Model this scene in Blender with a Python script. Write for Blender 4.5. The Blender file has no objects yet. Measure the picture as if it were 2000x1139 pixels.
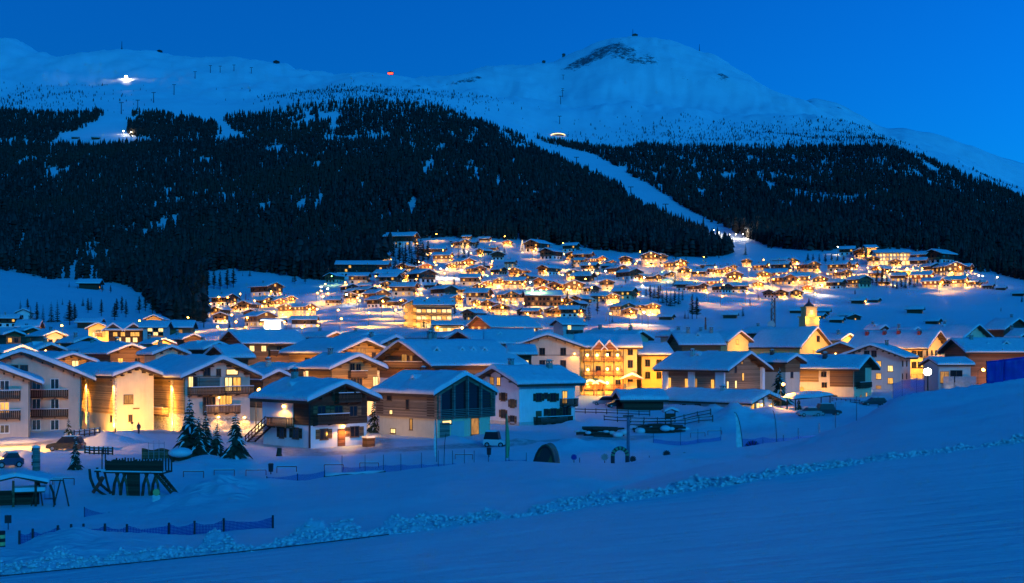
import bpy, bmesh, math, random
import numpy as np
from mathutils import Vector, Matrix, Euler

random.seed(11)
RNG = np.random.default_rng(11)
SC = bpy.context.scene
COL = SC.collection
rad = math.radians

# ------------------------------------------------------------------ camera
F = 2400.0          # focal length in pixels of the 2000 px wide photograph
HOR = 682.0         # horizon row
CAMZ = 12.0         # eye above the valley floor
cam_d = bpy.data.cameras.new('camera')
cam_d.sensor_width = 36.0
cam_d.lens = 36.0 * F / 2000.0
cam_d.shift_y = (HOR - 569.5) / 2000.0
cam_d.clip_start = 0.5
cam_d.clip_end = 30000.0
cam = bpy.data.objects.new('camera', cam_d)
cam.location = (0, 0, CAMZ)
cam.rotation_euler = (rad(90), 0, 0)
COL.objects.link(cam)
SC.camera = cam

# ------------------------------------------------------------------ sky, twilight sun, added fill light, exposure
SUN_EL, SUN_AZ = rad(-1.6), rad(82)      # the sun has set to the right of the view
world = bpy.data.worlds.new('World')
SC.world = world
world.use_nodes = True
wn, wl = world.node_tree.nodes, world.node_tree.links
wn.clear()
w_out = wn.new('ShaderNodeOutputWorld')
w_bg = wn.new('ShaderNodeBackground')
w_sky = wn.new('ShaderNodeTexSky')
w_sky.sky_type = 'NISHITA'
w_sky.sun_disc = False
w_sky.sun_elevation = SUN_EL
w_sky.sun_rotation = SUN_AZ
w_sky.altitude = 1800
w_sky.air_density = 1.0
w_sky.dust_density = 0.4
w_sky.ozone_density = 3.0
w_tint = wn.new('ShaderNodeMixRGB')      # camera white balance for lamp light: the dusk sky turns deep blue
w_tint.blend_type = 'MULTIPLY'
w_tint.inputs['Fac'].default_value = 1.0
w_tint.inputs['Color2'].default_value = (0.005, 0.55, 1.0, 1)
wl.new(w_sky.outputs['Color'], w_tint.inputs['Color1'])
w_sep = wn.new('ShaderNodeSeparateColor'); w_com = wn.new('ShaderNodeCombineColor')   # keeps the low sky blue, not green
w_mul = wn.new('ShaderNodeMath'); w_mul.operation = 'MULTIPLY'; w_mul.inputs[1].default_value = .38
w_min = wn.new('ShaderNodeMath'); w_min.operation = 'MINIMUM'
wl.new(w_tint.outputs['Color'], w_sep.inputs[0])
wl.new(w_sep.outputs['Blue'], w_mul.inputs[0]); wl.new(w_sep.outputs['Green'], w_min.inputs[0]); wl.new(w_mul.outputs[0], w_min.inputs[1])
wl.new(w_sep.outputs['Red'], w_com.inputs['Red']); wl.new(w_min.outputs[0], w_com.inputs['Green']); wl.new(w_sep.outputs['Blue'], w_com.inputs['Blue'])
wl.new(w_com.outputs[0], w_bg.inputs['Color'])
wl.new(w_bg.outputs['Background'], w_out.inputs['Surface'])
w_bg.inputs['Strength'].default_value = 2.25

FILL_AZ, FILL_EL = rad(160), rad(19)     # added fill light from behind the viewer, lifts the mountain snow
sun_d = bpy.data.lights.new('fill_sun', 'SUN')
sun_d.energy = 1.25
sun_d.angle = rad(9)
sun_d.color = (0.016, 0.46, 1.0)
sun = bpy.data.objects.new('fill_sun', sun_d)
_sd = Vector((math.sin(FILL_AZ) * math.cos(FILL_EL), math.cos(FILL_AZ) * math.cos(FILL_EL), math.sin(FILL_EL)))
sun.rotation_euler = _sd.to_track_quat('Z', 'Y').to_euler()
COL.objects.link(sun)

SC.view_settings.view_transform = 'Standard'
SC.view_settings.look = 'None'
SC.view_settings.exposure = 0.0
SC.view_settings.gamma = 1.0
SC.cycles.use_denoising = True
SC.cycles.max_bounces = 5
SC.cycles.diffuse_bounces = 2
SC.cycles.glossy_bounces = 2
SC.cycles.transparent_max_bounces = 8
SC.cycles.sample_clamp_indirect = 4.0
# ------------------------------------------------------------------ helpers: objects, materials
def tag(o, label=None, cat=None, group=None, kind=None):
    if label: o['label'] = label
    if cat: o['category'] = cat
    if group: o['group'] = group
    if kind: o['kind'] = kind
    return o

def link(name, me, parent=None, loc=None, rot=None, mat=None):
    o = bpy.data.objects.new(name, me)
    COL.objects.link(o)
    if parent is not None: o.parent = parent
    if loc is not None: o.location = loc
    if rot is not None: o.rotation_euler = rot
    if mat is not None and me is not None and len(me.materials) == 0: me.materials.append(mat)
    return o

def empty(name, loc=(0, 0, 0), rz=0.0, label=None, cat=None, group=None):
    o = link(name, None, None, loc, (0, 0, rz))
    o.empty_display_size = 0.3
    return tag(o, label, cat, group)

class NT:
    # small node-tree writer
    def __init__(s, name):
        m = bpy.data.materials.new(name)
        m.use_nodes = True
        s.m, s.n, s.l = m, m.node_tree.nodes, m.node_tree.links
        s.b = s.n['Principled BSDF']
        s.out = s.n['Material Output']
    def add(s, typ, **kw):
        nd = s.n.new(typ)
        for k, v in kw.items():
            if k.startswith('i_'):
                key = k[2:]
                key = int(key) if key.isdigit() else key.replace('_', ' ')
                nd.inputs[key].default_value = v
            else: setattr(nd, k, v)
        return nd
    def link(s, a, b): s.l.new(a, b)
    def coord(s, kind='Object', scale=(1, 1, 1)):
        tc = s.add('ShaderNodeTexCoord')
        mp = s.add('ShaderNodeMapping')
        mp.inputs['Scale'].default_value = scale
        s.link(tc.outputs[kind], mp.inputs['Vector'])
        return mp.outputs['Vector']
    def noise(s, vec, scale, detail=4, rough=.55):
        nd = s.add('ShaderNodeTexNoise')
        nd.inputs['Scale'].default_value = scale; nd.inputs['Detail'].default_value = detail; nd.inputs['Roughness'].default_value = rough
        s.link(vec, nd.inputs['Vector'])
        return nd.outputs['Fac']
    def ramp(s, fac, stops):
        nd = s.add('ShaderNodeValToRGB')
        e = nd.color_ramp.elements
        while len(e) < len(stops): e.new(0.5)
        for el, (p, c) in zip(e, stops):
            el.position = p; el.color = (*c, 1) if len(c) == 3 else c
        s.link(fac, nd.inputs['Fac'])
        return nd.outputs['Color']
    def math(s, op, a, b=None, clamp=False):
        nd = s.add('ShaderNodeMath', operation=op, use_clamp=clamp)
        for i, v in enumerate((a, b)):
            if v is None: continue
            if isinstance(v, (int, float)): nd.inputs[i].default_value = v
            else: s.link(v, nd.inputs[i])
        return nd.outputs[0]
    def mix(s, fac, a, b, mode='MIX'):
        nd = s.add('ShaderNodeMixRGB', blend_type=mode)
        for key, v in (('Fac', fac), ('Color1', a), ('Color2', b)):
            if isinstance(v, (int, float)): nd.inputs[key].default_value = v
            elif isinstance(v, tuple): nd.inputs[key].default_value = (*v, 1) if len(v) == 3 else v
            else: s.link(v, nd.inputs[key])
        return nd.outputs['Color']
    def bump(s, h, strength=.4, dist=.05):
        nd = s.add('ShaderNodeBump')
        nd.inputs['Strength'].default_value = strength; nd.inputs['Distance'].default_value = dist
        s.link(h, nd.inputs['Height'])
        s.link(nd.outputs['Normal'], s.b.inputs['Normal'])
    def color(s, c):
        if isinstance(c, tuple): s.b.inputs['Base Color'].default_value = (*c, 1)
        else: s.link(c, s.b.inputs['Base Color'])
    def rough(s, v): s.b.inputs['Roughness'].default_value = v

def simple(name, col, rough=.7, var=.25, scale=3.0, metal=0.0):
    t = NT(name)
    v = t.coord('Object')
    n = t.noise(v, scale, 5)
    d = tuple(max(0, c * (1 - var)) for c in col); u = tuple(min(1, c * (1 + var)) for c in col)
    t.color(t.ramp(n, [(.3, d), (.7, u)]))
    t.rough(rough); t.b.inputs['Metallic'].default_value = metal
    t.b.inputs['Specular IOR Level'].default_value = .3
    return t.m

def emit(name, col, strength, sample=False):
    m = bpy.data.materials.new(name); m.use_nodes = True
    n = m.node_tree.nodes; n.clear()
    e = n.new('ShaderNodeEmission'); e.inputs['Color'].default_value = (*col, 1); e.inputs['Strength'].default_value = strength
    o = n.new('ShaderNodeOutputMaterial'); m.node_tree.links.new(e.outputs[0], o.inputs['Surface'])
    if not sample: m.cycles.emission_sampling = 'NONE'
    return m

# ------------------------------------------------------------------ value noise in numpy
def _hash(ix, iy, seed):
    h = (ix.astype(np.int64) * 374761393 + iy.astype(np.int64) * 668265263 + seed * 144665) & 0x7fffffff
    h = ((h ^ (h >> 13)) * 1274126177) & 0x7fffffff
    return ((h ^ (h >> 16)) & 0xffff) / 65535.0
def vnoise(x, y, seed=0):
    x = np.asarray(x, float); y = np.asarray(y, float)
    ix, iy = np.floor(x), np.floor(y)
    fx, fy = x - ix, y - iy
    fx = fx * fx * fx * (fx * (fx * 6 - 15) + 10); fy = fy * fy * fy * (fy * (fy * 6 - 15) + 10)
    a, b = _hash(ix, iy, seed), _hash(ix + 1, iy, seed)
    c, d = _hash(ix, iy + 1, seed), _hash(ix + 1, iy + 1, seed)
    return (a + (b - a) * fx) * (1 - fy) + (c + (d - c) * fx) * fy - .5
def fbm(x, y, octs=4, seed=0, gain=.5):
    s, a = 0, 1.0
    for i in range(octs):
        s = s + a * vnoise(x * 2 ** i + 17.3 * i, y * 2 ** i - 9.1 * i, seed + i); a *= gain
    return s
def sstep(a, b, x):
    t = np.clip((x - a) / (b - a), 0, 1)
    return t * t * (3 - 2 * t)

def PXZ(py, Y): return CAMZ + (HOR - py) * Y / F
def pchip(xk, yk):
    xk = np.array(xk, float); yk = np.array(yk, float)
    h = np.diff(xk); d = np.diff(yk) / h
    m = np.zeros_like(yk); m[0], m[-1] = d[0], d[-1]
    for i in range(1, len(xk) - 1):
        if d[i - 1] * d[i] > 0:
            w1, w2 = 2 * h[i] + h[i - 1], h[i] + 2 * h[i - 1]
            m[i] = (w1 + w2) / (w1 / d[i - 1] + w2 / d[i])
    def f(x):
        x = np.clip(np.asarray(x, float), xk[0], xk[-1])
        i = np.clip(np.searchsorted(xk, x) - 1, 0, len(xk) - 2)
        t = (x - xk[i]) / h[i]
        return ((1 + 2 * t) * (1 - t) ** 2 * yk[i] + t * (1 - t) ** 2 * h[i] * m[i]
                + t * t * (3 - 2 * t) * yk[i + 1] + t * t * (t - 1) * h[i] * m[i + 1])
    return f

# ------------------------------------------------------------------ the land: contour lines across the valley
# every line: distance Y and height Z along a bearing (bearing given as the column px, X = (px-1000)/F*Y)
def line_py(pts):                 # (px, py, Y): measured row
    return ([p[0] for p in pts], [p[2] for p in pts], [PXZ(p[1], p[2]) for p in pts])
def line_z(pts):                  # (px, Y, Z): height known
    return ([p[0] for p in pts], [p[1] for p in pts], [p[2] for p in pts])
def plane_z(px, Y): return 10.2 + .1 * (px - 1000) / F * Y - .02 * Y
def on_plane(px, py): return 1.8 / max(((py - HOR) / F + .1 * (px - 1000) / F - .02), .05)
F1 = [(-400, 1165), (0, 1128), (300, 1098), (600, 1066), (1000, 1014), (1400, 953), (1700, 905), (2000, 866), (2400, 815)]
SKY = [(-600, 150, 3300), (-300, 120, 3300), (0, 90, 3200), (20, 91, 3200), (80, 109, 3200), (130, 121, 3200), (180, 124, 3250), (230, 112, 3300), (310, 121, 3300),
       (380, 123, 3300), (450, 132, 3300), (500, 139, 3300), (560, 149, 3300), (600, 155, 3300), (640, 158, 3300), (690, 155, 3300), (740, 161, 3350), (800, 165, 3400),
       (870, 163, 3500), (920, 153, 3600), (1000, 147, 3700), (1080, 136, 3800), (1130, 120, 3900), (1180, 98, 4000), (1230, 91, 4000), (1290, 96, 4000),
       (1350, 111, 3950), (1400, 126, 3900), (1440, 149, 3800), (1480, 174, 3700), (1520, 196, 3600), (1570, 219, 3450), (1620, 243, 3300), (1680, 268, 3150),
       (1740, 284, 3000), (1800, 300, 2900), (1850, 316, 2800), (1950, 354, 2700), (2000, 376, 2700), (2200, 455, 2600), (2600, 560, 2500)]
LINES = [
    line_z([(px, 2.0, plane_z(px, 2.0)) for px in (-2000, 4000)]),
    line_z([(px, on_plane(px, py) * .6, plane_z(px, on_plane(px, py) * .6)) for px, py in F1]),
    line_z([(px, on_plane(px, py), plane_z(px, on_plane(px, py))) for px, py in F1]),
    line_z([(px, on_plane(px, py) + 1.3, plane_z(px, on_plane(px, py)) - (.16 if px < 1300 else .05)) for px, py in F1]),
    line_py([(-400, 1100, 18), (0, 1080, 18), (60, 1066, 18.3), (120, 1056, 18.6), (200, 1052, 19), (400, 1050, 20), (600, 1046, 23), (840, 1018, 27), (1000, 999, 31), (1200, 964, 35), (1400, 924, 41), (1560, 882, 47),
             (1640, 849, 52), (1717, 800, 55), (1750, 781, 56.5), (1787, 770, 57.5), (1812, 766, 58), (1875, 757, 59.5), (1950, 747, 61), (2000, 740, 62), (2300, 715, 66), (2700, 695, 70)]),
    line_py([(-400, 1108, 25), (0, 1090, 25), (100, 1070, 25), (200, 1064, 25), (400, 1060, 26), (600, 1040, 31), (840, 1022, 35), (1000, 1022, 38), (1200, 992, 42), (1400, 954, 48), (1560, 912, 54), (1640, 879, 58), (1717, 830, 61),
             (1787, 797, 63.5), (1875, 780, 65.5), (2000, 762, 68), (2300, 740, 74), (2700, 715, 78)]),
    line_py([(-400, 1030, 55), (0, 1016, 55), (250, 1012, 55), (330, 1000, 58), (440, 966, 66), (560, 945, 70), (700, 930, 72), (850, 912, 68), (1000, 916, 57), (1100, 921, 53), (1200, 924, 53), (1300, 905, 57), (1400, 888, 61), (1500, 873, 66),
             (1600, 858, 70), (1700, 850, 75), (1800, 845, 80), (2000, 838, 88), (2600, 820, 95)]),
    line_z([(-600, 84, 0), (0, 84, .2), (300, 86, .2), (450, 100, 0), (600, 104, 0), (900, 104, .3), (1200, 104, 1), (1470, 104, 2), (1700, 106, 3), (2000, 110, 3.5), (2600, 120, 4)]),
    line_z([(-600, 150, 0), (0, 150, 0), (1200, 150, 0), (1500, 150, .8), (1800, 150, 1.6), (2600, 150, 2)]),
    line_z([(-600, 205, 0), (0, 205, 0), (1200, 205, .1), (1500, 205, .5), (1800, 205, 1), (2600, 205, 1)]),
    line_z([(-600, 260, 1.5), (1000, 260, 1.3), (2600, 260, 1.5)]),
    line_z([(-600, 340, 4.5), (1000, 340, 4.5), (2600, 340, 4)]),
    line_z([(-600, 430, 11), (0, 430, 10), (1000, 430, 9.5), (1300, 430, 10), (2600, 430, 10)]),
    line_py([(-600, 650, 510), (0, 645, 510), (300, 648, 510), (600, 645, 510), (900, 648, 510), (1100, 652, 510), (1300, 652, 510), (2000, 652, 510), (2600, 655, 510)]),
    line_py([(-600, 600, 620), (0, 606, 620), (300, 622, 620), (500, 626, 620), (750, 612, 620), (1000, 616, 620), (1200, 613, 620), (1500, 612, 620), (1800, 618, 620), (2600, 622, 620)]),
    line_py([(-600, 545, 760), (0, 552, 760), (200, 574, 760), (300, 585, 760), (400, 588, 760), (500, 574, 760), (640, 572, 760), (800, 562, 760), (1000, 560, 760), (1200, 562, 760), (1500, 572, 760),
             (1700, 578, 760), (1900, 576, 760), (2000, 573, 760), (2600, 570, 760)]),
    line_py([(-600, 510, 900), (0, 520, 900), (100, 536, 900), (200, 546, 900), (300, 556, 900), (400, 540, 900), (500, 530, 900), (600, 536, 900), (650, 538, 900), (750, 518, 900), (850, 512, 900), (1000, 514, 900),
             (1200, 518, 900), (1500, 524, 900), (1700, 522, 900), (1800, 526, 900), (1900, 536, 900), (2000, 546, 900), (2600, 560, 900)]),
    line_py([(-600, 470, 1050), (0, 480, 1050), (200, 498, 1050), (400, 500, 1050), (600, 493, 1050), (800, 472, 1050), (1000, 474, 1050), (1200, 483, 1050), (1400, 492, 1050), (1500, 491, 1050), (1600, 488, 1050),
             (1700, 486, 1050), (1800, 490, 1050), (1900, 502, 1050), (2000, 520, 1050), (2600, 550, 1050)]),
    line_py([(-600, 330, 1500), (0, 332, 1500), (500, 330, 1500), (800, 325, 1500), (1000, 342, 1500), (1100, 368, 1500), (1200, 393, 1500), (1300, 410, 1500), (1400, 420, 1500), (1500, 415, 1500), (1700, 400, 1500),
             (1850, 410, 1500), (2000, 452, 1500), (2600, 545, 1500)]),
    line_py([(-600, 218, 2100), (0, 217, 2100), (200, 214, 2100), (440, 220, 2100), (600, 190, 2100), (700, 181, 2100), (800, 186, 2100), (900, 212, 2100), (1000, 248, 2100), (1050, 268, 2100), (1130, 280, 2100), (1200, 286, 2100),
             (1300, 281, 2100), (1400, 282, 2100), (1600, 283, 2100), (1700, 286, 2100), (1750, 294, 2100), (1850, 325, 2100), (2000, 388, 2100), (2600, 545, 2100)]),
    line_py([(-600, 190, 2600), (0, 160, 2600), (200, 165, 2600), (440, 178, 2600), (600, 172, 2600), (700, 168, 2600), (800, 174, 2600), (900, 186, 2700), (1000, 205, 2700), (1100, 208, 2800), (1230, 195, 2800), (1400, 208, 2800), (1500, 228, 2700),
             (1600, 250, 2600), (1700, 277, 2500), (1800, 305, 2500), (2000, 384, 2400), (2600, 560, 2300)]),
    line_py(SKY),
    line_z([(p[0], p[2] + 900, PXZ(p[1], p[2]) - 330) for p in SKY]),
]
LF = [(pchip(a, b), pchip(a, c)) for a, b, c in LINES]

def column_profile(px):
    Y = np.array([f[0](px) for f in LF]); Z = np.array([f[1](px) for f in LF])
    o = np.argsort(Y)
    return Y[o], Z[o]

MOUNDS = []     # ploughed snow heaps: (x, y, radius, height)
def MPX(px, Y): return (px - 1000) * Y / F
for px, Y, r, h in [(1396, 196, 3.6, 3.0), (1434, 190, 3.8, 3.1), (1464, 188, 3.6, 1.7), (1368, 192, 3.2, 1.3), (1415, 186, 4.0, 1.6), (1095, 148, 3.2, 1.0), (1120, 150, 3.0, 1.1), (1060, 149, 3.0, .7), (1180, 152, 3.5, .9), (880, 158, 2.2, .8), (900, 157, 2.0, .7),
                    (1020, 158, 2.0, .6), (215, 152, 3.4, 1.7), (245, 158, 3.0, 1.4), (190, 156, 3.0, .9), (300, 148, 3.4, .8), (30, 136, 3.0, .9), (60, 134, 2.8, .7), (110, 136, 3.0, .6), (5, 134, 3, 1.0), (20, 166, 2.4, .8),
                    (310, 56, 2.4, .55), (350, 58, 2.6, .8), (400, 62, 2.6, .9), (440, 66, 2.6, .7), (480, 68, 2.5, .6), (375, 56, 2.0, .5),
                    (1120, 190, 3, 1.0), (1160, 196, 3, .8), (1240, 152, 4, .7), (1430, 108, 4, .6), (940, 170, 2.5, .6), (1640, 236, 4, 1.0), (1500, 222, 3, 1.0), (560, 128, 4, .5), (430, 128, 5, .8), (380, 122, 4, .7)]:
    MOUNDS.append((MPX(px, Y), Y, r, h))
PADS = []       # building plots: (cx, cy, rz, half w, half l, z)

def land_noise(X, Y):
    px = X / Y * F + 1000
    # gentle relief everywhere, stronger on the mountain
    n = fbm(X / 90, Y / 90, 3, 5) * 2.2 * sstep(480, 760, Y) * (1 - sstep(1000, 1500, Y) * .3)
    n = n + fbm(X / 420, Y / 420, 5, 9, .55) * 26 * sstep(1500, 2600, Y) * (1 - .55 * sstep(3000, 3300, Y))
    n = n + fbm(X / 160 + .4 * fbm(X / 500, Y / 500, 2, 3), Y / 420, 4, 21) * 22 * sstep(2100, 2500, Y) * (1 - .5 * sstep(3000, 3300, Y))
    n = n + fbm(X / 45 + fbm(X / 120, Y / 160, 2, 8), Y / 110, 4, 23, .6) * 9 * sstep(2150, 2500, Y)
    # ploughed and trodden snow between houses
    n = n + fbm(X / 9, Y / 9, 4, 31) * .35 * sstep(85, 110, Y) * (1 - sstep(260, 420, Y))
    # wind-blown slope in front
    n = n + fbm(X / 5, Y / 5, 3, 41) * .30 * sstep(19, 28, Y) * (1 - sstep(80, 110, Y))
    n = n + fbm(X / 1.4, Y / 2.6, 3, 43) * .05 * sstep(17.5, 21, Y) * (1 - sstep(80, 110, Y))
    yc = np.interp(px, [840, 1000, 1200, 1400, 1560, 1640, 1700, 1800, 1900, 2000, 2300], [27, 31, 35, 41, 47, 52, 55, 58, 60, 62, 66])
    acr = Y - yc                                   # wind and ski tracks drawn out along the crest
    n = n + (fbm(acr * 1.1 + 1.5 * vnoise(px / 300, px * 0, 4), px / 500, 3, 57) * .26 + fbm(acr * 3.2, px / 380, 2, 58) * .10) * sstep(820, 1000, px) * np.exp(-(acr / 9.0) ** 2)
    rough = np.exp(-((px - 400) / 120.0) ** 2) * np.exp(-((Y - 60) / 9.0) ** 2)
    n = n + fbm(X / 1.2, Y / 1.2, 3, 45) * .7 * rough
    left = np.exp(-((px - 120) / 240.0) ** 2) * sstep(15.2, 17, Y) * (1 - sstep(24, 27, Y))
    n = n + fbm(X / 1.0, Y / 1.6, 4, 47) * .20 * left
    n = n + fbm(X / .5, Y / .8, 3, 52) * .09 * left
    return n

def mound_z(X, Y):
    z = np.zeros_like(X)
    for mx, my, r, h in MOUNDS:
        d2 = ((X - mx) ** 2 + (Y - my) ** 2) / r ** 2
        w = np.exp(-d2)
        lump = 1 + .5 * fbm(X / 1.8, Y / 3.0, 3, 77, .4)
        z = np.maximum(z, h * w * lump)
    return z

def ground(X, Y):
    # height of the bare land at a point
    px = X / Y * F + 1000
    Yk, Zk = column_profile(px)
    z = float(pchip(Yk, Zk)(Y))
    a = np.array([X], float); b = np.array([Y], float)
    return z + float(land_noise(a, b)[0]) + float(mound_z(a, b)[0])

def at(px, Y, dz=0.0):
    X = MPX(px, Y)
    return Vector((X, Y, ground(X, Y) + dz))
_pc = {}
def Y_of(px, py, y0=300.0, y1=3000.0):
    # distance at which the land is met on a bearing, looking at row py (for things on slopes that face the viewer)
    key = round(px / 4)
    if key not in _pc: _pc[key] = pchip(*column_profile(key * 4))
    Ys = np.linspace(y0, y1, 1200)
    rows = HOR - (_pc[key](Ys) - CAMZ) * F / Ys
    hit = np.nonzero(rows <= py)[0]
    return float(Ys[hit[0]]) if len(hit) else None

def build_terrain(mat):
    px = np.concatenate([np.linspace(-1900, -240, 60)[:-1], np.linspace(-240, 2240, 560), np.linspace(2240, 3900, 60)[1:]])
    Ys = [2.0]
    while Ys[-1] < 5200:
        y = Ys[-1]
        Ys.append(y + max(.12, y * (.0085 if 13 < y < 28 else .011 if y < 90 else .0075 if y < 240 else .0135)))
    Ys = np.array(Ys)
    nx, ny = len(px), len(Ys)
    Z = np.zeros((ny, nx))
    for i, p in enumerate(px):
        Yk, Zk = column_profile(p)
        Z[:, i] = pchip(Yk, Zk)(np.minimum(Ys, Yk[-1]))
    Yg = np.repeat(Ys[:, None], nx, 1)
    Xg = (px[None, :] - 1000) / F * Yg
    Z += land_noise(Xg, Yg)
    sel = (Ys > 50) & (Ys < 260)
    Z[sel] += mound_z(Xg[sel], Yg[sel])
    for cx, cy, rz, hw, hl, zz in PADS:
        c, s = math.cos(rz), math.sin(rz)
        u = (Xg - cx) * c + (Yg - cy) * s; v = -(Xg - cx) * s + (Yg - cy) * c
        d = np.maximum(np.abs(u) - hw, np.abs(v) - hl)
        w = 1 - sstep(0, 2.2, d)
        Z = Z * (1 - w) + (zz - .05) * w
    co = np.stack([Xg, Yg, Z], -1).reshape(-1, 3).astype(np.float32)
    idx = np.arange(nx * ny).reshape(ny, nx)
    f = np.stack([idx[:-1, :-1], idx[:-1, 1:], idx[1:, 1:], idx[1:, :-1]], -1).reshape(-1, 4)
    me = mesh_np('snowy_land', co, f)
    # bare rock where the wind has stripped the summit; packed road
    py = HOR - (Z - CAMZ) * F / Yg
    pxg = np.repeat(px[None, :], ny, 0)
    rock = np.zeros_like(Z)
    def blob(cx, cy, rx, ry, a=1.0, t=0.0):
        ca, sa = math.cos(t), math.sin(t)
        u = ((pxg - cx) * ca + (py - cy) * sa) / rx; v = (-(pxg - cx) * sa + (py - cy) * ca) / ry
        return a * np.exp(-(u * u + v * v))
    far = Yg > 2500
    for b in [(1165, 105, 60, 12, 1.25, -.45), (1120, 126, 40, 6, 1.1, -.4), (1215, 96, 34, 6, 1.1, 0), (1215, 112, 28, 12, .7, 0), (1262, 120, 40, 14, .5, .4), (1310, 128, 60, 20, .36, .5), (1390, 150, 50, 22, .36, .6), (925, 154, 50, 5, 1.2, -.2), (880, 164, 40, 4, .9, -.2), (1345, 160, 14, 5, .7, 0), (1370, 118, 20, 5, .5, .4),
              (1230, 118, 30, 10, .6, .5), (1300, 112, 26, 4, .5, 0), (1415, 150, 30, 6, .5, .6), (1330, 118, 30, 4, .4, .3), (640, 160, 40, 4, .3, 0), (740, 166, 30, 3, .6, 0), (815, 168, 30, 3, .8, 0)]:
        rock += blob(*b) * far
    rock *= .55 + 1.5 * (fbm(Xg / 60, Yg / 110, 4, 61) + .12)
    at_ = me.attributes.new('rock', 'FLOAT', 'POINT')
    at_.data.foreach_set('value', np.clip(rock, 0, 1).reshape(-1).astype(np.float32))
    road = np.zeros_like(Z)
    for pts, wd in ROADS:
        for (ax, ay), (bx, by) in zip(pts[:-1], pts[1:]):
            vx, vy = bx - ax, by - ay
            L2 = vx * vx + vy * vy
            t = np.clip(((Xg - ax) * vx + (Yg - ay) * vy) / L2, 0, 1)
            d = np.hypot(Xg - ax - t * vx, Yg - ay - t * vy)
            road = np.maximum(road, 1 - sstep(wd * .6, wd * 1.1, d))
    at_ = me.attributes.new('road', 'FLOAT', 'POINT')
    at_.data.foreach_set('value', road.reshape(-1).astype(np.float32))
    gl = np.zeros_like(Z)
    for i, p in enumerate(px):
        y1 = float(LF[2][0](p)); gl[:, i] = Ys < y1
    at_ = me.attributes.new('groomed', 'FLOAT', 'POINT')
    at_.data.foreach_set('value', gl.reshape(-1).astype(np.float32))
    o = link('snowy_ground', me, mat=mat)
    tag(o, kind='structure')
    return o

def mesh_np(name, co, faces, smooth=True):
    me = bpy.data.meshes.new(name)
    faces = np.asarray(faces, np.int32); n, k = faces.shape
    me.vertices.add(len(co)); me.vertices.foreach_set('co', np.asarray(co, np.float32).reshape(-1))
    me.loops.add(n * k); me.loops.foreach_set('vertex_index', faces.reshape(-1))
    me.polygons.add(n); me.polygons.foreach_set('loop_start', np.arange(0, n * k, k, dtype=np.int32))
    if smooth: me.polygons.foreach_set('use_smooth', np.ones(n, bool))
    me.update(calc_edges=True)
    return me

def W(px, Y): return ((px - 1000) * Y / F, Y)
ROADS = [([W(-300, 155), W(0, 152), W(90, 156), W(170, 166), W(240, 176), W(360, 176), W(520, 172)], 2.6),
         ([W(510, 172), W(600, 140), W(760, 146), W(930, 152), W(1080, 160), W(1250, 168)], 3.0),
         ([W(740, 146), W(735, 175), W(725, 205)], 2.2),
         ([W(560, 520), W(680, 560), W(780, 585), W(900, 560)], 4.0)]

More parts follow.
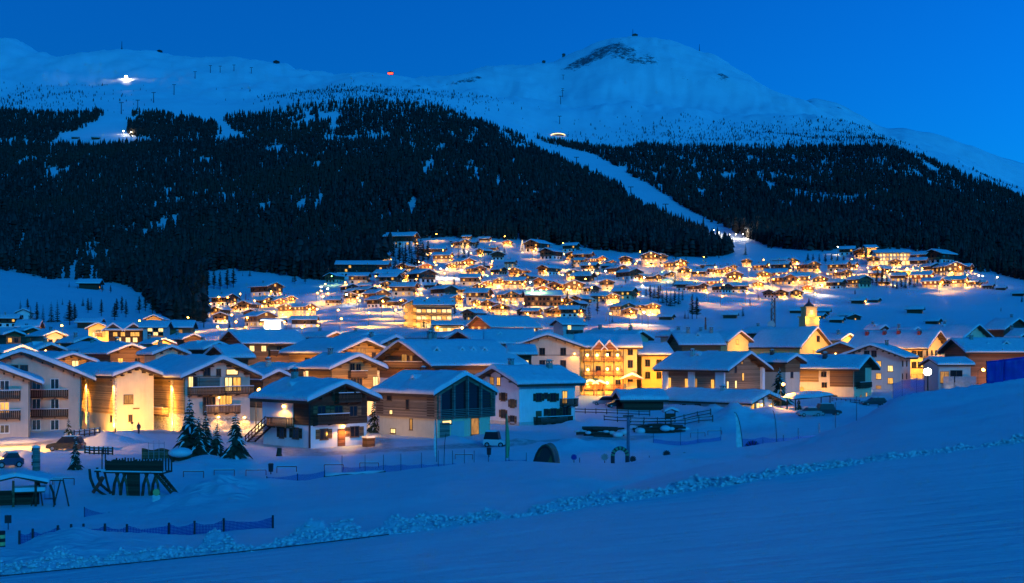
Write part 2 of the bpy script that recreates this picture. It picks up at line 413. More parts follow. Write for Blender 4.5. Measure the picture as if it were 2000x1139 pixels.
# ------------------------------------------------------------------ snow and rock
def snow_ground_mat():
    t = NT('snow_ground')
    v = t.coord('Object')
    big = t.noise(v, .02, 5); mid = t.noise(v, .6, 5); fine = t.noise(v, 7, 4)
    base = t.ramp(t.math('ADD', t.math('MULTIPLY', big, .5), t.math('MULTIPLY', mid, .5)), [(.3, (.62, .64, .67)), (.7, (.76, .77, .78))])
    spz = t.add('ShaderNodeSeparateXYZ'); t.link(v, spz.inputs[0])
    high_lit = t.math('DIVIDE', t.math('SUBTRACT', spz.outputs['Z'], 120.0), 260.0, True)      # paler snow higher up, the mountain's stronger light put into its colour
    base = t.mix(high_lit, base, t.ramp(t.noise(v, .012, 7, .6), [(.35, (.86, .88, .90)), (.65, (.95, .96, .97))]))
    rockc = t.ramp(t.noise(v, .05, 6), [(.35, (.06, .06, .065)), (.7, (.17, .165, .16))])
    ra = t.add('ShaderNodeAttribute', attribute_name='rock').outputs['Fac']
    mpr = t.add('ShaderNodeMapping'); mpr.inputs['Scale'].default_value = (1, .45, 1.6); mpr.inputs['Rotation'].default_value = (0, 0, .5); t.link(v, mpr.inputs['Vector'])
    rn = t.math('ADD', ra, t.math('MULTIPLY', t.math('SUBTRACT', t.noise(mpr.outputs['Vector'], .07, 10, .85), .57), 3.8))
    rf = t.ramp(t.math('MULTIPLY', rn, t.math('MINIMUM', t.math('MULTIPLY', ra, 3.0), 1.0)), [(.42, (0, 0, 0)), (.72, (1, 1, 1))])
    c = t.mix(rf, base, rockc)
    rd = t.add('ShaderNodeAttribute', attribute_name='road').outputs['Fac']
    dirt = t.ramp(t.noise(v, .9, 6, .7), [(.35, (.20, .17, .15)), (.62, (.62, .60, .58))])
    c = t.mix(t.math('MULTIPLY', rd, .85), c, dirt)
    t.color(c); t.rough(.55)
    t.b.inputs['Specular IOR Level'].default_value = .25
    # groomer corduroy and crust on the near slope
    gr = t.add('ShaderNodeAttribute', attribute_name='groomed').outputs['Fac']
    mp = t.add('ShaderNodeMapping'); mp.inputs['Rotation'].default_value = (0, 0, rad(24)); t.link(v, mp.inputs['Vector'])
    wv = t.add('ShaderNodeTexWave', wave_type='BANDS', bands_direction='Y')
    wv.inputs['Scale'].default_value = 3.2; wv.inputs['Distortion'].default_value = 3.5; wv.inputs['Detail'].default_value = 3; wv.inputs['Detail Scale'].default_value = 2.0
    t.link(mp.outputs['Vector'], wv.inputs['Vector'])
    mp2 = t.add('ShaderNodeMapping'); mp2.inputs['Rotation'].default_value = (0, 0, rad(24)); mp2.inputs['Scale'].default_value = (.35, 2.2, 1); t.link(v, mp2.inputs['Vector'])
    drift = t.noise(mp2.outputs['Vector'], 2.2, 6, .6)
    h = t.math('ADD', t.math('MULTIPLY', t.math('MULTIPLY', wv.outputs['Fac'], gr), .009), t.math('MULTIPLY', drift, .24))
    h = t.math('ADD', h, t.math('MULTIPLY', fine, .012))
    h = t.math('ADD', h, t.math('MULTIPLY', mid, .18))
    nd = t.add('ShaderNodeBump'); nd.inputs['Strength'].default_value = .75; nd.inputs['Distance'].default_value = 1.0
    t.link(h, nd.inputs['Height']); t.link(nd.outputs['Normal'], t.b.inputs['Normal'])
    return t.m
def snow_mat(name='snow', lo=.60, hi=.74):
    t = NT(name)
    v = t.coord('Object')
    n = t.noise(v, 1.3, 5)
    t.color(t.ramp(n, [(.3, (lo, lo + .01, lo + .03)), (.7, (hi, hi, hi + .01))])); t.rough(.6)
    t.b.inputs['Specular IOR Level'].default_value = .2
    t.bump(t.math('ADD', t.noise(v, 2.5, 5), t.math('MULTIPLY', t.noise(v, 14, 3), .25)), .5, .12)
    return t.m
M = {}
M['ground'] = snow_ground_mat()
M['snow'] = snow_mat()

# far ridge beyond the right flank
def build_far_ridge():
    top = [(1300, 330), (1480, 262), (1540, 216), (1562, 204), (1574, 196), (1590, 192), (1612, 196), (1640, 202), (1662, 213), (1690, 229), (1716, 244), (1738, 249), (1760, 249), (1800, 257), (1850, 269), (1900, 286), (1950, 305),
           (2000, 322), (2100, 360), (2300, 420), (2700, 520)]
    ft = pchip([p[0] for p in top], [p[1] for p in top])
    px = np.linspace(1300, 2700, 420); s = np.linspace(0, 1, 110)
    P, S = np.meshgrid(px, s)
    Yt = 6200 + 300 * np.sin(P / 170.0)
    Y = Yt - (1 - S) * 2600
    Zt = PXZ(ft(P), Yt)
    X = (P - 1000) / F * Y
    Z = Zt - 900 * (1 - S) ** 1.1
    Z += fbm(X / 420, Y / 600, 5, 91, .55) * 90 * (1 - S * .75) * (S < .999) + fbm(X / 120, Y / 200, 4, 93) * 26 * (.35 + .65 * (1 - S))
    # back side
    co = np.concatenate([np.stack([X, Y, Z], -1).reshape(-1, 3), np.stack([X[-1] * 1.1, Y[-1] + 900, Z[-1] - 700], -1)])
    n = len(px); idx = np.arange(n * (len(s) + 1)).reshape(-1, n)
    f = np.stack([idx[:-1, :-1], idx[:-1, 1:], idx[1:, 1:], idx[1:, :-1]], -1).reshape(-1, 4)
    me = mesh_np('far_ridge', co, f)
    py = HOR - (Z - CAMZ) * F / Y
    rock = np.zeros(len(co), np.float32)
    r = 1.5 * np.exp(-((P - 1578) / 18) ** 2 - ((py - 207) / 9) ** 2) + .8 * np.exp(-((P - 1640) / 40) ** 2 - ((py - 210) / 5) ** 2) + .5 * np.exp(-((P - 1900) / 60) ** 2 - ((py - 310) / 20) ** 2)
    rock[:r.size] = np.clip(r * (.5 + 1.6 * (fbm(X / 90, Y / 160, 4, 97) + .1)), 0, 1).reshape(-1)
    for nm, val in (('rock', rock), ('road', rock * 0), ('groomed', rock * 0)):
        a = me.attributes.new(nm, 'FLOAT', 'POINT'); a.data.foreach_set('value', val)
    tag(link('far_mountain', me, mat=M['ground']), kind='structure')
# ------------------------------------------------------------------ materials
def plaster(name, c, var=.10):
    t = NT(name)
    v = t.coord('Object')
    n = t.noise(v, .7, 6); f = t.noise(v, 9, 3)
    st = t.noise(t.coord('Object', (3, 3, .35)), 1.0, 4)
    k = t.math('ADD', t.math('MULTIPLY', n, .6), t.math('MULTIPLY', st, .4))
    t.color(t.ramp(k, [(.32, tuple(x * (1 - var * 1.6) for x in c)), (.62, c)])); t.rough(.85)
    t.b.inputs['Specular IOR Level'].default_value = .15
    t.bump(f, .25, .03)
    return t.m
def wood(name, c, plank=.19, vert=False, var=.5):
    t = NT(name)
    v = t.coord('Object')
    sp = t.add('ShaderNodeSeparateXYZ'); t.link(v, sp.inputs[0])
    if vert:
        q = t.math('ADD', sp.outputs['X'], sp.outputs['Y'])
    else: q = sp.outputs['Z']
    q = t.math('DIVIDE', q, plank)
    fl = t.math('FLOOR', q); fr = t.math('FRACT', q)
    wn_ = t.add('ShaderNodeTexWhiteNoise', noise_dimensions='1D'); t.link(fl, wn_.inputs['W'])
    gr = t.noise(t.coord('Object', (1, 1, .8) if vert else (.35, .35, 7)), 2.4 if not vert else 3, 6)
    k = t.math('ADD', t.math('MULTIPLY', wn_.outputs['Value'], .55), t.math('MULTIPLY', gr, .6))
    col = t.ramp(k, [(.2, tuple(x * (1 - var) for x in c)), (.55, c), (.9, tuple(min(1, x * (1 + var)) for x in c))])
    seam = t.math('LESS_THAN', fr, .10)
    col = t.mix(t.math('MULTIPLY', seam, .7), col, tuple(x * .25 for x in c))
    t.color(col); t.rough(.75); t.b.inputs['Specular IOR Level'].default_value = .2
    t.bump(t.math('ADD', t.math('MULTIPLY', seam, -1.0), t.math('MULTIPLY', gr, .4)), .5, .03)
    return t.m
def stone(name, c):
    t = NT(name)
    v = t.coord('Object', (1.6, 1.6, 3.2))
    vo = t.add('ShaderNodeTexVoronoi'); vo.inputs['Scale'].default_value = 1.3; t.link(v, vo.inputs['Vector'])
    ve = t.add('ShaderNodeTexVoronoi', feature='DISTANCE_TO_EDGE'); ve.inputs['Scale'].default_value = 1.3; t.link(v, ve.inputs['Vector'])
    sp = t.add('ShaderNodeSeparateColor'); t.link(vo.outputs['Color'], sp.inputs[0])
    col = t.ramp(sp.outputs[0], [(0, tuple(x * .6 for x in c)), (1, tuple(min(1, x * 1.3) for x in c))])
    e = t.math('LESS_THAN', ve.outputs['Distance'], .05)
    t.color(t.mix(e, col, tuple(x * .5 for x in c))); t.rough(.9)
    t.bump(t.math('MINIMUM', ve.outputs['Distance'], .12), .8, .5)
    return t.m
M['white'] = plaster('white_plaster', (.78, .77, .75)); M['cream'] = plaster('cream_plaster', (.72, .60, .40)); M['beige'] = plaster('beige_plaster', (.60, .50, .38))
M['yellow'] = plaster('yellow_plaster', (.76, .55, .20)); M['orange'] = plaster('orange_plaster', (.75, .46, .14)); M['pinkish'] = plaster('rosy_plaster', (.60, .48, .39)); M['greyp'] = plaster('grey_plaster', (.52, .50, .48))
M['wood'] = wood('brown_timber', (.20, .105, .05)); M['wood_dark'] = wood('dark_timber', (.075, .042, .025)); M['wood_ochre'] = wood('ochre_timber', (.34, .20, .075)); M['wood_old'] = wood('weathered_timber', (.24, .16, .10))
M['wood_honey'] = wood('honey_timber', (.42, .26, .11), .16); M['wood_red'] = wood('red_brown_timber', (.26, .10, .045)); M['wood_v'] = wood('vertical_boards', (.22, .13, .07), .16, True); M['wood_greyed'] = wood('grey_timber', (.20, .17, .14))
M['beam'] = simple('roof_timber', (.07, .042, .026), .8); M['trim'] = simple('brown_trim', (.16, .085, .04), .6); M['frame'] = simple('window_wood', (.13, .07, .035), .6); M['frame_w'] = simple('white_window_wood', (.7, .68, .64), .6)
M['stone'] = stone('rubble_stone', (.42, .38, .33)); M['stone_l'] = stone('pale_stone', (.62, .56, .46)); M['metal'] = simple('dark_metal', (.05, .05, .055), .45, .2, 3, .7); M['steel'] = simple('galvanised_steel', (.35, .36, .38), .4, .2, 3, .6)
M['red'] = simple('red_paint', (.5, .05, .03), .5); M['green'] = simple('green_paint', (.10, .34, .16), .6, .12); M['black'] = simple('black_rubber', (.018, .018, .02), .7); M['rope'] = simple('pale_rope', (.4, .36, .3), .9)
M['bark'] = simple('bark', (.06, .042, .03), .9); M['concrete'] = simple('concrete', (.38, .37, .36), .9); M['chim'] = simple('chimney_render', (.30, .27, .24), .9); M['copper'] = simple('copper_sheet', (.05, .05, .05), .5)
def glass(name, c=(.012, .016, .02)):
    t = NT(name); t.color(c); t.rough(.08); t.b.inputs['Specular IOR Level'].default_value = .6
    return t.m
M['glass'] = glass('dark_glass')
AMB = (1.0, .45, .06)
def lit_glass(name, col, lo, hi):
    t = NT(name)
    v = t.coord('Object')
    n = t.noise(t.coord('Object', (2.2, 2.2, .7)), 1.1, 3)
    t.color((.03, .02, .015)); t.rough(.25)
    t.b.inputs['Emission Color'].default_value = (*col, 1)
    e = t.ramp(n, [(.3, (lo,) * 3), (.65, (hi,) * 3)])
    t.link(e, t.b.inputs['Emission Strength'])
    t.m.cycles.emission_sampling = 'NONE'
    return t.m
M['lit'] = lit_glass('lit_window', (1, .55, .15), .45, 1.15); M['lit'].node_tree.nodes['Principled BSDF'].inputs['Emission Color'].default_value = (1.5, .70, .12, 1)
M['lit_w'] = lit_glass('bright_window', (2.0, 1.30, .48), .6, 1.15); M['lit_d'] = lit_glass('dim_window', (.6, .26, .05), .35, 1.1)
M['bulb'] = emit('lamp_bulb', (1.0, .50, .11), 22); M['bulb_w'] = emit('white_lamp_bulb', (1.0, .85, .6), 60); M['bulb_far'] = emit('street_lamp_bulb', (1.0, .38, .04), 60)
M['fairy'] = emit('string_light', (1.0, .62, .2), 5); M['red_light'] = emit('red_light', (1.0, .05, .02), 8); M['flood'] = emit('floodlight', (1.0, .88, .62), 60); M['green_light'] = emit('green_light', (.4, 1.0, .25), 14)
def net_mat(name, c, alpha):
    t = NT(name)
    v = t.coord('Object')
    n = t.noise(v, 1.5, 4)
    t.color(t.ramp(n, [(.3, tuple(x * .7 for x in c)), (.7, c)])); t.rough(.8)
    sp = t.add('ShaderNodeSeparateXYZ'); t.link(v, sp.inputs[0])
    g = None
    for ax in ('X', 'Z'):
        f = t.math('LESS_THAN', t.math('FRACT', t.math('MULTIPLY', sp.outputs[ax], 26.0)), alpha)
        g = f if g is None else t.math('MAXIMUM', g, f)
    t.link(g, t.b.inputs['Alpha'])
    return t.m
M['net'] = net_mat('blue_netting', (.012, .075, .40), .34); M['net_dark'] = net_mat('dark_blue_netting', (.010, .05, .30), .45)
M['tarp'] = simple('blue_tarpaulin', (.005, .03, .30), .45, .25, .8)

# ------------------------------------------------------------------ mesh builder
class MB:
    def __init__(s): s.v, s.f, s.m = [], [], []
    def add(s, verts, faces, mi=0):
        b = len(s.v); s.v += [tuple(p) for p in verts]; s.f += [tuple(i + b for i in f) for f in faces]; s.m += [mi] * len(faces)
        return s
    def box(s, x0, x1, y0, y1, z0, z1, mi=0):
        return s.add([(x0, y0, z0), (x1, y0, z0), (x1, y1, z0), (x0, y1, z0), (x0, y0, z1), (x1, y0, z1), (x1, y1, z1), (x0, y1, z1)],
                     [(0, 3, 2, 1), (4, 5, 6, 7), (0, 1, 5, 4), (1, 2, 6, 5), (2, 3, 7, 6), (3, 0, 4, 7)], mi)
    def bar(s, a, b, w, h=None, mi=0, up=(0, 0, 1)):
        a, b = Vector(a), Vector(b); h = h or w
        d = (b - a).normalized(); u = Vector(up)
        if abs(d.dot(u)) > .95: u = Vector((1, 0, 0))
        r = d.cross(u).normalized(); u = r.cross(d)
        vs = []
        for p in (a, b):
            for i, j in ((-1, -1), (1, -1), (1, 1), (-1, 1)): vs.append(p + r * (i * w / 2) + u * (j * h / 2))
        return s.add(vs, [(3, 2, 1, 0), (4, 5, 6, 7), (0, 1, 5, 4), (1, 2, 6, 5), (2, 3, 7, 6), (3, 0, 4, 7)], mi)
    def tube(s, pts, r, n=6, mi=0, caps=True):
        pts = [Vector(p) for p in pts]; rs = r if isinstance(r, (list, tuple)) else [r] * len(pts)
        b = len(s.v)
        for i, p in enumerate(pts):
            d = (pts[min(i + 1, len(pts) - 1)] - pts[max(i - 1, 0)]).normalized()
            u = Vector((0, 0, 1)) if abs(d.z) < .9 else Vector((1, 0, 0))
            q = d.cross(u).normalized(); u = q.cross(d)
            for k in range(n):
                a = 2 * math.pi * k / n
                s.v.append(tuple(p + q * math.cos(a) * rs[i] + u * math.sin(a) * rs[i]))
        for i in range(len(pts) - 1):
            for k in range(n):
                s.f.append((b + i * n + k, b + i * n + (k + 1) % n, b + (i + 1) * n + (k + 1) % n, b + (i + 1) * n + k)); s.m.append(mi)
        if caps:
            s.f.append(tuple(b + k for k in reversed(range(n)))); s.m.append(mi)
            e = b + (len(pts) - 1) * n
            s.f.append(tuple(e + k for k in range(n))); s.m.append(mi)
        return s
    def prism(s, poly, y0, y1, mi=0):            # polygon in x,z pushed along y
        n = len(poly)
        vs = [(x, y0, z) for x, z in poly] + [(x, y1, z) for x, z in poly]
        fs = [tuple(range(n)), tuple(range(2 * n - 1, n - 1, -1))] + [(i, i + n, (i + 1) % n + n, (i + 1) % n) for i in range(n)]
        return s.add(vs, fs, mi)
    def ball(s, c, r, n=8, m=5, mi=0, sz=1.0):
        vs = [(c[0], c[1], c[2] - r * sz)]
        for i in range(1, m):
            t = -math.pi / 2 + math.pi * i / m
            for k in range(n):
                a = 2 * math.pi * k / n
                vs.append((c[0] + r * math.cos(t) * math.cos(a), c[1] + r * math.cos(t) * math.sin(a), c[2] + r * sz * math.sin(t)))
        vs.append((c[0], c[1], c[2] + r * sz))
        fs = [(0, 1 + (k + 1) % n, 1 + k) for k in range(n)]
        for i in range(m - 2):
            for k in range(n): fs.append((1 + i * n + k, 1 + i * n + (k + 1) % n, 1 + (i + 1) * n + (k + 1) % n, 1 + (i + 1) * n + k))
        e = len(vs) - 1; b = 1 + (m - 2) * n
        fs += [(b + k, b + (k + 1) % n, e) for k in range(n)]
        return s.add(vs, fs, mi)
    def mesh(s, name, mats, smooth=False):
        me = bpy.data.meshes.new(name)
        me.from_pydata(s.v, [], s.f)
        for m in (mats if isinstance(mats, (list, tuple)) else [mats]): me.materials.append(M[m] if isinstance(m, str) else m)
        if any(s.m): me.polygons.foreach_set('material_index', s.m)
        if smooth: me.polygons.foreach_set('use_smooth', [True] * len(s.f))
        me.update()
        return me
    def build(s, name, mats, parent=None, loc=None, rot=None, smooth=False):
        return link(name, s.mesh(name, mats, smooth), parent, loc, rot)

KIDS = None
def copy_tree(o, parent=None, depth=0):
    c = o.copy(); COL.objects.link(c)
    if parent is not None:
        c.parent = parent
    for ch in o.children:
        copy_tree(ch, c, depth + 1)
    return c
LIGHTS = [0]
def point(loc, power, col=AMB, parent=None, r=.15, name='lamp_light'):
    d = bpy.data.lights.new(name, 'POINT'); d.energy = power; d.color = col; d.shadow_soft_size = r
    o = bpy.data.objects.new(name, d); COL.objects.link(o); o.location = loc
    if parent is not None: o.parent = parent
    LIGHTS[0] += 1
    return o
def spot(loc, target, power, col=AMB, parent=None, ang=60, r=.08, blend=.6):
    d = bpy.data.lights.new('spot_light', 'SPOT'); d.energy = power; d.color = col; d.shadow_soft_size = r; d.spot_size = rad(ang); d.spot_blend = blend
    o = bpy.data.objects.new('spot_light', d); COL.objects.link(o); o.location = loc
    o.rotation_euler = (Vector(target) - Vector(loc)).to_track_quat('-Z', 'Y').to_euler()
    if parent is not None: o.parent = parent
    return o

# ------------------------------------------------------------------ houses
_win = {}
def window_meshes(w, h, fr, pane, bars):
    key = (round(w, 2), round(h, 2), fr, bars)
    if key not in _win:
        b = MB(); t = .09
        b.box(-w / 2 - t, w / 2 + t, -.07, .02, -t, 0); b.box(-w / 2 - t, w / 2 + t, -.07, .02, h, h + t)
        b.box(-w / 2 - t, -w / 2, -.06, .02, 0, h); b.box(w / 2, w / 2 + t, -.06, .02, 0, h)
        if bars > 1:
            for i in range(1, bars): x = -w / 2 + w * i / bars; b.box(x - .035, x + .035, -.055, .01, 0, h)
        b.box(-w / 2 - t - .05, w / 2 + t + .05, -.16, .0, -t - .06, -t)
        _win[key] = b.mesh('window', fr)
    kp = (round(w, 2), round(h, 2), pane, 'p')
    if kp not in _win:
        p = MB(); p.box(-w / 2, w / 2, -.03, .01, 0, h)
        _win[kp] = p.mesh('pane', pane)
    return _win[key], _win[kp]
def shutter_mesh(w, h, mat):
    k = ('s', round(w, 2), round(h, 2), mat)
    if k not in _win:
        b = MB(); b.box(-w / 2, w / 2, -.06, 0, 0, h); b.box(-w / 2 + .05, w / 2 - .05, -.08, -.06, h * .2, h * .2 + .08); b.box(-w / 2 + .05, w / 2 - .05, -.08, -.06, h * .75, h * .75 + .08)
        _win[k] = b.mesh('shutter', mat)
    return _win[k]

def snow_slab(w, l, rise, t, nu, nv, seed, gap=0.0):
    # thick settled snow over a gable roof whose half width is w, length l, ridge height rise; local z=0 at the eave line
    prof = []                       # (x fraction, height fraction)
    for s, hf in [(1.0, .0), (1.02, .25), (1.03, .55), (1.01, .82), (.97, .96), (.92, 1.0)]: prof.append((s, hf))
    inner = np.linspace(.92, 0, nu)[1:]
    prof += [(x, 1.0) for x in inner]
    left = [(-s, h) for s, h in prof]
    full = left + [(s, h) for s, h in reversed(prof[:-1])]
    ends = [(-1.0, 0.0), (-1.0, .6), (-.992, .9), (-.975, 1.0)] + [(y, 1.0) for y in np.linspace(-.975, .975, nv)[1:-1]] + [(.975, 1.0), (.992, .9), (1.0, .6), (1.0, 0.0)]
    V, Fc = [], []
    n = len(full)
    U, Vv = np.meshgrid([a for a, _ in full], [b for b, _ in ends])
    H1, H2 = np.meshgrid([h for _, h in full], [h for _, h in ends])
    X = U * w; Y = Vv * l / 2
    hh = t * np.minimum(H1, 1) * H2
    nz = 1 + .42 * fbm(X / 2.6 + seed * 3.1, Y / 2.6 + seed, 3, seed % 50) + .12 * fbm(X / .7, Y / .7 + seed, 2, seed % 37 + 3)
    ridge = rise * (1 - np.abs(U)) - .10 * np.exp(-(U / .06) ** 2) * rise * .3
    sag = np.where(np.abs(U) >= 1, -(.12 + .22 * np.clip(fbm(Y / 1.9 + seed, Y * 0 + seed * 2.0, 3, seed % 31), -.3, .6)) * np.clip(H1, 0, 1) * (H1 < .8), 0)
    wob = 1 + .03 * fbm(Y / 1.7 + seed, Y * 0 + seed, 3, seed % 23) * (np.abs(U) > .9)
    Z = ridge + hh * nz + sag
    X = X * wob
    Y = Y + .05 * l / l * fbm(X / 1.3, X * 0 + seed, 2, seed % 19) * (np.abs(Vv) > .97) * H2
    co = np.stack([X, Y, Z], -1).reshape(-1, 3)
    idx = np.arange(len(ends) * n).reshape(len(ends), n)
    f = np.stack([idx[:-1, :-1], idx[:-1, 1:], idx[1:, 1:], idx[1:, :-1]], -1).reshape(-1, 4)
    me = mesh_np('snow_cover', co, f)
    me.materials.append(M['snow'])
    return me

FACE_ROT = {'F': 0.0, 'R': math.pi / 2, 'B': math.pi, 'L': -math.pi / 2}
class House:
    def __init__(s, name, loc, rz, w, l, hw, pitch=23.0, lower='white', upper='wood', split=3.0, oe=1.0, og=1.1, snow=.6, label=None, cat='house', group=None,
                 jut=.06, fine=2, purlins=0, base=1.2, roof_mat='beam', seed=None):
        s.w, s.l, s.hw, s.split, s.jut, s.fine = w, l, hw, split, jut, fine
        s.tp = math.tan(rad(pitch)); s.rise = s.tp * w / 2
        s.root = empty(name, loc, rz, label, cat, group)
        seed = seed if seed is not None else int(abs(loc[0] * 7 + loc[1] * 3)) + 1
        s.seed = seed; s.oe, s.og = oe, og
        ws = min(split, hw) if upper else hw
        b = MB()
        if upper is None or split >= hw - .05:
            b.prism([(-w / 2, -base), (w / 2, -base), (w / 2, hw), (0, hw + s.rise), (-w / 2, hw)], -l / 2, l / 2)
            b.build('wall', lower, s.root)
            if upper and split < hw + .3:      # timber gable only
                g = MB(); yy = l / 2 + jut
                g.prism([(-w / 2 - jut, hw - .02), (w / 2 + jut, hw - .02), (0, hw + s.rise - .02)], -yy, yy)
                g.build('timber_gable', upper, s.root)
        else:
            if split > .05:
                b.box(-w / 2, w / 2, -l / 2, l / 2, -base, split); b.build('wall', lower, s.root)
            g = MB(); j = jut
            g.prism([(-w / 2 - j, split), (w / 2 + j, split), (w / 2 + j, hw), (0, hw + s.rise), (-w / 2 - j, hw)], -l / 2 - j, l / 2 + j)
            g.build('timber_wall', upper, s.root)
        # roof of two thick slabs
        W2 = w / 2 + oe; L2 = l / 2 + og; dz = -oe * s.tp
        th = .26
        r = MB()
        r.prism([(-W2, hw + dz + .02), (0, hw + s.rise + .02), (W2, hw + dz + .02), (W2, hw + dz + th), (0, hw + s.rise + th), (-W2, hw + dz + th)], -L2, L2)
        if fine > 1:
            for sx in (-1, 1):
                r.box(sx * W2 - .04, sx * W2 + .04, -L2 - .02, L2 + .02, hw + dz - .12, hw + dz + th + .04)
        s.roof = r.build('roof', roof_mat, s.root)
        s.W2, s.L2, s.eave = W2, L2, hw + dz + th
        if snow:
            nu, nv = {3: (9, 26), 2: (7, 16), 1: (4, 6), 0: (3, 4)}[fine]
            me = snow_slab(W2 + .12, 2 * L2 + .16, s.rise + oe * s.tp, snow, nu, nv, seed)
            link('snow_cover', me, s.roof, (0, 0, s.eave))
        s.snow = snow
        for k in range(purlins):
            f = (k + .5) / purlins * 2 - 1
            if abs(f) < .02: f = 0
            x = f * w / 2 * .96; z = hw + s.rise * (1 - abs(f) * .96) - .22
            q = MB(); q.box(x - .11, x + .11, -L2 + .15, -l / 2 + .05, z - .16, z + .12); q.build('purlin', 'beam', s.root)
    def pt(s, face, u, z, d=0.0):
        j = s.jut if z >= s.split - .01 and s.split < s.hw - .05 else 0.0
        d = d + j
        if face == 'F': return (u, -s.l / 2 - d, z)
        if face == 'B': return (-u, s.l / 2 + d, z)
        if face == 'R': return (s.w / 2 + d, u, z)
        return (-s.w / 2 - d, -u, z)
    def uz(s, face, px, py):
        # place on a wall seen at a column and row
        p0 = Vector(s.pt(face, 0, s.hw)); p1 = Vector(s.pt(face, 1, s.hw))
        c, n = math.cos(s.root.rotation_euler.z), math.sin(s.root.rotation_euler.z)
        L = s.root.location
        wx = lambda p: (L.x + p.x * c - p.y * n, L.y + p.x * n + p.y * c)
        x0, y0 = wx(p0); x1, y1 = wx(p1)
        k = (px - 1000) / F
        u = (k * y0 - x0) / ((x1 - x0) - k * (y1 - y0))
        Yw = y0 + u * (y1 - y0)
        return u, CAMZ + (HOR - py) * Yw / F - L.z
    def winp(s, face, px, py, w=1.0, h=1.2, **k):
        u, z = s.uz(face, px, py)
        return s.win(face, u, z - h / 2, w, h, **k)
    def lampp(s, face, px, py, power=300, **k):
        u, z = s.uz(face, px, py)
        return s.lamp(face, u, z - .1, power, **k)
    def balp(s, face, px0, px1, py, **k):
        u0, z = s.uz(face, px0, py); u1, z1 = s.uz(face, px1, py)
        return s.balcony(face, (u0 + u1) / 2, z, abs(u1 - u0), **k)
    def wash(s, face, u, z, d, power, col=None, r=.2):
        # added spot without a fixture, before a wall and turned to it
        spot(s.pt(face, u, z, d), s.pt(face, u, max(z, min(s.hw * .62, z + d * .5)), 0), power * 1.15, col or AMB, s.root, 150, r, .5)
    def panel(s, name, mat, face, u0, u1, z0, z1, d=.08, d0=0.0):
        b = MB(); w = u1 - u0
        b.box(-w / 2, w / 2, -d, -d0 + .02, 0, z1 - z0)
        return b.build(name, mat, s.root, s.pt(face, (u0 + u1) / 2, z0), (0, 0, FACE_ROT[face]))
    def world(s, p):
        c, n = math.cos(s.root.rotation_euler.z), math.sin(s.root.rotation_euler.z); L = s.root.location
        return Vector((L.x + p[0] * c - p[1] * n, L.y + p[0] * n + p[1] * c, L.z + p[2]))
    def win(s, face, u, z, w=1.0, h=1.2, pane='glass', fr='frame', bars=2, shut=None):
        fm, pm = window_meshes(w, h, fr, pane, bars)
        o = link('window', fm, s.root, s.pt(face, u, z, .0), (0, 0, FACE_ROT[face]))
        link('pane', pm, o)
        if shut:
            for sx in (-1, 1):
                link('shutter', shutter_mesh(w * .5, h, shut), o, (sx * (w * .78 + .1), 0, 0))
        return o
    def wins(s, face, us, zs, **k):
        for z in zs:
            for u in us: s.win(face, u, z, **k)
    def door(s, face, u, w=1.0, h=2.1, mat='trim', z=0.0):
        b = MB(); b.box(-w / 2 - .1, w / 2 + .1, -.06, .02, 0, h + .12); 
        o = b.build('door', 'frame', s.root, s.pt(face, u, z, .01), (0, 0, FACE_ROT[face]))
        p = MB(); p.box(-w / 2, w / 2, -.09, -.06, .03, h); p.box(-w / 2 + .12, w / 2 - .12, -.105, -.09, .2, h * .45); p.box(-w / 2 + .12, w / 2 - .12, -.105, -.09, h * .55, h - .15)
        p.build('door_leaf', mat, o)
        return o
    def balcony(s, face, u, z, w, depth=1.1, h=1.0, mat='wood', floor='beam', slats=True, snow=True):
        b = MB(); b.box(-w / 2, w / 2, -depth, .02, -.16, 0)
        n = max(2, int(w / 1.6))
        for i in range(n + 1):
            x = -w / 2 + .08 + (w - .16) * i / n; b.bar((x, .0, -.35), (x, -depth + .1, -.18), .12, .16)
        o = b.build('balcony', floor, s.root, s.pt(face, u, z), (0, 0, FACE_ROT[face]))
        r = MB()
        if slats:
            k = int(w / .24)
            for i in range(k):
                x = -w / 2 + w * (i + .5) / k; r.box(x - .085, x + .085, -depth, -depth + .03, .02, h - .06)
            for sx in (-1, 1):
                kk = int(depth / .24)
                for i in range(kk): y = -depth + depth * (i + .5) / kk; r.box(sx * w / 2 - .015, sx * w / 2 + .015, y - .085, y + .085, .02, h - .06)
        else:
            r.box(-w / 2, w / 2, -depth, -depth + .05, .05, h - .06); r.box(-w / 2, -w / 2 + .05, -depth, 0, .05, h - .06); r.box(w / 2 - .05, w / 2, -depth, 0, .05, h - .06)
        r.box(-w / 2 - .04, w / 2 + .04, -depth - .04, -depth + .08, h - .06, h + .03)
        r.box(-w / 2 - .04, -w / 2 + .06, -depth, 0, h - .06, h + .03); r.box(w / 2 - .06, w / 2 + .04, -depth, 0, h - .06, h + .03)
        r.build('railing', mat, o)
        if snow:
            q = MB(); q.box(-w / 2 - .03, w / 2 + .03, -depth - .05, -depth + .09, h + .03, h + .13); q.build('rail_snow', 'snow', o)
        return o
    def lamp(s, face, u, z, power=300, out=.55, col=AMB, bulb='bulb', r=.16):
        b = MB(); b.box(-.05, .05, -.3, .02, .18, .24); b.box(-.1, .1, -.42, -.2, .12, .18)
        o = b.build('wall_lamp', 'metal', s.root, s.pt(face, u, z), (0, 0, FACE_ROT[face]))
        g = MB(); g.ball((0, -.31, 0), r, 8, 5); g.build('bulb', bulb, o, smooth=True)
        spot((0, -out - .25, -.15), (0, -out - .75, -1.9), power, col, o, 165, .15, .3)
        return o
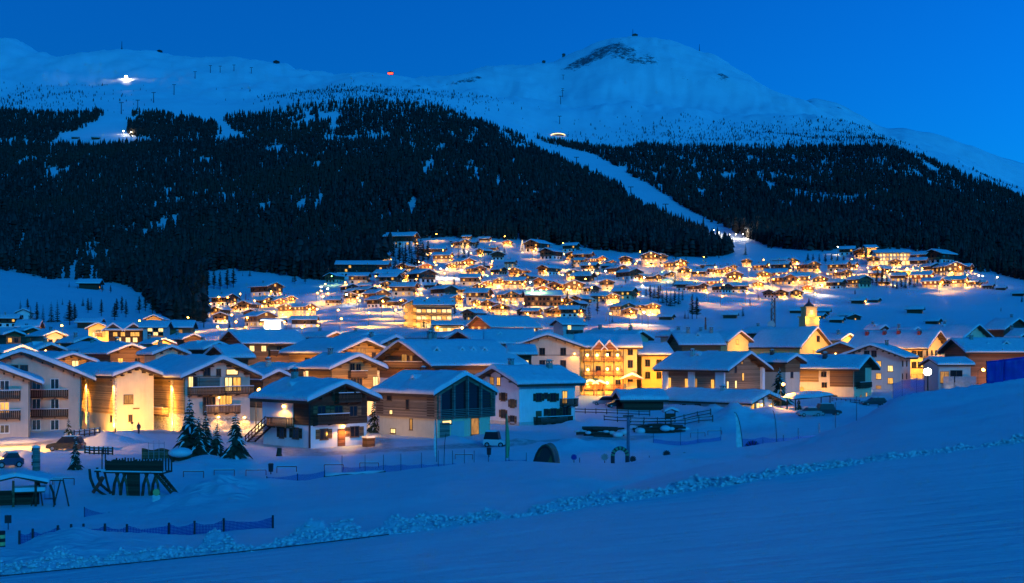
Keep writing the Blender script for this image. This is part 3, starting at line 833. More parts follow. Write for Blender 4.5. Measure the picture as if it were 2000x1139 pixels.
    def chimney(s, x, y, h=1.3, w=.7, mat='chim', cap=True):
        z0 = s.hw + s.rise - abs(x) * s.tp; h += .5
        b = MB(); b.box(x - w / 2, x + w / 2, y - w / 2, y + w / 2, z0 - .3, z0 + .3 + h)
        o = b.build('chimney', mat, s.root)
        c = MB(); t = z0 + .3 + h
        for sx in (-1, 1):
            for sy in (-1, 1): c.box(x + sx * w * .36 - .05, x + sx * w * .36 + .05, y + sy * w * .36 - .05, y + sy * w * .36 + .05, t, t + .3)
        c.box(x - w * .65, x + w * .65, y - w * .65, y + w * .65, t + .3, t + .4)
        c.build('chimney_cap', 'metal', o)
        if s.snow:
            q = MB(); q.ball((x, y, t + .42), w * .62, 8, 5, 0, .5); q.build('cap_snow', 'snow', o, smooth=True)
        return o
    def dormer(s, side, y, f=.45, w=1.8, h=1.0, mat='wood_dark', pane=None):
        # small triangular dormer; side -1/+1 slope, f share of the way down from the ridge
        x = side * s.W2 * f; z = s.hw + s.rise - abs(x) * s.tp + .2
        dep = (h + .3) / s.tp
        b = MB()
        b.prism([(-w / 2, -.3), (w / 2, -.3), (0, h)], 0, dep)
        rot = math.pi / 2 if side > 0 else -math.pi / 2
        o = b.build('dormer', mat, s.root, (x, y, z), (0, 0, rot))
        if pane:
            p = MB(); p.box(-w * .2, w * .2, -.03, .02, -.05, h * .4); p.build('pane', pane, o)
        q = MB(); t = .3
        q.prism([(-w / 2 - .35, -.32), (0, h + .02), (w / 2 + .35, -.32), (w / 2 + .4, -.1), (w / 2 + .2, .12), (0, h + t + .12), (-w / 2 - .2, .12), (-w / 2 - .4, -.1)], -.3, dep)
        q.build('dormer_snow', 'snow', o)
        return o

def corner_house(name, c_px, Y, a, right_px, left_px, gable, eave_py=None, hw=None, z=None, **k):
    # a house seen on its corner: the corner's column, its distance, the bearing of the wall that runs right from it and the columns where both walls end
    a = rad(a)
    X0 = MPX(c_px, Y); kr, kl = (right_px - 1000) / F, (left_px - 1000) / F
    R = (kr * Y - X0) / (math.cos(a) - kr * math.sin(a))
    Lw = (X0 - kl * Y) / (math.sin(a) + kl * math.cos(a))
    e1 = Vector((math.cos(a), math.sin(a))); e2 = Vector((-math.sin(a), math.cos(a)))
    c = Vector((X0, Y)) + e1 * R / 2 + e2 * Lw / 2
    if gable == 'R': w, l, rz = R, Lw, a
    else: w, l, rz = Lw, R, a - math.pi / 2
    zg = ground(c.x, c.y) if z is None else z
    pitch = k.get('pitch', 23.0); oe = k.get('oe', 1.0)
    if hw is None: hw = PXZ(eave_py, Y) + oe * math.tan(rad(pitch)) * .6 - zg
    PADS.append((c.x, c.y, rz, w / 2 + .3, l / 2 + .3, zg))
    return House(name, (c.x, c.y, zg), rz, w, l, hw, **k)
def face_house(name, px0, px1, Y, hw_py, facing='gable', depth=12.0, turn=0.0, z=None, **k):
    # a house seen square on: columns of the facing wall's ends, distance and eave row; turn is the small rotation in degrees
    x0, x1 = MPX(px0, Y), MPX(px1, Y)
    t = rad(turn); wd = (x1 - x0) / math.cos(t)
    nx, ny = math.sin(t), math.cos(t)
    cx, cy = (x0 + x1) / 2 - math.sin(t) * depth / 2, Y + math.cos(t) * depth / 2
    zg = ground(cx, cy) if z is None else z
    pitch = k.get('pitch', 23.0); oe = k.get('oe', 1.0)
    hw = PXZ(hw_py, Y) + oe * math.tan(rad(pitch)) * .6 - zg
    if facing == 'gable': w, l, rz = wd, depth, t
    else: w, l, rz = depth, wd, t + math.pi / 2      # eave side R... faces the viewer through local -x
    PADS.append((cx, cy, rz, w / 2 + .3, l / 2 + .3, zg))
    return House(name, (cx, cy, zg), rz, w, l, hw, **k)
# ------------------------------------------------------------------ the first row of houses
G_ROW = 'houses along the snowy road at the edge of town'
G_TOWN = 'snow-covered houses in the middle of town'

def pillar(h, face, px, w=.75, top=None, power=7000):
    # stone pillar washed by a lamp at its head and another at its foot
    u, _ = h.uz(face, px, 760)
    top = top or h.eave - .35
    o = h.panel('stone_pillar', 'stone_l', face, u - w / 2, u + w / 2, 0, top, .28)
    x, y, z = h.pt(face, u, top - .5, .62); x2, y2, z2 = h.pt(face, u, .5, .65)
    tx, ty, tz = h.pt(face, u, top * .3, .25); bx, by, bz = h.pt(face, u, top * .75, .25)
    b = MB(); b.box(-.1, .1, -.1, .1, -.06, .12)
    b.build('wall_washer', 'metal', h.root, (x, y, z + .18))
    spot((x, y, z), (tx, ty, tz), power, AMB, h.root, 62)
    spot((x2, y2, z2), (bx, by, bz), power * .8, AMB, h.root, 62)
    return o

# white apartment house, two staggered gables
A1 = face_house('apartment_house', -70, 49, 165, 750, 'gable', 12, 21, z=-.3, pitch=22, lower='pinkish', upper=None, oe=1.5, og=1.6, snow=.6, purlins=7, fine=3, cat='house', group=G_ROW,
                label='rosy white apartment house, the lower gable in front, cut by the left edge')
for py, pane in ((754, 'glass'), (796, 'lit'), (838, 'glass')): A1.winp('F', 9, py, 1.05, 1.35 if py < 830 else 1.0, pane=pane, fr='frame_w')
A1.balp('F', -40, 40, 778, mat='wood_dark', depth=1.2); A1.balp('F', -40, 40, 817, mat='wood_dark', depth=1.2)
A1.panel('downpipe', 'metal', 'F', A1.w / 2 - .16, A1.w / 2 - .04, 0, A1.hw - .1, .1)
A2 = face_house('apartment_house', -62, 145, 181, 742, 'gable', 13, 21, z=-.6, pitch=23, lower='pinkish', upper=None, oe=1.8, og=1.8, snow=.6, purlins=11, fine=3, group=G_ROW,
                label='rosy white apartment house with two long dark balconies beside the lit chalets')
for px in (71, 107):
    for py in ((750, 789, 830) if px == 107 else (752, 789, 830)): A2.winp('F', px, py, 1.05, 1.4, fr='frame_w')
for px in (28, 47): A2.winp('F', px, 722, .95, 1.2)
A2.balp('F', 56, 133, 775, mat='wood_dark', depth=1.2); A2.balp('F', 56, 133, 813, mat='wood_dark', depth=1.2)
A2.panel('downpipe', 'metal', 'F', A2.w / 2 - .16, A2.w / 2 - .04, 0, A2.hw - .1, .1)

A1.wash('F', 3, 3, 12, 1300, (1, .52, .22)); A2.wash('F', 1, 4, 13, 2200, (1, .52, .22))
# twin stone and timber chalets with lit pillars
B = corner_house('lit_chalet', 228, 181, 42, 300, 146, 'R', 736, pitch=20, lower='cream', upper=None, snow=.65, purlins=5, fine=3, z=-.6, group=G_ROW,
                 label='stone and timber chalet with two glowing pillars and a blank cream gable')
u0, _ = B.uz('L', 170, 760); u1, _ = B.uz('L', 226, 760)
B.panel('timber_cladding', 'wood_honey', 'L', u0, u1, 3.0, B.eave - .3, .12)
ue, _ = B.uz('L', 147, 760)
B.panel('timber_cladding', 'wood_honey', 'L', ue, u0 - .6, 3.0, B.eave - .3, .1)
pillar(B, 'L', 171); pillar(B, 'L', 225)
for px, py, w, h in ((197, 746, .7, 1.2), (198, 780, .6, 1.1), (217, 818, .5, .9), (214, 745, .8, .9)): B.winp('L', px, py, w, h)
B.winp('F', 251, 780, 1.3, 1.2, pane='lit_d', fr='frame'); B.winp('F', 255, 817, .5, .9)
for px, py in ((158, 753), (158, 785)): B.lampp('L', px, py, 260)
B.balp('L', 148, 163, 796, mat='wood_honey', depth=.8, snow=False)
u, z = B.uz('F', 266, 798); B.panel('name_board', 'trim', 'F', u - .5, u + .5, z - .1, z + .1, .06)
B.wash('L', u1 - 1.4, 1.0, 2.2, 900); B.wash('F', -2.0, 1.0, 3.0, 1100); B.wash('L', u0 - 1.5, 1.2, 2.5, 700)

C = corner_house('lit_chalet', 362, 182, 40, 488, 272, 'R', 738, pitch=23, lower='pinkish', upper=None, snow=.65, purlins=7, fine=3, z=-.6, oe=1.2, og=1.6, group=G_ROW,
                 label='stone and timber chalet with a lit loggia under its gable, behind the firs')
u0, _ = C.uz('L', 274, 760); u1, _ = C.uz('L', 361, 760)
C.panel('timber_cladding', 'wood_honey', 'L', u0 + 2.2, u1, 3.0, C.eave - .3, .12)
C.panel('timber_cladding', 'wood_honey', 'L', u0, u0 + .9, 0.2, C.eave - .3, .12)
pillar(C, 'L', 289); pillar(C, 'L', 338)
C.panel('stone_base', 'stone_l', 'L', u0 + 2.2, u1, -.6, 2.9, .16)
for px, py, w, h in ((316, 746, .7, 1.1), (320, 781, 1.2, 1.3), (349, 785, .55, 1.1), (320, 823, 1.3, 1.1)): C.winp('L', px, py, w, h)
C.balp('L', 293, 331, 806, mat='wood_honey', depth=1.2)
C.lampp('L', 282, 806, 420); C.lampp('L', 276, 742, 220)
C.balp('F', 366, 430, 770, mat='wood', depth=1.4); C.balp('F', 434, 487, 768, mat='wood', depth=1.4); C.balp('F', 396, 463, 806, mat='wood_v', depth=1.2)
C.winp('F', 373, 746, .75, 1.5, pane='lit_w'); C.winp('F', 383, 746, .9, 1.4, pane='glass'); C.winp('F', 404, 726, 1.0, 1.2); C.winp('F', 427, 728, .6, 1.0)
C.panel('timber_gable', 'wood_greyed', 'F', -3.4, .2, 5.4, 8.6, .05)
u0, z0 = C.uz('F', 440, 765); u1, z1 = C.uz('F', 471, 738)
C.win('F', (u0 + u1) / 2 - .8, z0 + .1, 1.1, 2.0, pane='lit_w'); C.win('F', (u0 + u1) / 2 + .6, z0 + .1, 1.2, 2.0, pane='lit')
C.win('F', (u0 + u1) / 2 - .2, z0 + 2.6, 1.8, .7, pane='lit_w', bars=1)
C.winp('F', 403, 783, 1.0, 1.2); C.winp('F', 414, 783, 1.0, 1.2); C.winp('F', 435, 783, .9, 1.7, pane='lit'); C.winp('F', 447, 781, .9, 1.2, pane='lit')
C.lampp('F', 426, 775, 300); C.lampp('F', 425.5, 813, 420); C.lampp('F', 476, 814, 520)
C.panel('stone_base', 'stone_l', 'F', -C.w / 2, C.w / 2, -.6, 2.3, .07)
for px, pane in ((402, 'glass'), (414, 'glass'), (440, 'lit_d'), (452, 'glass')): C.winp('F', px, 832, 1.3, 2.0, pane=pane)
C.wash('L', -1.0, .9, 3.2, 1300); C.wash('L', 4.5, .7, 2.6, 1500)

B.wash('F', 0, 3.0, 5.5, 2400); C.wash('F', 0, 1.5, 8, 900); C.wash('L', 0, 2.0, 5, 2200); B.wash('L', 0, 2, 5, 2200)
# dark chalet with outside stair
D = corner_house('dark_chalet', 607, 150, 45, 716, 514, 'R', 784, pitch=21, lower='white', upper='wood_dark', split=2.75, snow=.62, purlins=5, fine=3, z=-.1, oe=1.1, og=1.3, group=G_ROW,
                 label='dark timber chalet over a white ground floor with an outside stair and two lamps')
ul, _ = D.uz('L', 514, 800); um, _ = D.uz('L', 573, 800)
D.panel('plaster_bay', 'white', 'L', ul - .02, um, 2.75, D.hw - .02, .12)
D.winp('L', 549.6, 845, .9, 1.2, shut='wood_dark'); D.winp('L', 577, 846, 1.2, 1.25, shut='wood_dark')
D.door('L', um - 1.0, .9, 2.0, 'wood_red', 2.85)
D.lampp('L', 558, 792, 620, r=.2)
D.balp('L', 536, 574, 829, mat='wood', depth=1.3)
D.balp('F', 611, 672, 826, mat='wood_dark', depth=1.1); D.balp('F', 654, 699, 784, mat='wood_dark', depth=.9)
for px in (628, 661, 690): D.winp('F', px, 803, 1.1, 1.2, shut='wood')
D.winp('F', 672, 771, .9, 1.0)
D.winp('F', 633, 848, 1.1, 1.2, shut='wood'); D.winp('F', 693, 843, 1.3, 1.2, shut='wood')
u, z = D.uz('F', 667, 850); D.door('F', u, .95, 2.05, 'wood_red')
D.lampp('F', 668, 831, 520, r=.2)
D.panel('downpipe', 'metal', 'L', D.l / 2 - .14, D.l / 2 - .02, 0, D.hw, .22)
D.wash('F', 2, 1.2, 5, 260); D.dormer(-1, 1.2, .5, 1.4, .75, 'wood_dark'); D.chimney(-.4, 3.8, .9)
st = MB()                                         # stair along the wall
ub, _ = D.uz('L', 536, 829)
for k in range(13):
    f = k / 12; uu = ub - .3 - f * 4.4; zz = 2.65 - f * 2.6
    st.box(uu - .19, uu + .19, -1.25, -.15, zz - .05, zz)
for yy in (-1.28, -.14): st.bar((ub - .1, yy, 2.6), (ub - 4.9, yy, -.15), .07, .26)
for k in range(7):
    f = k / 6; uu = ub - .3 - f * 4.4; zz = 2.65 - f * 2.6; st.box(uu - .05, uu + .05, -1.32, -1.24, zz - .1, zz + 1.0)
st.bar((ub - .1, -1.28, 3.62), (ub - 4.9, -1.28, .85), .08, .1); st.bar((ub - .1, -1.28, 3.15), (ub - 4.9, -1.28, .4), .05, .08)
st.build('outside_stair', 'wood_dark', D.root, D.pt('L', 0, 0), (0, 0, FACE_ROT['L']))

# barn-like house with glazed gable
E = corner_house('barn_house', 854, 166, 45, 957, 741, 'R', 772, pitch=24, lower='cream', upper='wood_old', split=2.55, jut=.38, snow=.62, purlins=0, fine=3, z=0, oe=.9, og=.5, group=G_ROW,
                 label='timber barn house with a glazed dark gable above a pale ground floor')
for px, py, w, h, p in ((760.6, 777, .95, .6, 'glass'), (796, 790, .6, 1.3, 'glass'), (764, 805, .6, .5, 'lit_w')): E.winp('L', px, py, w, h, pane=p, bars=1)
E.winp('L', 764, 842, .95, .55, pane='lit_w', bars=2); E.winp('L', 799, 829, .5, 1.4, pane='lit_d', bars=1)
E.panel('gable_glazing', 'glass', 'F', -E.w / 2 + .3, E.w / 2 - .3, 2.9, E.hw - .1, .05)
gz = MB(); gz.prism([(-E.w / 2 + .5, 0), (E.w / 2 - .5, 0), (0, E.rise - .35)], -.05, .02); gz.build('gable_glazing', 'glass', E.root, E.pt('F', 0, E.hw - .08), (0, 0, 0))
for k in range(5):
    u = -E.w / 2 - .1 + (E.w + .2) * k / 4; zt = E.hw + E.rise * (1 - abs(u) / (E.w / 2 + .1)) - .05
    E.panel('gable_post', 'wood_greyed', 'F', u - .1, u + .1, 2.6, zt, .5)
for k in range(5): E.panel('balcony_rail', 'wood_greyed', 'F', -E.w / 2, E.w / 2, 2.75 + k * .24, 2.85 + k * .24, .42, .3)
for fc, uu in (('L', E.l / 2 - .9), ('L', -E.l / 2 + .6), ('F', E.w / 2 - .9)):
    for k in range(8): E.panel('log_end', 'wood_dark', fc, uu - .75, uu + .75, 2.9 + k * .36, 3.03 + k * .36, .06)
E.winp('F', 931, 833, 1.4, 2.2, pane='lit_d', bars=1)
u, _ = E.uz('F', 872, 850); E.panel('shed_door', 'wood_greyed', 'F', u - .9, u + .9, 0, 2.0, .06)
u, _ = E.uz('F', 897, 850); E.panel('garage_door', 'greyp', 'F', u - 1.2, u + 1.2, 0, 2.1, .06)
E.winp('F', 876, 825, 1.6, .4, pane='lit_w', bars=1)
E.dormer(-1, 1.0, .5, 2.0, .9, 'wood'); E.chimney(1.6, 4.2, .7, .6)

# white house with shutters
Fh = corner_house('shuttered_house', 1014, 193, 38, 1123, 934, 'L', 752, pitch=21, lower='white', upper='wood_dark', split=9, snow=.6, purlins=5, fine=3, z=0, oe=1.1, og=1.2, group=G_ROW,
                  label='white house with dark shutters and a timber gable beside the barn house')
Fh.winp('F', 961, 744, .9, 1.1, pane='lit_d'); Fh.winp('F', 974, 745, .8, 1.2, pane='lit')
for px, py in ((983, 775), (1001, 788), (983, 808), (1001, 820)): Fh.winp('F', px, py, .95, 1.2, shut='wood')
for px, w in ((1052, 1.0), (1080, 1.1)):
    Fh.winp('R', px, 776, w, 1.2, shut='wood_dark')
Fh.winp('R', 1066, 773, .6, .8); Fh.winp('R', 1103, 776, .9, 1.9, pane='lit'); Fh.winp('R', 1066, 805, .7, .9); Fh.winp('R', 1081, 807, 1.1, 1.4, shut='wood_dark'); Fh.winp('R', 1104, 804, 1.1, 1.3, shut='wood_dark')
u, _ = Fh.uz('R', 1052, 810); Fh.door('R', u, .95, 2.05)
Fh.balp('R', 1093, 1121, 791, mat='wood_dark', depth=1.1); Fh.balp('R', 1042, 1110, 826, mat='wood_dark', depth=1.2, h=.9)
Fh.panel('plinth', 'greyp', 'R', -Fh.l / 2, Fh.l / 2, -.4, .5, .06); Fh.panel('plinth', 'greyp', 'F', -Fh.w / 2, Fh.w / 2, -.4, .5, .06)
Fh.wash('F', 0, 2, 6, 250, (1, .55, .25)); Fh.chimney(-.9, -2.5, .9); Fh.chimney(1.5, 3.6, .8, .8)

# big dark chalet with dormers
Gh = corner_house('dormer_chalet', 850, 228, 36, 1008, 742, 'L', 715, pitch=22, lower='white', upper='wood', split=5.6, snow=.6, purlins=7, fine=2, oe=1.4, og=1.8, group=G_TOWN,
                  label='large timber chalet with a row of small dormers behind the barn house')
for y, w in ((-6.4, 2.2), (-.6, 2.0), (2.0, 2.0), (4.6, 2.0)): Gh.dormer(1, y, .52, w, 1.05, 'wood')
Gh.winp('F', 790, 700, 1.8, 1.5, pane='lit_d'); Gh.winp('F', 803, 703, .9, 1.6, pane='lit_d'); Gh.winp('F', 820, 714, 1.0, 1.6)
Gh.balp('F', 760, 838, 716, mat='wood', depth=1.2)
for px in (765, 790, 815): Gh.winp('F', px, 735, 1.1, 1.3, pane='glass')
for px in (885, 945): Gh.lampp('R', px, 726, 260)
Gh.chimney(.2, -4.2, 1.0); Gh.chimney(-.6, -2.6, 1.0)

# chalets on the left of the centre
H1 = corner_house('ochre_chalet', 660, 252, 42, 752, 566, 'R', 691, pitch=21, lower='stone_l', upper='wood_ochre', split=6.0, snow=.65, purlins=7, fine=2, oe=1.2, og=1.7, group=G_TOWN, label='large ochre timber chalet with stone corner, upper of the two in the lamplight')
H1.winp('F', 705, 690, 2.0, 2.0, pane='lit_d'); H1.winp('F', 682, 694, 1.0, 1.4); H1.winp('F', 730, 694, .9, 1.2)
for px in (600, 615, 640): H1.winp('L', px, 704, 1.6, 1.0, pane='glass')
H1.winp('L', 602, 736, .9, 2.0, pane='lit_w')
H2 = corner_house('ochre_chalet', 648, 215, 42, 736, 597, 'R', 722, pitch=21, lower='cream', upper='wood_ochre', split=3.0, snow=.65, purlins=5, fine=2, oe=1.2, og=1.4, group=G_TOWN, label='ochre timber chalet with a small balcony, lower of the two in the lamplight')
H2.winp('F', 688, 718, .9, 1.4); H2.winp('F', 700, 719, .9, 1.4); H2.balp('F', 680, 712, 736, mat='wood', depth=1.0); H2.winp('F', 690, 746, 1.0, 1.3); H2.winp('F', 702, 746, 1.0, 1.3); H2.winp('F', 733, 745, 1.0, 1.6, pane='lit_w')
H2.winp('L', 600, 731, .9, 1.6, pane='lit_w'); H2.chimney(-1, 2, .8)
H1.wash('F', 2.5, 6.0, 6.0, 2400); H2.wash('F', 2.5, 2.0, 5.0, 2200); H2.wash('L', -2.0, 2.0, 5.0, 1800); H1.wash('L', -2.0, 6.5, 5.0, 2200)
H3 = corner_house('gable_chalet', 514, 203, 42, 562, 468, 'R', 743, pitch=23, lower='cream', upper='wood', split=2.2, snow=.6, purlins=3, fine=2, group=G_TOWN, label='brown chalet tucked between the loggia chalet and the dark chalet')
H4 = corner_house('gable_chalet', 566, 232, 42, 592, 498, 'R', 724, pitch=20, lower='beige', upper='wood', split=2.5, snow=.55, fine=2, group=G_TOWN, label='low chalet with a wide bare snow roof and one stone chimney'); H4.chimney(-2.0, .5, 1.1, .8, 'stone_l')
H5 = corner_house('gable_chalet', 447, 240, 38, 484, 409, 'L', 700, pitch=22, lower='cream', upper='wood_dark', split=2.6, snow=.6, fine=2, group=G_TOWN, label='small chalet with warm-edged snow gable behind the loggia chalet')
I1 = corner_house('long_chalet', 478, 300, 35, 590, 437, 'L', 672, pitch=22, lower='beige', upper='wood', split=5.0, snow=.6, fine=2, purlins=5, oe=1.2, og=1.4, group=G_TOWN, label='long brown timber chalet with two small lit windows under the eave')
I1.winp('R', 492, 681, 1.2, 1.3, pane='lit_w'); I1.winp('R', 515, 681, 1.2, 1.3, pane='lit_w'); I1.winp('R', 545, 684, 1.2, 1.6); I1.balp('R', 525, 580, 693, mat='wood_dark', depth=1.1); I1.winp('F', 455, 680, 1.0, 1.2)
I2 = corner_house('gable_chalet', 746, 285, 42, 792, 690, 'R', 674, pitch=22, lower='cream', upper='wood_ochre', split=6.5, snow=.6, fine=2, purlins=5, group=G_TOWN, label='chalet with a lit ochre gable above the two ochre chalets'); I2.chimney(-1.5, 1, .9); I2.winp('F', 765, 683, 1.2, 1.4, pane='lit_d'); I2.winp('F', 779, 683, 1.2, 1.4, pane='lit_d'); I2.lampp('F', 770, 692, 700)
U1 = corner_house('gable_chalet', 870, 305, 30, 905, 798, 'R', 661, pitch=20, lower='cream', upper='wood', split=5, snow=.55, fine=1, group=G_TOWN, label='low wide chalet just behind the dormered roof'); U1.chimney(0, 2, .8); U1.chimney(-1.4, 0, .8)
U2 = corner_house('gable_chalet', 925, 290, 36, 985, 880, 'L', 667, pitch=21, lower='cream', upper='wood_dark', split=6, snow=.55, fine=1, group=G_TOWN, label='dark gabled chalet between the dormered chalet and the beige hotel')
U3 = face_house('small_chalet', 1003, 1038, 243, 694, 'eave', 8, 5, lower='wood_dark', upper=None, pitch=18, snow=.6, fine=1, group=G_TOWN, label='small dark annex with thick snow in front of the beige hotel'); U3.winp('L', 1025, 709, 1.4, 1.0, pane='lit_w')
V1 = face_house('hotel_wing', 955, 1036, 274, 673, 'eave', 13, 2, lower='beige', upper=None, pitch=22, snow=.6, fine=2, group=G_TOWN, label='long low hotel wing under flat snow left of the beige gable'); V1.dormer(-1, 2, .4, 1.8, .7)

# the hotel: beige gable and yellow balcony front
J1 = face_house('beige_hotel', 1006, 1132, 268, 680, 'gable', 18, -2, pitch=19, lower='beige', upper='wood', split=30, snow=.6, fine=2, purlins=7, oe=1.2, og=1.6, group=G_TOWN, label='four-storey beige hotel with a broad timber gable')
for px in (1059, 1100):
    for py in (687, 711, 735, 759): J1.winp('F', px, py, 1.1, 1.5)
J1.lampp('F', 1122, 690, 500); J1.panel('string_course', 'trim', 'F', -J1.w / 2, J1.w / 2, 8.6, 8.72, .05)
J2 = face_house('balcony_hotel', 1133, 1244, 272, 680, 'eave', 13, -2, pitch=20, lower='yellow', upper=None, snow=.6, fine=3, oe=1.0, og=1.2, group=G_TOWN, label='yellow hotel front with stacked dark balconies and globe lamps')
cols = ((1139, 1158), (1160, 1179), (1180, 1198), (1199, 1217))
for fi, py in enumerate((705, 733, 760)):
    for ci, (p0, p1) in enumerate(cols):
        J2.balp('L', p0, p1, py, mat='wood_red', depth=1.3, snow=False)
        J2.winp('L', (p0 + p1) / 2 - 1, py - 9, 1.0, 1.9, pane=('lit_d', 'lit', 'glass')[(fi + ci) % 3])
for px in (1141, 1159, 1179.5, 1198.5, 1217):
    u, _ = J2.uz('L', px, 720); b = MB(); b.box(-.09, .09, -.09, .09, 0, J2.hw - .1); b.build('balcony_post', 'beam', J2.root, J2.pt('L', u, 0, 1.25))
for px, py in ((1147, 693), (1166, 693), (1186, 692.5), (1206, 693), (1148, 721.5), (1186, 720), (1206, 720), (1147, 749), (1186, 747)): J2.lampp('L', px, py, 340, col=(1, .66, .12), out=1.5, r=.3)
for py in (686, 711, 738): J2.winp('L', 1231, py, 1.0, 1.5)
for px in (1170, 1190):
    u, _ = J2.uz('L', px, 680)
    b = MB(); b.prism([(-1.5, 0), (1.5, 0), (0, 1.7)], -1.5, 2.5); o = b.build('gable_dormer', 'wood_red', J2.root, J2.pt('L', u, J2.hw - .6), (0, 0, FACE_ROT['L']))
    q = MB(); q.prism([(-1.9, -.2), (0, 1.75), (1.9, -.2), (1.95, .1), (1.6, .45), (0, 2.25), (-1.6, .45), (-1.95, .1)], -1.8, 2.6); q.build('dormer_snow', 'snow', o)
for px, w in ((1152, 3.2), (1170, 2.6), (1233, 4.6)):
    u, _ = J2.uz('L', px, 780)
    b = MB(); b.prism([(-w / 2, 0), (w / 2, 0), (0, w * .2)], -3.2, 0)
    for sx in (-1, 1): b.box(sx * w / 2 * .9 - .08, sx * w / 2 * .9 + .08, -3.1, -2.94, -2.5, 0)
    o = b.build('entrance_canopy', 'wood_red', J2.root, J2.pt('L', u, 2.5 if w < 4 else 3.6), (0, 0, FACE_ROT['L']))
    q = MB(); q.prism([(-w / 2 - .3, -.02), (0, w * .2 + .05), (w / 2 + .3, -.02), (w / 2 + .3, .2), (w / 4, w * .1 + .55), (0, w * .2 + .6), (-w / 4, w * .1 + .55), (-w / 2 - .3, .2)], -3.5, 0); q.build('canopy_snow', 'snow', o)
for px in (1143, 1165, 1185, 1200, 1225): J2.winp('L', px, 780, 1.4, 2.0, pane='lit')
J2.wash('L', 0, 1.8, 4.4, 1500); J2.wash('L', -4, 1.8, 4.2, 1300); J2.wash('L', 4.5, 5, 6, 1800); J2.wash('L', 7, 10.5, 5, 900)

J1.wash('F', 2, 3, 9, 1300); Gh.wash('F', 0, 5.5, 6, 2200); Gh.wash('R', 0, 6, 4, 500); I1.wash('R', 0, 4, 6, 1900); I1.wash('F', 0, 4, 6, 500); H1.wash('F', -1, 6, 6, 2800); H2.wash('F', -2, 3, 5, 2000); J2.wash('L', 0, 3, 9, 5500); H3.wash('F', 0, 3, 4, 400); E.wash('L', -1, 2.0, 8, 900, (1, .55, .25))
# right of the hotel
X1 = corner_house('gable_chalet', 1232, 312, 42, 1266, 1172, 'R', 663, pitch=24, lower='cream', upper=None, snow=.55, fine=2, group=G_TOWN, label='chalet with a small grey gable rising behind the balcony hotel'); X1.chimney(-.3, -2.5, .9)
X2 = face_house('orange_house', 1253, 1306, 276, 694, 'eave', 11, 8, lower='orange', upper=None, pitch=20, snow=.6, fine=2, group=G_TOWN, label='orange house glowing between the balcony hotel and the pillared barn')
for py in (709, 733): X2.winp('L', 1265, py, 1.0, 1.4); X2.winp('L', 1287, py, 1.0, 1.4)
X2.chimney(-1.5, 3, .8, .7, 'red'); X2.wash('L', 1.5, 5.5, 4.5, 2200); X2.wash('L', -1.5, 2, 4.0, 1200)
X5 = face_house('town_house', 1332, 1408, 305, 675, 'eave', 13, 6, lower='cream', upper='wood', split=5, pitch=22, snow=.55, fine=1, group=G_TOWN, label='town house whose snow roof shows behind the pillared barn'); X5.chimney(-1, 2, 1.0); X5.chimney(-1, -4, 1.0); X5.dormer(-1, 0, .4)
X3 = corner_house('lit_gable_house', 1421, 335, 44, 1462, 1392, 'R', 668, pitch=26, lower='yellow', upper=None, snow=.5, fine=1, group=G_TOWN, label='house with a bright yellow gable behind the pillared barn'); X3.winp('F', 1440, 668, 1.0, 1.2, pane='lit'); X3.wash('F', 0, 8, 5, 2600)

K = corner_house('pillared_barn', 1417, 252, 45, 1488, 1297, 'R', 724, pitch=24, lower='wood_dark', upper='wood_old', split=.02, snow=.6, fine=3, purlins=5, oe=1.3, og=1.8, jut=.0, group=G_TOWN, label='big weathered timber barn hotel with white pillars and slot windows')
for px, w in ((1301, 1.3), (1352, 1.5), (1408, 2.2)):
    u, _ = K.uz('L', px, 740); K.panel('white_pillar', 'white', 'L', u - w / 2, u + w / 2, -.2, K.eave - .25, .5)
u, _ = K.uz('F', 1487, 730); K.panel('white_pillar', 'white', 'F', u - .45, u + .45, -.2, K.hw + .3, .6)
for px, py, p in ((1308, 748, 'lit'), (1341, 750, 'lit'), (1359, 750, 'lit_d'), (1392, 752, 'lit')): K.winp('L', px, py, .75, 2.2, pane=p, bars=1)
for px, py, h, p in ((1449, 706, 1.1, 'lit_d'), (1451, 736, 1.5, 'lit'), (1421, 752, 1.4, 'lit_w'), (1437, 751, 1.5, 'lit_w'), (1437, 722, 1.2, 'glass')): K.winp('F', px, py, .6, h, pane=p, bars=1)
K.dormer(-1, 2.0, .32, 2.0, 1.0); K.chimney(-2.6, 3.4, 1.0, .8, 'greyp')
for px in (1308, 1341, 1392): u, _ = K.uz('L', px, 750); point(K.world(K.pt('L', u, 2.4, .7)), 40, r=.1)

K.wash('F', 0, 2.0, 6, 800); K.wash('L', 0, 1.0, 4, 350)
Lm = corner_house('low_lodge', 1462, 236, 45, 1517, 1293, 'R', 789, pitch=17, lower='white', upper='wood_ochre', split=9, snow=.75, fine=3, purlins=5, oe=1.0, og=1.5, z=-.1, group=G_ROW, label='low white lodge with a lit timber porch under deep snow')
for px, w in ((1311, 1.3), (1327, .7), (1336, .7), (1363, 1.3)): Lm.winp('L', px, 795, w, 1.0)
for px, p in ((1470, 'lit'), (1480, 'lit_w'), (1490, 'lit_w'), (1508, 'lit')): Lm.winp('F', px, 797, .9, 1.9, pane=p)
for f in (-.46, -.16, .16, .46):
    b = MB(); b.box(-.1, .1, -.1, .1, -.3, Lm.hw + Lm.rise * (1 - abs(f) * 2) - .1); b.build('porch_post', 'wood_ochre', Lm.root, Lm.pt('F', f * Lm.w, 0, 1.2))
Lm.lampp('F', 1485, 790, 420); Lm.lampp('F', 1503, 792, 320); Lm.lampp('L', 1450, 793, 200)
Lm.chimney(-1.2, -2, .7, .9, 'greyp')
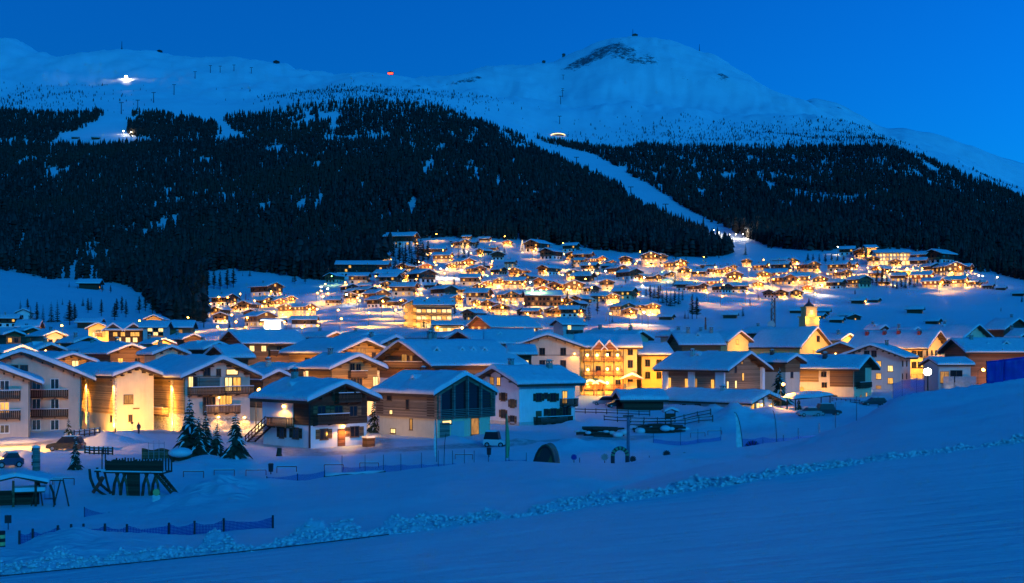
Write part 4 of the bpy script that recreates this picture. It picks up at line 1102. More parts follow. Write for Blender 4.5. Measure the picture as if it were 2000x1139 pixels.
Lw = face_house('low_annex', 1218, 1296, 233, 783, 'eave', 9, 4, lower='wood_dark', upper=None, pitch=14, snow=.75, fine=3, z=-.1, oe=.8, og=.8, group=G_ROW, label='low dark timber annex under a broad snow roof beside the white lodge')

Mh = corner_house('three_floor_house', 1668, 272, 55, 1702, 1552, 'R', 722, pitch=22, lower='cream', upper='wood', split=20, snow=.62, fine=3, purlins=5, oe=1.2, og=1.6, z=.2, group=G_ROW, label='cream house with brown timber bays, a sundial and a snowed-in car port')
def bay(h, px0, px1, z0, mat='wood'):
    u0, _ = h.uz('L', px0, 740); u1, _ = h.uz('L', px1, 740); h.panel('timber_bay', mat, 'L', u0, u1, z0, h.hw - .1, .1)
bay(Mh, 1560, 1599, 4.4, 'wood_ochre'); bay(Mh, 1621, 1667, 3.4)
Mh.panel('timber_bay', 'wood_dark', 'F', -Mh.w / 2, Mh.w / 2 - 4.5, 3.4, Mh.hw, .1); gb = MB(); gb.prism([(-Mh.w / 2, 0), (Mh.w / 2, 0), (0, Mh.rise - .1)], -.12, .02); gb.build('timber_gable', 'wood_dark', Mh.root, Mh.pt('F', 0, Mh.hw), (0, 0, 0))
for px, py in ((1609, 731), (1610, 752), (1632, 745)): Mh.winp('L', px, py, 1.1, 1.0)
Mh.winp('L', 1631, 777, .9, 1.0); Mh.winp('F', 1692, 775, .8, 1.8, pane='lit'); Mh.winp('F', 1681, 778, .7, 1.4, pane='lit_d'); Mh.balp('F', 1672, 1695, 756, mat='wood_dark', depth=1.0)
u, z = Mh.uz('L', 1566, 760); sd = MB(); sd.tube([(0, -.03, 0), (0, .02, 0)], .55, 16); sd.build('sundial', 'orange', Mh.root, Mh.pt('L', u, z, .03), (0, 0, FACE_ROT['L']))
Mh.chimney(-2.4, 1.0, .9, .9, 'copper')
Mh.wash('L', -4.5, 2.5, 4.5, 1500); Mh.wash('L', 1.5, 2.0, 4.5, 1000)

Nh = corner_house('lit_window_house', 1757, 292, 60, 1778, 1650, 'L', 699, pitch=21, lower='greyp', upper=None, snow=.6, fine=2, purlins=9, oe=1.5, og=1.6, group=G_ROW, label='grey four-storey house with two columns of orange lit windows')
for px, py, p in ((1716, 711, 'lit'), (1739, 720, 'lit_w'), (1716, 735, 'lit'), (1739, 744, 'lit'), (1716, 759, 'lit_d'), (1739, 769, 'glass'), (1693, 691, 'glass'), (1707, 691, 'glass')): Nh.winp('F', px, py, 1.1, 1.3, pane=p, bars=3)
for px in (1763, 1771):
    for py in (710, 735): Nh.winp('R', px, py, .9, 1.2)
Nh.chimney(1.8, 1.5, .9)
Nh.wash('F', 0, 1.5, 9, 700, (1, .58, .3)); Nh.wash('R', 0, 2, 6, 400)
Oh = corner_house('yellow_hotel', 1803, 330, 50, 1845, 1665, 'R', 681, pitch=28, lower='yellow', upper=None, snow=.55, fine=2, purlins=9, oe=1.2, og=1.8, group=G_TOWN, label='floodlit yellow hotel with a long snow roof and four small chimneys')
for y, sx in ((-7, -2.5), (-1, -2.2), (3, -2.4), (8, -2.6)): Oh.chimney(sx, y, .8, .9, 'red')
for px in (1785, 1797):
    for py, p in ((692, 'glass'), (713, 'wood_red'), (737, 'lit_w')): Oh.winp('L', px, py, 1.2, 1.6, pane='lit' if p == 'lit_w' else 'glass')
for px in (1811, 1820, 1828, 1836): Oh.winp('F', px, 690, .9, 1.5)
Oh.balp('F', 1805, 1843, 703, mat='wood_red', depth=1.2)
for px in (1812, 1825): Oh.winp('F', px, 714, .9, 1.5, pane='lit')
Oh.wash('L', 8, 3, 5, 3200); Oh.wash('F', 0, 4, 6, 3200); Oh.wash('F', -2, 9, 7, 1600); Oh.wash('L', 3, 8, 7, 1300)
Ph = corner_house('cream_house', 1874, 372, 45, 1932, 1838, 'R', 664, pitch=22, lower='cream', upper='wood', split=30, snow=.55, fine=2, purlins=7, oe=1.2, og=1.6, group=G_TOWN, label='cream house with a curved snow gable behind the floodlit hotel'); Ph.winp('L', 1866, 676, 1.6, 2.4); Ph.winp('L', 1866, 694, 1.6, 2.0, pane='lit_d'); Ph.wash('L', 1, 7, 8, 3000)
Qh = face_house('dark_lodge', 1890, 2075, 300, 689, 'eave', 14, 4, lower='wood_red', upper=None, pitch=22, snow=.6, fine=2, oe=1.2, og=1.4, group=G_ROW, label='long dark timber lodge with a lit dormer behind the blue tarpaulin'); Qh.dormer(-1, 1.0, .55, 3.2, 1.1, 'wood_dark', 'lit'); Qh.dormer(-1, 5.5, .5, 1.2, .5, 'greyp'); Qh.chimney(-1.5, 8.5, .6)
Qa = face_house('tent_annex', 1832, 1897, 285, 714, 'eave', 8, 6, lower='greyp', upper=None, pitch=16, snow=.55, fine=2, oe=.8, og=.6, group=G_ROW, label='annex with clear plastic side curtains beside the big lamp'); Qa.winp('L', 1868, 735, 2.8, 2.6); Qa.winp('L', 1845, 737, 2.0, 2.6, pane='lit_d')
Qh.wash('L', -6, 1.5, 6, 1500, (1, .5, .18)); Qh.wash('L', 4, 1.5, 6, 700, (1, .5, .18)); Qa.wash('L', 0, 1.0, 5, 250, (1, .7, .4))
Rh = corner_house('church_hall', 1562, 345, 45, 1620, 1466, 'R', 679, pitch=33, lower='yellow', upper=None, snow=.5, fine=2, oe=.8, og=1.0, group=G_TOWN, label='steep-roofed church hall with an amber lit gable below the tower'); Rh.winp('F', 1598, 662, 1.4, 1.6, pane='glass'); Rh.winp('F', 1590, 692, 1.0, 2.0, pane='lit'); Rh.winp('F', 1606, 692, 1.0, 2.0, pane='lit')
Rh.wash('F', -2, 9.5, 7, 4200); Rh.wash('F', 3, 3, 5, 2200)
S1 = corner_house('gable_chalet', 1534, 262, 45, 1562, 1480, 'R', 709, pitch=20, lower='beige', upper='wood', split=5.5, snow=.6, fine=2, group=G_TOWN, label='beige chalet between the pillared barn and the cream bay house'); S1.chimney(-1, 1, .7, .7, 'red'); S1.winp('F', 1547, 732, .9, 1.2)
S1.wash('F', 0, 3, 5, 350); Mh.wash('F', -2, 1.0, 5, 350)
T2 = face_house('lit_gable_house', 1606, 1676, 316, 689, 'gable', 11, -18, lower='wood_red', upper=None, pitch=23, snow=.5, fine=1, purlins=5, group=G_TOWN, label='red-brown timber gable washed by lamps behind the cream bay house'); T2.lampp('F', 1632, 690, 900); T2.lampp('F', 1655, 690, 700)

# mid rows on the left
T1 = corner_house('amber_chalet', 98, 216, 40, 178, 18, 'R', 711, pitch=19, lower='cream', upper='wood_ochre', split=.1, snow=.6, fine=2, purlins=5, group=G_TOWN, label='chalet with an amber lit board gable just behind the rosy apartment house'); T1.winp('F', 147, 716, 1.1, 2.0, pane='lit_w'); T1.wash('F', -1.0, 6.0, 3.5, 1300); T1.wash('F', 2.0, 5.0, 3.5, 1100)
spec = [  # c, Y, a, right, left, gable, eave, lower, upper, split, lit, label
    (14, 262, 40, 66, -45, 'R', 691, 'orange', None, 0, 900, 'small orange gable in the left rows, under a snow roof'),
    (76, 276, 40, 118, 40, 'R', 686, 'beige', 'wood_dark', 3, 0, 'dark gable with one round lamp in the left rows'),
    (206, 292, 40, 262, 134, 'R', 686, 'cream', 'wood', 4, 0, 'wide snow roof two rows behind the chalet with two glowing pillars'),
    (216, 246, 40, 290, 166, 'R', 693, 'cream', 'wood', 4, 500, 'chalet roof directly behind the chalet with two glowing pillars'),
    (304, 234, 40, 358, 282, 'R', 694, 'cream', None, 0, 0, 'pale gable directly behind the twin lit chalets'),
    (402, 290, 40, 446, 352, 'R', 684, 'cream', 'wood_dark', 4, 0, 'dark chalet with a flat snow-capped bay on its roof'),
    (12, 345, 38, 40, -40, 'R', 655, 'beige', 'wood', 4, 0, 'grey brown house at the left edge below the wooded slope'),
    (90, 345, 40, 123, 60, 'R', 658, 'cream', None, 0, 700, 'cream gable below the amber house in the left rows'),
    (302, 335, 38, 334, 280, 'R', 673, 'yellow', None, 0, 900, 'tiny yellow gable behind the twin lit chalets'),
    (52, 395, 40, 72, 28, 'R', 647, 'beige', 'wood', 3, 0, 'brown house with a warm snow edge on the far left'),
    (905, 330, 36, 960, 885, 'L', 657, 'cream', 'wood', 5, 0, 'chalet roof between the lit hall and the dormered chalet'),
    (640, 345, 40, 668, 590, 'R', 660, 'cream', 'wood', 4, 400, 'chalet with a snow roof behind the long brown chalet'),
    (1045, 330, 20, 1090, 985, 'R', 662, 'beige', 'wood', 5, 0, 'plain roof behind the beige hotel gable'),
    (1320, 340, 42, 1342, 1290, 'R', 658, 'cream', None, 0, 0, 'small roof with chimneys behind the orange house'),
    (1395, 370, 42, 1412, 1360, 'R', 656, 'cream', 'wood', 4, 0, 'chalet roof below the slim red pole'),
    (1490, 395, 42, 1520, 1450, 'R', 652, 'cream', 'wood', 4, 0, 'chalet roof near the foot of the radio mast'),
    (1640, 372, 40, 1668, 1605, 'R', 666, 'yellow', None, 0, 1200, 'yellow eave behind the floodlit tree and church hall'),
    (1716, 410, 40, 1732, 1696, 'R', 645, 'cream', 'wood_dark', 4, 500, 'small lit hut roof right of the church tower'),
    (1775, 400, 40, 1800, 1735, 'R', 652, 'cream', 'wood', 4, 0, 'snow roof with many chimneys behind the yellow hotel'),
    (1960, 400, 40, 2010, 1925, 'R', 645, 'beige', 'wood_dark', 4, 0, 'wide roof at the right edge above the dark lodge'),
    (1990, 345, 40, 2020, 1972, 'R', 660, 'beige', 'wood_dark', 3, 0, 'dark pointed gable at the right edge'),
    (1850, 420, 38, 1880, 1820, 'R', 648, 'cream', 'wood', 4, 0, 'low roof beside the lit cone tree'),
    (150, 318, 40, 190, 118, 'R', 671, 'cream', 'wood', 4, 0, 'chalet roof just below the amber house'),
    (700, 330, 40, 738, 660, 'R', 664, 'cream', 'wood', 4, 0, 'roof with snow caps above the upper ochre chalet'),
    (1190, 345, 38, 1220, 1150, 'R', 654, 'cream', 'wood', 4, 0, 'roof with a warm snow edge behind the balcony hotel'),
    (468, 345, 36, 500, 440, 'R', 660, 'cream', 'wood', 4, 0, 'snow roof peeping over the long brown chalet'),
    (360, 345, 38, 392, 330, 'R', 664, 'beige', 'wood', 4, 300, 'chalet roof left of the white floodlit lorry yard'),
]
for i, (c, Y, a, r, l, g, ev, lo, up, spl, lit, lab) in enumerate(spec):
    h = corner_house('town_chalet', c, Y, a, r, l, g, ev, pitch=21 + (i % 3), lower=lo, upper=up, split=spl or 3, snow=.55, fine=1, group=G_TOWN, label=lab, purlins=3 if Y < 300 else 0)
    zz = max(.8, h.hw - 2.2)
    for u in (-h.w * .25, h.w * .2): h.win('F', u, zz, 1.0, 1.2, pane='lit' if (i + int(u > 0)) % 3 == 0 else 'glass')
    h.chimney((-1.2, .8)[i % 2], (1.5, -1.0, 2.4)[i % 3], .8)
    if i % 4 == 1: h.dormer(-1 if g == 'R' else 1, 0, .45)
    if lit: h.wash('F', 0, h.hw - .5, 4.5, lit * 3)
    if i == 1: h.lampp('F', 88, 684, 260)

# buildings on the rise behind the left rows
I0 = face_house('amber_house', 174, 211, 430, 643, 'gable', 14, 10, lower='yellow', upper='wood_ochre', split=30, pitch=26, snow=.5, fine=1, group=G_TOWN, label='amber house under a wide gable, blazing with lamplight on the left'); I0.winp('F', 200, 652, 1.6, 2.2, pane='lit'); I0.winp('F', 185, 655, 1.4, 2.0, pane='lit_w'); I0.balp('F', 186, 199, 656, mat='wood', depth=1.0)
for u in (-3, 3): I0.wash('F', u, 2.5, 6, 5200)
I0.wash('L', 0, 3, 7, 3000)
J0 = face_house('twin_gable_house', 214, 275, 410, 646, 'eave', 12, 8, lower='beige', upper='wood_dark', split=4, pitch=22, snow=.5, fine=1, group=G_TOWN, label='brown house with two cross gables right of the amber house')
for px in (225, 240, 259, 268): J0.winp('L', px, 653, 1.3, 1.3, pane='lit')
for px in (232, 250, 264): J0.winp('L', px, 664, 1.4, 1.5, pane='lit_w')
for px in (222, 262): u, _ = J0.uz('L', px, 646); b = MB(); b.prism([(-3.2, 0), (3.2, 0), (0, 2.2)], -.8, 5); o = b.build('cross_gable', 'wood_dark', J0.root, J0.pt('L', u, J0.hw - .3), (0, 0, FACE_ROT['L'])); q = MB(); q.prism([(-3.8, -.2), (0, 2.25), (3.8, -.2), (3.8, .2), (0, 2.8), (-3.8, .2)], -1.3, 5); q.build('gable_snow', 'snow', o)
J0.wash('L', 0, 2.5, 6, 2600)
K0 = face_house('tower_block', 280, 320, 400, 641, 'eave', 11, 6, lower='greyp', upper=None, pitch=18, snow=.5, fine=1, group=G_TOWN, label='grey four-storey block with white lit windows beside the starry lamp')
for px in (293, 304, 314):
    for py, p in ((644, 'lit_w'), (652, 'lit_w'), (660, 'lit_d')): K0.winp('L', px, py, 1.4, 1.4, pane=p if (px + py) % 3 else 'glass')
L0 = face_house('hillside_house', 286, 315, 455, 625, 'gable', 11, 6, lower='orange', upper='wood_ochre', split=30, pitch=24, snow=.5, fine=1, group=G_TOWN, label='orange gabled house above the grey four-storey block'); L0.wash('F', -2, 4, 6, 3600)
M0 = face_house('hillside_house', 332, 371, 425, 641, 'eave', 10, 6, lower='greyp', upper='wood', split=3, pitch=22, snow=.5, fine=1, group=G_TOWN, label='grey house with a snow roof below the starry lamp'); M0.winp('L', 352, 648, 1.4, 1.4, pane='lit_d')
Q0 = face_house('hillside_house', 34, 58, 560, 612, 'gable', 12, 14, lower='white', upper=None, pitch=26, snow=.5, fine=1, group=G_TOWN, label='plain white house among trees below the left wooded slope'); Q0.winp('F', 42, 619, 1.4, 1.4)
R0 = face_house('hillside_house', 36, 70, 430, 640, 'eave', 10, 12, lower='beige', upper='wood_old', split=.5, pitch=22, snow=.55, fine=1, group=G_TOWN, label='low brown house under the white house on the far left')
S0 = face_house('hillside_barn', 152, 192, 520, 631, 'eave', 10, 8, lower='wood_dark', upper=None, pitch=18, snow=.6, fine=1, group=G_TOWN, label='low dark barn under snow above the amber house')
Wh = corner_house('glass_hall', 962, 440, 28, 1050, 916, 'L', 640, pitch=22, lower='wood_red', upper=None, snow=.5, fine=2, purlins=0, oe=1.2, og=1.4, group=G_TOWN, label='large hall with a lit glass side and a plain snow roof')
for k in range(9): Wh.winp('R', 970 + k * 9, 650, 1.45, 3.0, pane='lit_w', bars=1)
for k, p in ((0, 'lit'), (1, 'lit'), (2, 'lit_d')): Wh.winp('F', 924 + k * 12, 645, 2.2, 2.6, pane=p)
Wh.wash('F', -3, 3, 7, 5000); Wh.wash('R', 0, 2.2, 4, 1800)
Zh = corner_house('grey_house', 1100, 440, 30, 1140, 1081, 'L', 635, pitch=22, lower='greyp', upper='wood_dark', split=30, snow=.5, fine=1, group=G_TOWN, label='grey house with dark balconies right of the glass hall'); Zh.winp('R', 1112, 640, 1.4, 1.6, pane='lit_w'); Zh.balp('R', 1106, 1135, 650, mat='wood_dark', depth=1.2); Zh.winp('R', 1125, 652, 1.4, 1.4)
# ------------------------------------------------------------------ woods
_TP = np.arange(-900, 2904, 6.0)
_TY = np.concatenate([np.linspace(380, 1100, 181), np.linspace(1110, 3600, 250)])
_TZ = None
def land_table():
    global _TZ
    _TZ = np.zeros((len(_TY), len(_TP)))
    for i, p in enumerate(_TP):
        Yk, Zk = column_profile(p); _TZ[:, i] = pchip(Yk, Zk)(_TY)
def land_z(X, Y):
    px = X / Y * F + 1000
    i = np.clip((px - _TP[0]) / 6.0, 0, len(_TP) - 1.001); j = np.interp(Y, _TY, np.arange(len(_TY))); j = np.clip(j, 0, len(_TY) - 1.001)
    i0, j0 = i.astype(int), j.astype(int); fi, fj = i - i0, j - j0
    z = (_TZ[j0, i0] * (1 - fi) + _TZ[j0, i0 + 1] * fi) * (1 - fj) + (_TZ[j0 + 1, i0] * (1 - fi) + _TZ[j0 + 1, i0 + 1] * fi) * fj
    return z + land_noise(X, Y)
land_table()

def in_poly(x, y, poly):
    r = np.zeros(x.shape, bool); n = len(poly)
    for k in range(n):
        x1, y1 = poly[k]; x2, y2 = poly[(k + 1) % n]
        if y1 == y2: continue
        c = (y1 > y) != (y2 > y)
        r ^= c & (x < (x2 - x1) * (y - y1) / (y2 - y1) + x1)
    return r
# outlines of the woods as they lie on the slope, by bearing and row
WOOD_MAIN = [(-400, 282), (0, 282), (100, 285), (130, 284), (160, 290), (260, 282), (330, 278), (490, 274), (470, 262), (450, 250), (436, 236), (446, 222), (470, 224), (520, 219), (560, 210), (600, 204), (660, 198), (700, 196), (760, 200), (800, 203), (860, 212), (930, 236),
             (1000, 260), (1031, 277), (1060, 299), (1100, 314), (1132, 329), (1173, 348), (1206, 362), (1228, 387), (1248, 401), (1293, 425), (1343, 446), (1380, 464), (1408, 481), (1434, 495), (1400, 503), (1330, 503), (1250, 496), (1180, 489), (1100, 481), (1040, 475), (1000, 469),
             (930, 466), (850, 464), (800, 470), (760, 492), (748, 520), (700, 524), (662, 522), (650, 549), (600, 545), (520, 533), (430, 526), (398, 531), (404, 560), (400, 640), (330, 636), (302, 604), (280, 578), (240, 556), (180, 549), (100, 545), (50, 536), (0, 528), (-400, 505)]
WOOD_TOP_LEFT = [(-400, 214), (0, 216), (60, 219), (120, 222), (200, 217), (204, 228), (180, 240), (165, 250), (118, 262), (100, 280), (40, 276), (-400, 276)]
WOOD_TOP_MID = [(258, 222), (300, 220), (360, 230), (425, 243), (432, 262), (400, 270), (330, 274), (256, 268), (246, 255)]
WOOD_RIGHT = [(1040, 268), (1085, 276), (1150, 284), (1190, 290), (1215, 292), (1226, 287), (1260, 281), (1330, 286), (1420, 287), (1500, 292), (1600, 287), (1700, 289), (1748, 288), (1790, 303), (1850, 327), (1900, 347), (1950, 367), (2000, 387), (2500, 520), (2500, 580), (2000, 549),
              (1940, 541), (1890, 526), (1840, 502), (1800, 494), (1750, 487), (1690, 489), (1640, 488), (1600, 491), (1568, 489), (1500, 484), (1480, 474), (1450, 460), (1410, 442), (1388, 432), (1338, 404), (1300, 382), (1280, 366), (1240, 348), (1200, 322), (1158, 300), (1108, 290), (1072, 280)]
def wood_mask(px, py):
    m = in_poly(px, py, WOOD_MAIN) | in_poly(px, py, WOOD_TOP_LEFT) | in_poly(px, py, WOOD_TOP_MID) | in_poly(px, py, WOOD_RIGHT)
    hole = in_poly(px, py, [(196, 226), (250, 222), (246, 268), (186, 262)])
    return m & ~hole

def scatter_woods(n_try=215000):
    px = RNG.uniform(-380, 2400, n_try)
    Y = np.sqrt(RNG.uniform(600 ** 2, 2500 ** 2, n_try))
    X = (px - 1000) / F * Y
    Z = land_z(X, Y)
    py = HOR - (Z - CAMZ) * F / Y
    m = wood_mask(px + 5 * vnoise(px / 14, py / 9, 3), py + 4 * vnoise(px / 11, py / 8, 4))
    # gaps: streaks that run down the fall line
    d = fbm(X / 55, Y / 130, 4, 71) + .35 * fbm(X / 16, Y / 30, 2, 73)
    gap = d > .56
    gap |= (fbm(X / 20, Y / 75, 3, 171) + .30 * fbm(X / 200, Y / 300, 2, 175)) > .46
    gap |= RNG.random(n_try) < .16
    up = in_poly(px, py, [(430, 190), (1000, 190), (1150, 330), (900, 300), (430, 300)])
    gap |= up & (d > .38)
    for (ax, ay), (bx, by), wd in [((1540, 372), (1700, 410), 9), ((1700, 408), (1830, 455), 9), ((980, 262), (1010, 290), 8), ((640, 270), (760, 270), 6), ((20, 540), (45, 470), 9), ((130, 545), (175, 490), 20), ((190, 545), (200, 512), 16), ((830, 335), (870, 345), 5), ((1480, 340), (1580, 352), 5)]:
        t = np.clip(((px - ax) * (bx - ax) + (py - ay) * (by - ay)) / ((bx - ax) ** 2 + (by - ay) ** 2), 0, 1)
        dist = np.hypot(px - ax - t * (bx - ax), (py - ay - t * (by - ay)) * 1.0)
        gap |= (dist < wd * (1 + 1.2 * vnoise(X / 12, Y / 14, 8))) & (RNG.random(n_try) < .82)
    m &= ~gap
    # looser towards the upper edge
    edge = in_poly(px, py, [(430, 150), (1100, 150), (1060, 300), (1000, 268), (930, 246), (860, 226), (800, 216), (700, 212), (600, 218), (520, 230), (430, 234)])
    m &= ~(edge & (RNG.random(n_try) < .55))
    # single small trees above the woods
    sp = np.zeros(n_try, bool)
    for cx, cy, rx, ry, p in [(110, 185, 110, 38, .05), (40, 200, 80, 18, .10), (700, 186, 150, 18, .16), (1330, 258, 130, 28, .06), (1600, 250, 120, 34, .09), (1700, 262, 70, 22, .16), (1480, 235, 150, 40, .03), (1480, 272, 300, 16, .16), (900, 200, 90, 18, .05), (1950, 352, 60, 20, .10)]:
        sp |= (np.exp(-((px - cx) / rx) ** 2 - ((py - cy) / ry) ** 2) * p > RNG.random(n_try)) & (Y > 1900)
    return px, py, X, Y, Z, m, sp & ~m

def tree_block(X, Y, Z, H, R, tiers, sides, rng, fat):
    # many small conifers in one mesh: every tree a stack of ragged skirts
    n = len(X)
    Vs, Fs = [], []
    base = 0
    for t in range(tiers):
        f0 = .08 + .80 * t / tiers; f1 = min(1.0, f0 + 1.45 / tiers)
        r = R * np.where(fat, (1 - f0) ** .55 * np.minimum(1, .55 + 2.2 * f0), (1 - f0) ** .8)
        ang = rng.uniform(0, 6.28, n)[:, None] + np.linspace(0, 2 * np.pi, sides, endpoint=False)[None, :]
        rr = r[:, None] * rng.uniform(.6, 1.2, (n, sides))
        zz = (Z + H * f0)[:, None] + H[:, None] * rng.uniform(-.06, .03, (n, sides))
        ring = np.stack([X[:, None] + rr * np.cos(ang), Y[:, None] + rr * np.sin(ang), zz], -1)
        top = np.stack([X + rng.normal(0, .1, n), Y + rng.normal(0, .1, n), Z + H * f1], -1)[:, None, :]
        Vs.append(np.concatenate([ring, top], 1).reshape(-1, 3))
        off = base + np.arange(n)[:, None] * (sides + 1)
        for k in range(sides): Fs.append(np.concatenate([off + k, off + (k + 1) % sides, off + sides], 1))
        base += n * (sides + 1)
    return np.concatenate(Vs), np.concatenate(Fs)

def needle_mat(name, dark, mid, light):
    t = NT(name)
    g = t.add('ShaderNodeNewGeometry')
    n = t.noise(t.coord('Object'), .7, 3)
    k = t.math('ADD', t.math('MULTIPLY', g.outputs['Random Per Island'], .7), t.math('MULTIPLY', n, .35))
    c = t.ramp(k, [(.2, dark), (.55, mid), (.9, light)])
    if name == 'forest_needles':      # stands of bare larch among the spruce
        c = t.mix(t.ramp(t.noise(t.coord('Object'), .006, 5, .65), [(.48, (0, 0, 0)), (.62, (.75, .75, .75))]), c, (.07, .045, .032))
    t.color(c); t.rough(.9); t.b.inputs['Specular IOR Level'].default_value = .08
    return t.m
M['forest'] = needle_mat('forest_needles', (.014, .020, .017), (.028, .034, .030), (.07, .062, .056))
M['spruce'] = needle_mat('spruce_needles', (.014, .028, .018), (.03, .05, .03), (.05, .07, .045))
M['larch'] = needle_mat('larch_twigs', (.035, .024, .016), (.065, .044, .03), (.10, .07, .05))

def build_woods():
    px, py, X, Y, Z, m, sp = scatter_woods()
    idx = np.nonzero(m | sp)[0]
    n = len(idx)
    X, Y, Z, py_ = X[idx], Y[idx], Z[idx], py[idx]
    tall = 9 + 9 * RNG.random(n) ** 1.3
    tall = tall * np.clip(1.05 - (Y - 800) / 2600, .55, .95)
    tall *= np.exp(RNG.normal(0, .16, n)); tall[sp[idx]] *= .6
    fat = vnoise(X / 90, Y / 130, 191) + RNG.normal(0, .3, n) > -.06
    R = tall * RNG.uniform(.13, .20, n) * np.where(fat, 1.35, 1)
    near = Y < 1300
    out = []
    for sel, ti, sd in ((near, 5, 6), (~near, 3, 5)):
        v, f = tree_block(X[sel], Y[sel], Z[sel] - .4, tall[sel], R[sel], ti, sd, RNG, fat[sel])
        out.append((v, f))
    v = np.concatenate([out[0][0], out[1][0]]); f = np.concatenate([out[0][1], out[1][1] + len(out[0][0])])
    me = mesh_np('mountain_forest', v, f, smooth=False)
    tag(link('mountain_forest', me, mat=M['forest']), kind='stuff')
    print('forest trees', n, 'tris', len(f))
build_woods()

# ------------------------------------------------------------------ single trees
def spruce_crown(h, r, tiers, per, seed, snow=False, droop=.35, seg=2):
    rng = random.Random(seed); b = MB(); s = MB()
    for t in range(tiers):
        f = .07 + .90 * (t / (tiers - 1)) ** .93
        z = h * f; rr = r * (1 - f) ** .82 * rng.uniform(.80, 1.15) + .06
        k = max(4, int(per * (1 - f * .6)))
        a0 = rng.uniform(0, 6.28)
        for i in range(k):
            a = a0 + 6.283 * i / k + rng.uniform(-.22, .22); L = rr * rng.uniform(.55, 1.2)
            w = L * rng.uniform(.30, .46) + .04
            ca, sa = math.cos(a), math.sin(a)
            dz = -droop * L * rng.uniform(.6, 1.3); lift = .10 * L
            pts = []
            for q in range(seg + 1):
                u = q / seg
                pr = L * u; zz = z + lift * math.sin(u * 3.1) + dz * u * u; wd = w * (1 - u) ** .6 * (.55 + .6 * math.sin(min(1, u * 1.6) * 1.57)) + .015
                pts.append((pr, zz, wd))
            vs = []
            for pr, zz, wd in pts:
                vs += [(ca * pr - sa * wd, sa * pr + ca * wd, zz - wd * .35), (ca * pr, sa * pr, zz + wd * .22), (ca * pr + sa * wd, sa * pr - ca * wd, zz - wd * .35)]
            fs = []
            for q in range(seg): o = q * 3; fs += [(o, o + 1, o + 4, o + 3), (o + 1, o + 2, o + 5, o + 4)]
            b.add(vs, fs)
            if snow and rng.random() < .30:
                vs2 = []
                for pr, zz, wd in [(p[0] * .95 + L * .04, p[1], p[2]) for p in pts[:]]:
                    g = .45 * rng.uniform(.6, 1.2)
                    vs2 += [(ca * pr - sa * wd * g, sa * pr + ca * wd * g, zz - wd * .12 + .03), (ca * pr, sa * pr, zz + wd * .22 + .10 * rng.uniform(.5, 1.4)), (ca * pr + sa * wd * g, sa * pr - ca * wd * g, zz - wd * .12 + .03)]
                s.add(vs2, fs)
    return b, s
def larch_crown(h, r, n, seed):
    # a bare winter larch: a thin pyramid of twigs
    rng = random.Random(seed); b = MB()
    for i in range(n):
        f = .18 + .8 * (i / n) ** .9
        z = h * f; L = r * (1 - f) ** .75 * rng.uniform(.5, 1.15) + .15; a = rng.uniform(0, 6.283)
        ca, sa = math.cos(a), math.sin(a); dz = L * rng.uniform(-.15, .45)
        w = .11 + .075 * L
        p0 = (0, 0, z); p1 = (ca * L, sa * L, z + dz)
        b.add([(p0[0] - sa * w, p0[1] + ca * w, z), (p0[0] + sa * w, p0[1] - ca * w, z), p1], [(0, 1, 2)])
        b.add([(p0[0], p0[1], z - w), (p0[0], p0[1], z + w), p1], [(0, 1, 2)])
        for q in range(4):
            u = rng.uniform(.35, .95); bx, by, bz = ca * L * u, sa * L * u, z + dz * u
            l2 = L * rng.uniform(.18, .42); a2 = a + rng.choice((-1, 1)) * rng.uniform(.6, 1.3)
            e = (bx + math.cos(a2) * l2, by + math.sin(a2) * l2, bz + rng.uniform(-.25, .3) * l2)
            b.add([(bx, by, bz - .12), (bx, by, bz + .12), e], [(0, 1, 2)]); b.add([(bx - sa * .12, by + ca * .12, bz), (bx + sa * .12, by - ca * .12, bz), e], [(0, 1, 2)])
    return b
PROTO = {}
def tree_proto(kind, i):
    key = (kind, i)
    if key in PROTO: return PROTO[key]
    tr = MB()
    if kind == 'spruce':
        tr.tube([(0, 0, -.6), (0, 0, 6), (0, 0, 11.5)], [.24, .15, .03], 6)
        c, _ = spruce_crown(12, (2.3, 1.9, 2.6, 2.1)[i % 4], 13, 9, 100 + i)
        PROTO[key] = (tr.mesh('trunk', 'bark'), c.mesh('crown', 'spruce'), None)
    elif kind == 'larch':
        tr.tube([(0, 0, -.6), (.05, 0, 7), (0, 0, 14.8)], [.22, .13, .03], 6)
        c = larch_crown(15, (2.6, 2.2, 3.0)[i % 3], 150, 200 + i)
        PROTO[key] = (tr.mesh('trunk', 'bark'), c.mesh('crown', 'larch'), None)
    else:
        tr.tube([(0, 0, -.6), (0, 0, 3.5), (0, 0, 6.6)], [.16, .10, .02], 6)
        c, s = spruce_crown(7, (2.0, 1.7, 2.4)[i % 3], 17, 13, 300 + i, True, .42, 3)
        PROTO[key] = (tr.mesh('trunk', 'bark'), c.mesh('crown', 'spruce'), s.mesh('branch_snow', 'snow'))
    return PROTO[key]
ITEMS = []        # things that get their label from what stands around them
def tree(kind, px, Y, h, i=0, label=None, group=None, name=None):
    p = at(px, Y) if not isinstance(px, Vector) else px
    t, c, s = tree_proto(kind, i)
    base = {'spruce': 12.0, 'larch': 15.0}.get(kind, 7.0)
    k = h / base
    o = empty(name or {'spruce': 'spruce_tree', 'larch': 'larch_tree'}.get(kind, 'snowy_fir'), p, random.uniform(0, 6.28), label, 'tree', group)
    o.scale = (k * random.uniform(.92, 1.1) * (1.35 if kind == 'larch' else 1.15 if kind == 'spruce' else 1),) * 2 + (k,)
    link('trunk', t, o); cr = link('crown', c, o)
    if s is not None: tag(link('branch_snow', s, cr), kind='stuff')
    return o
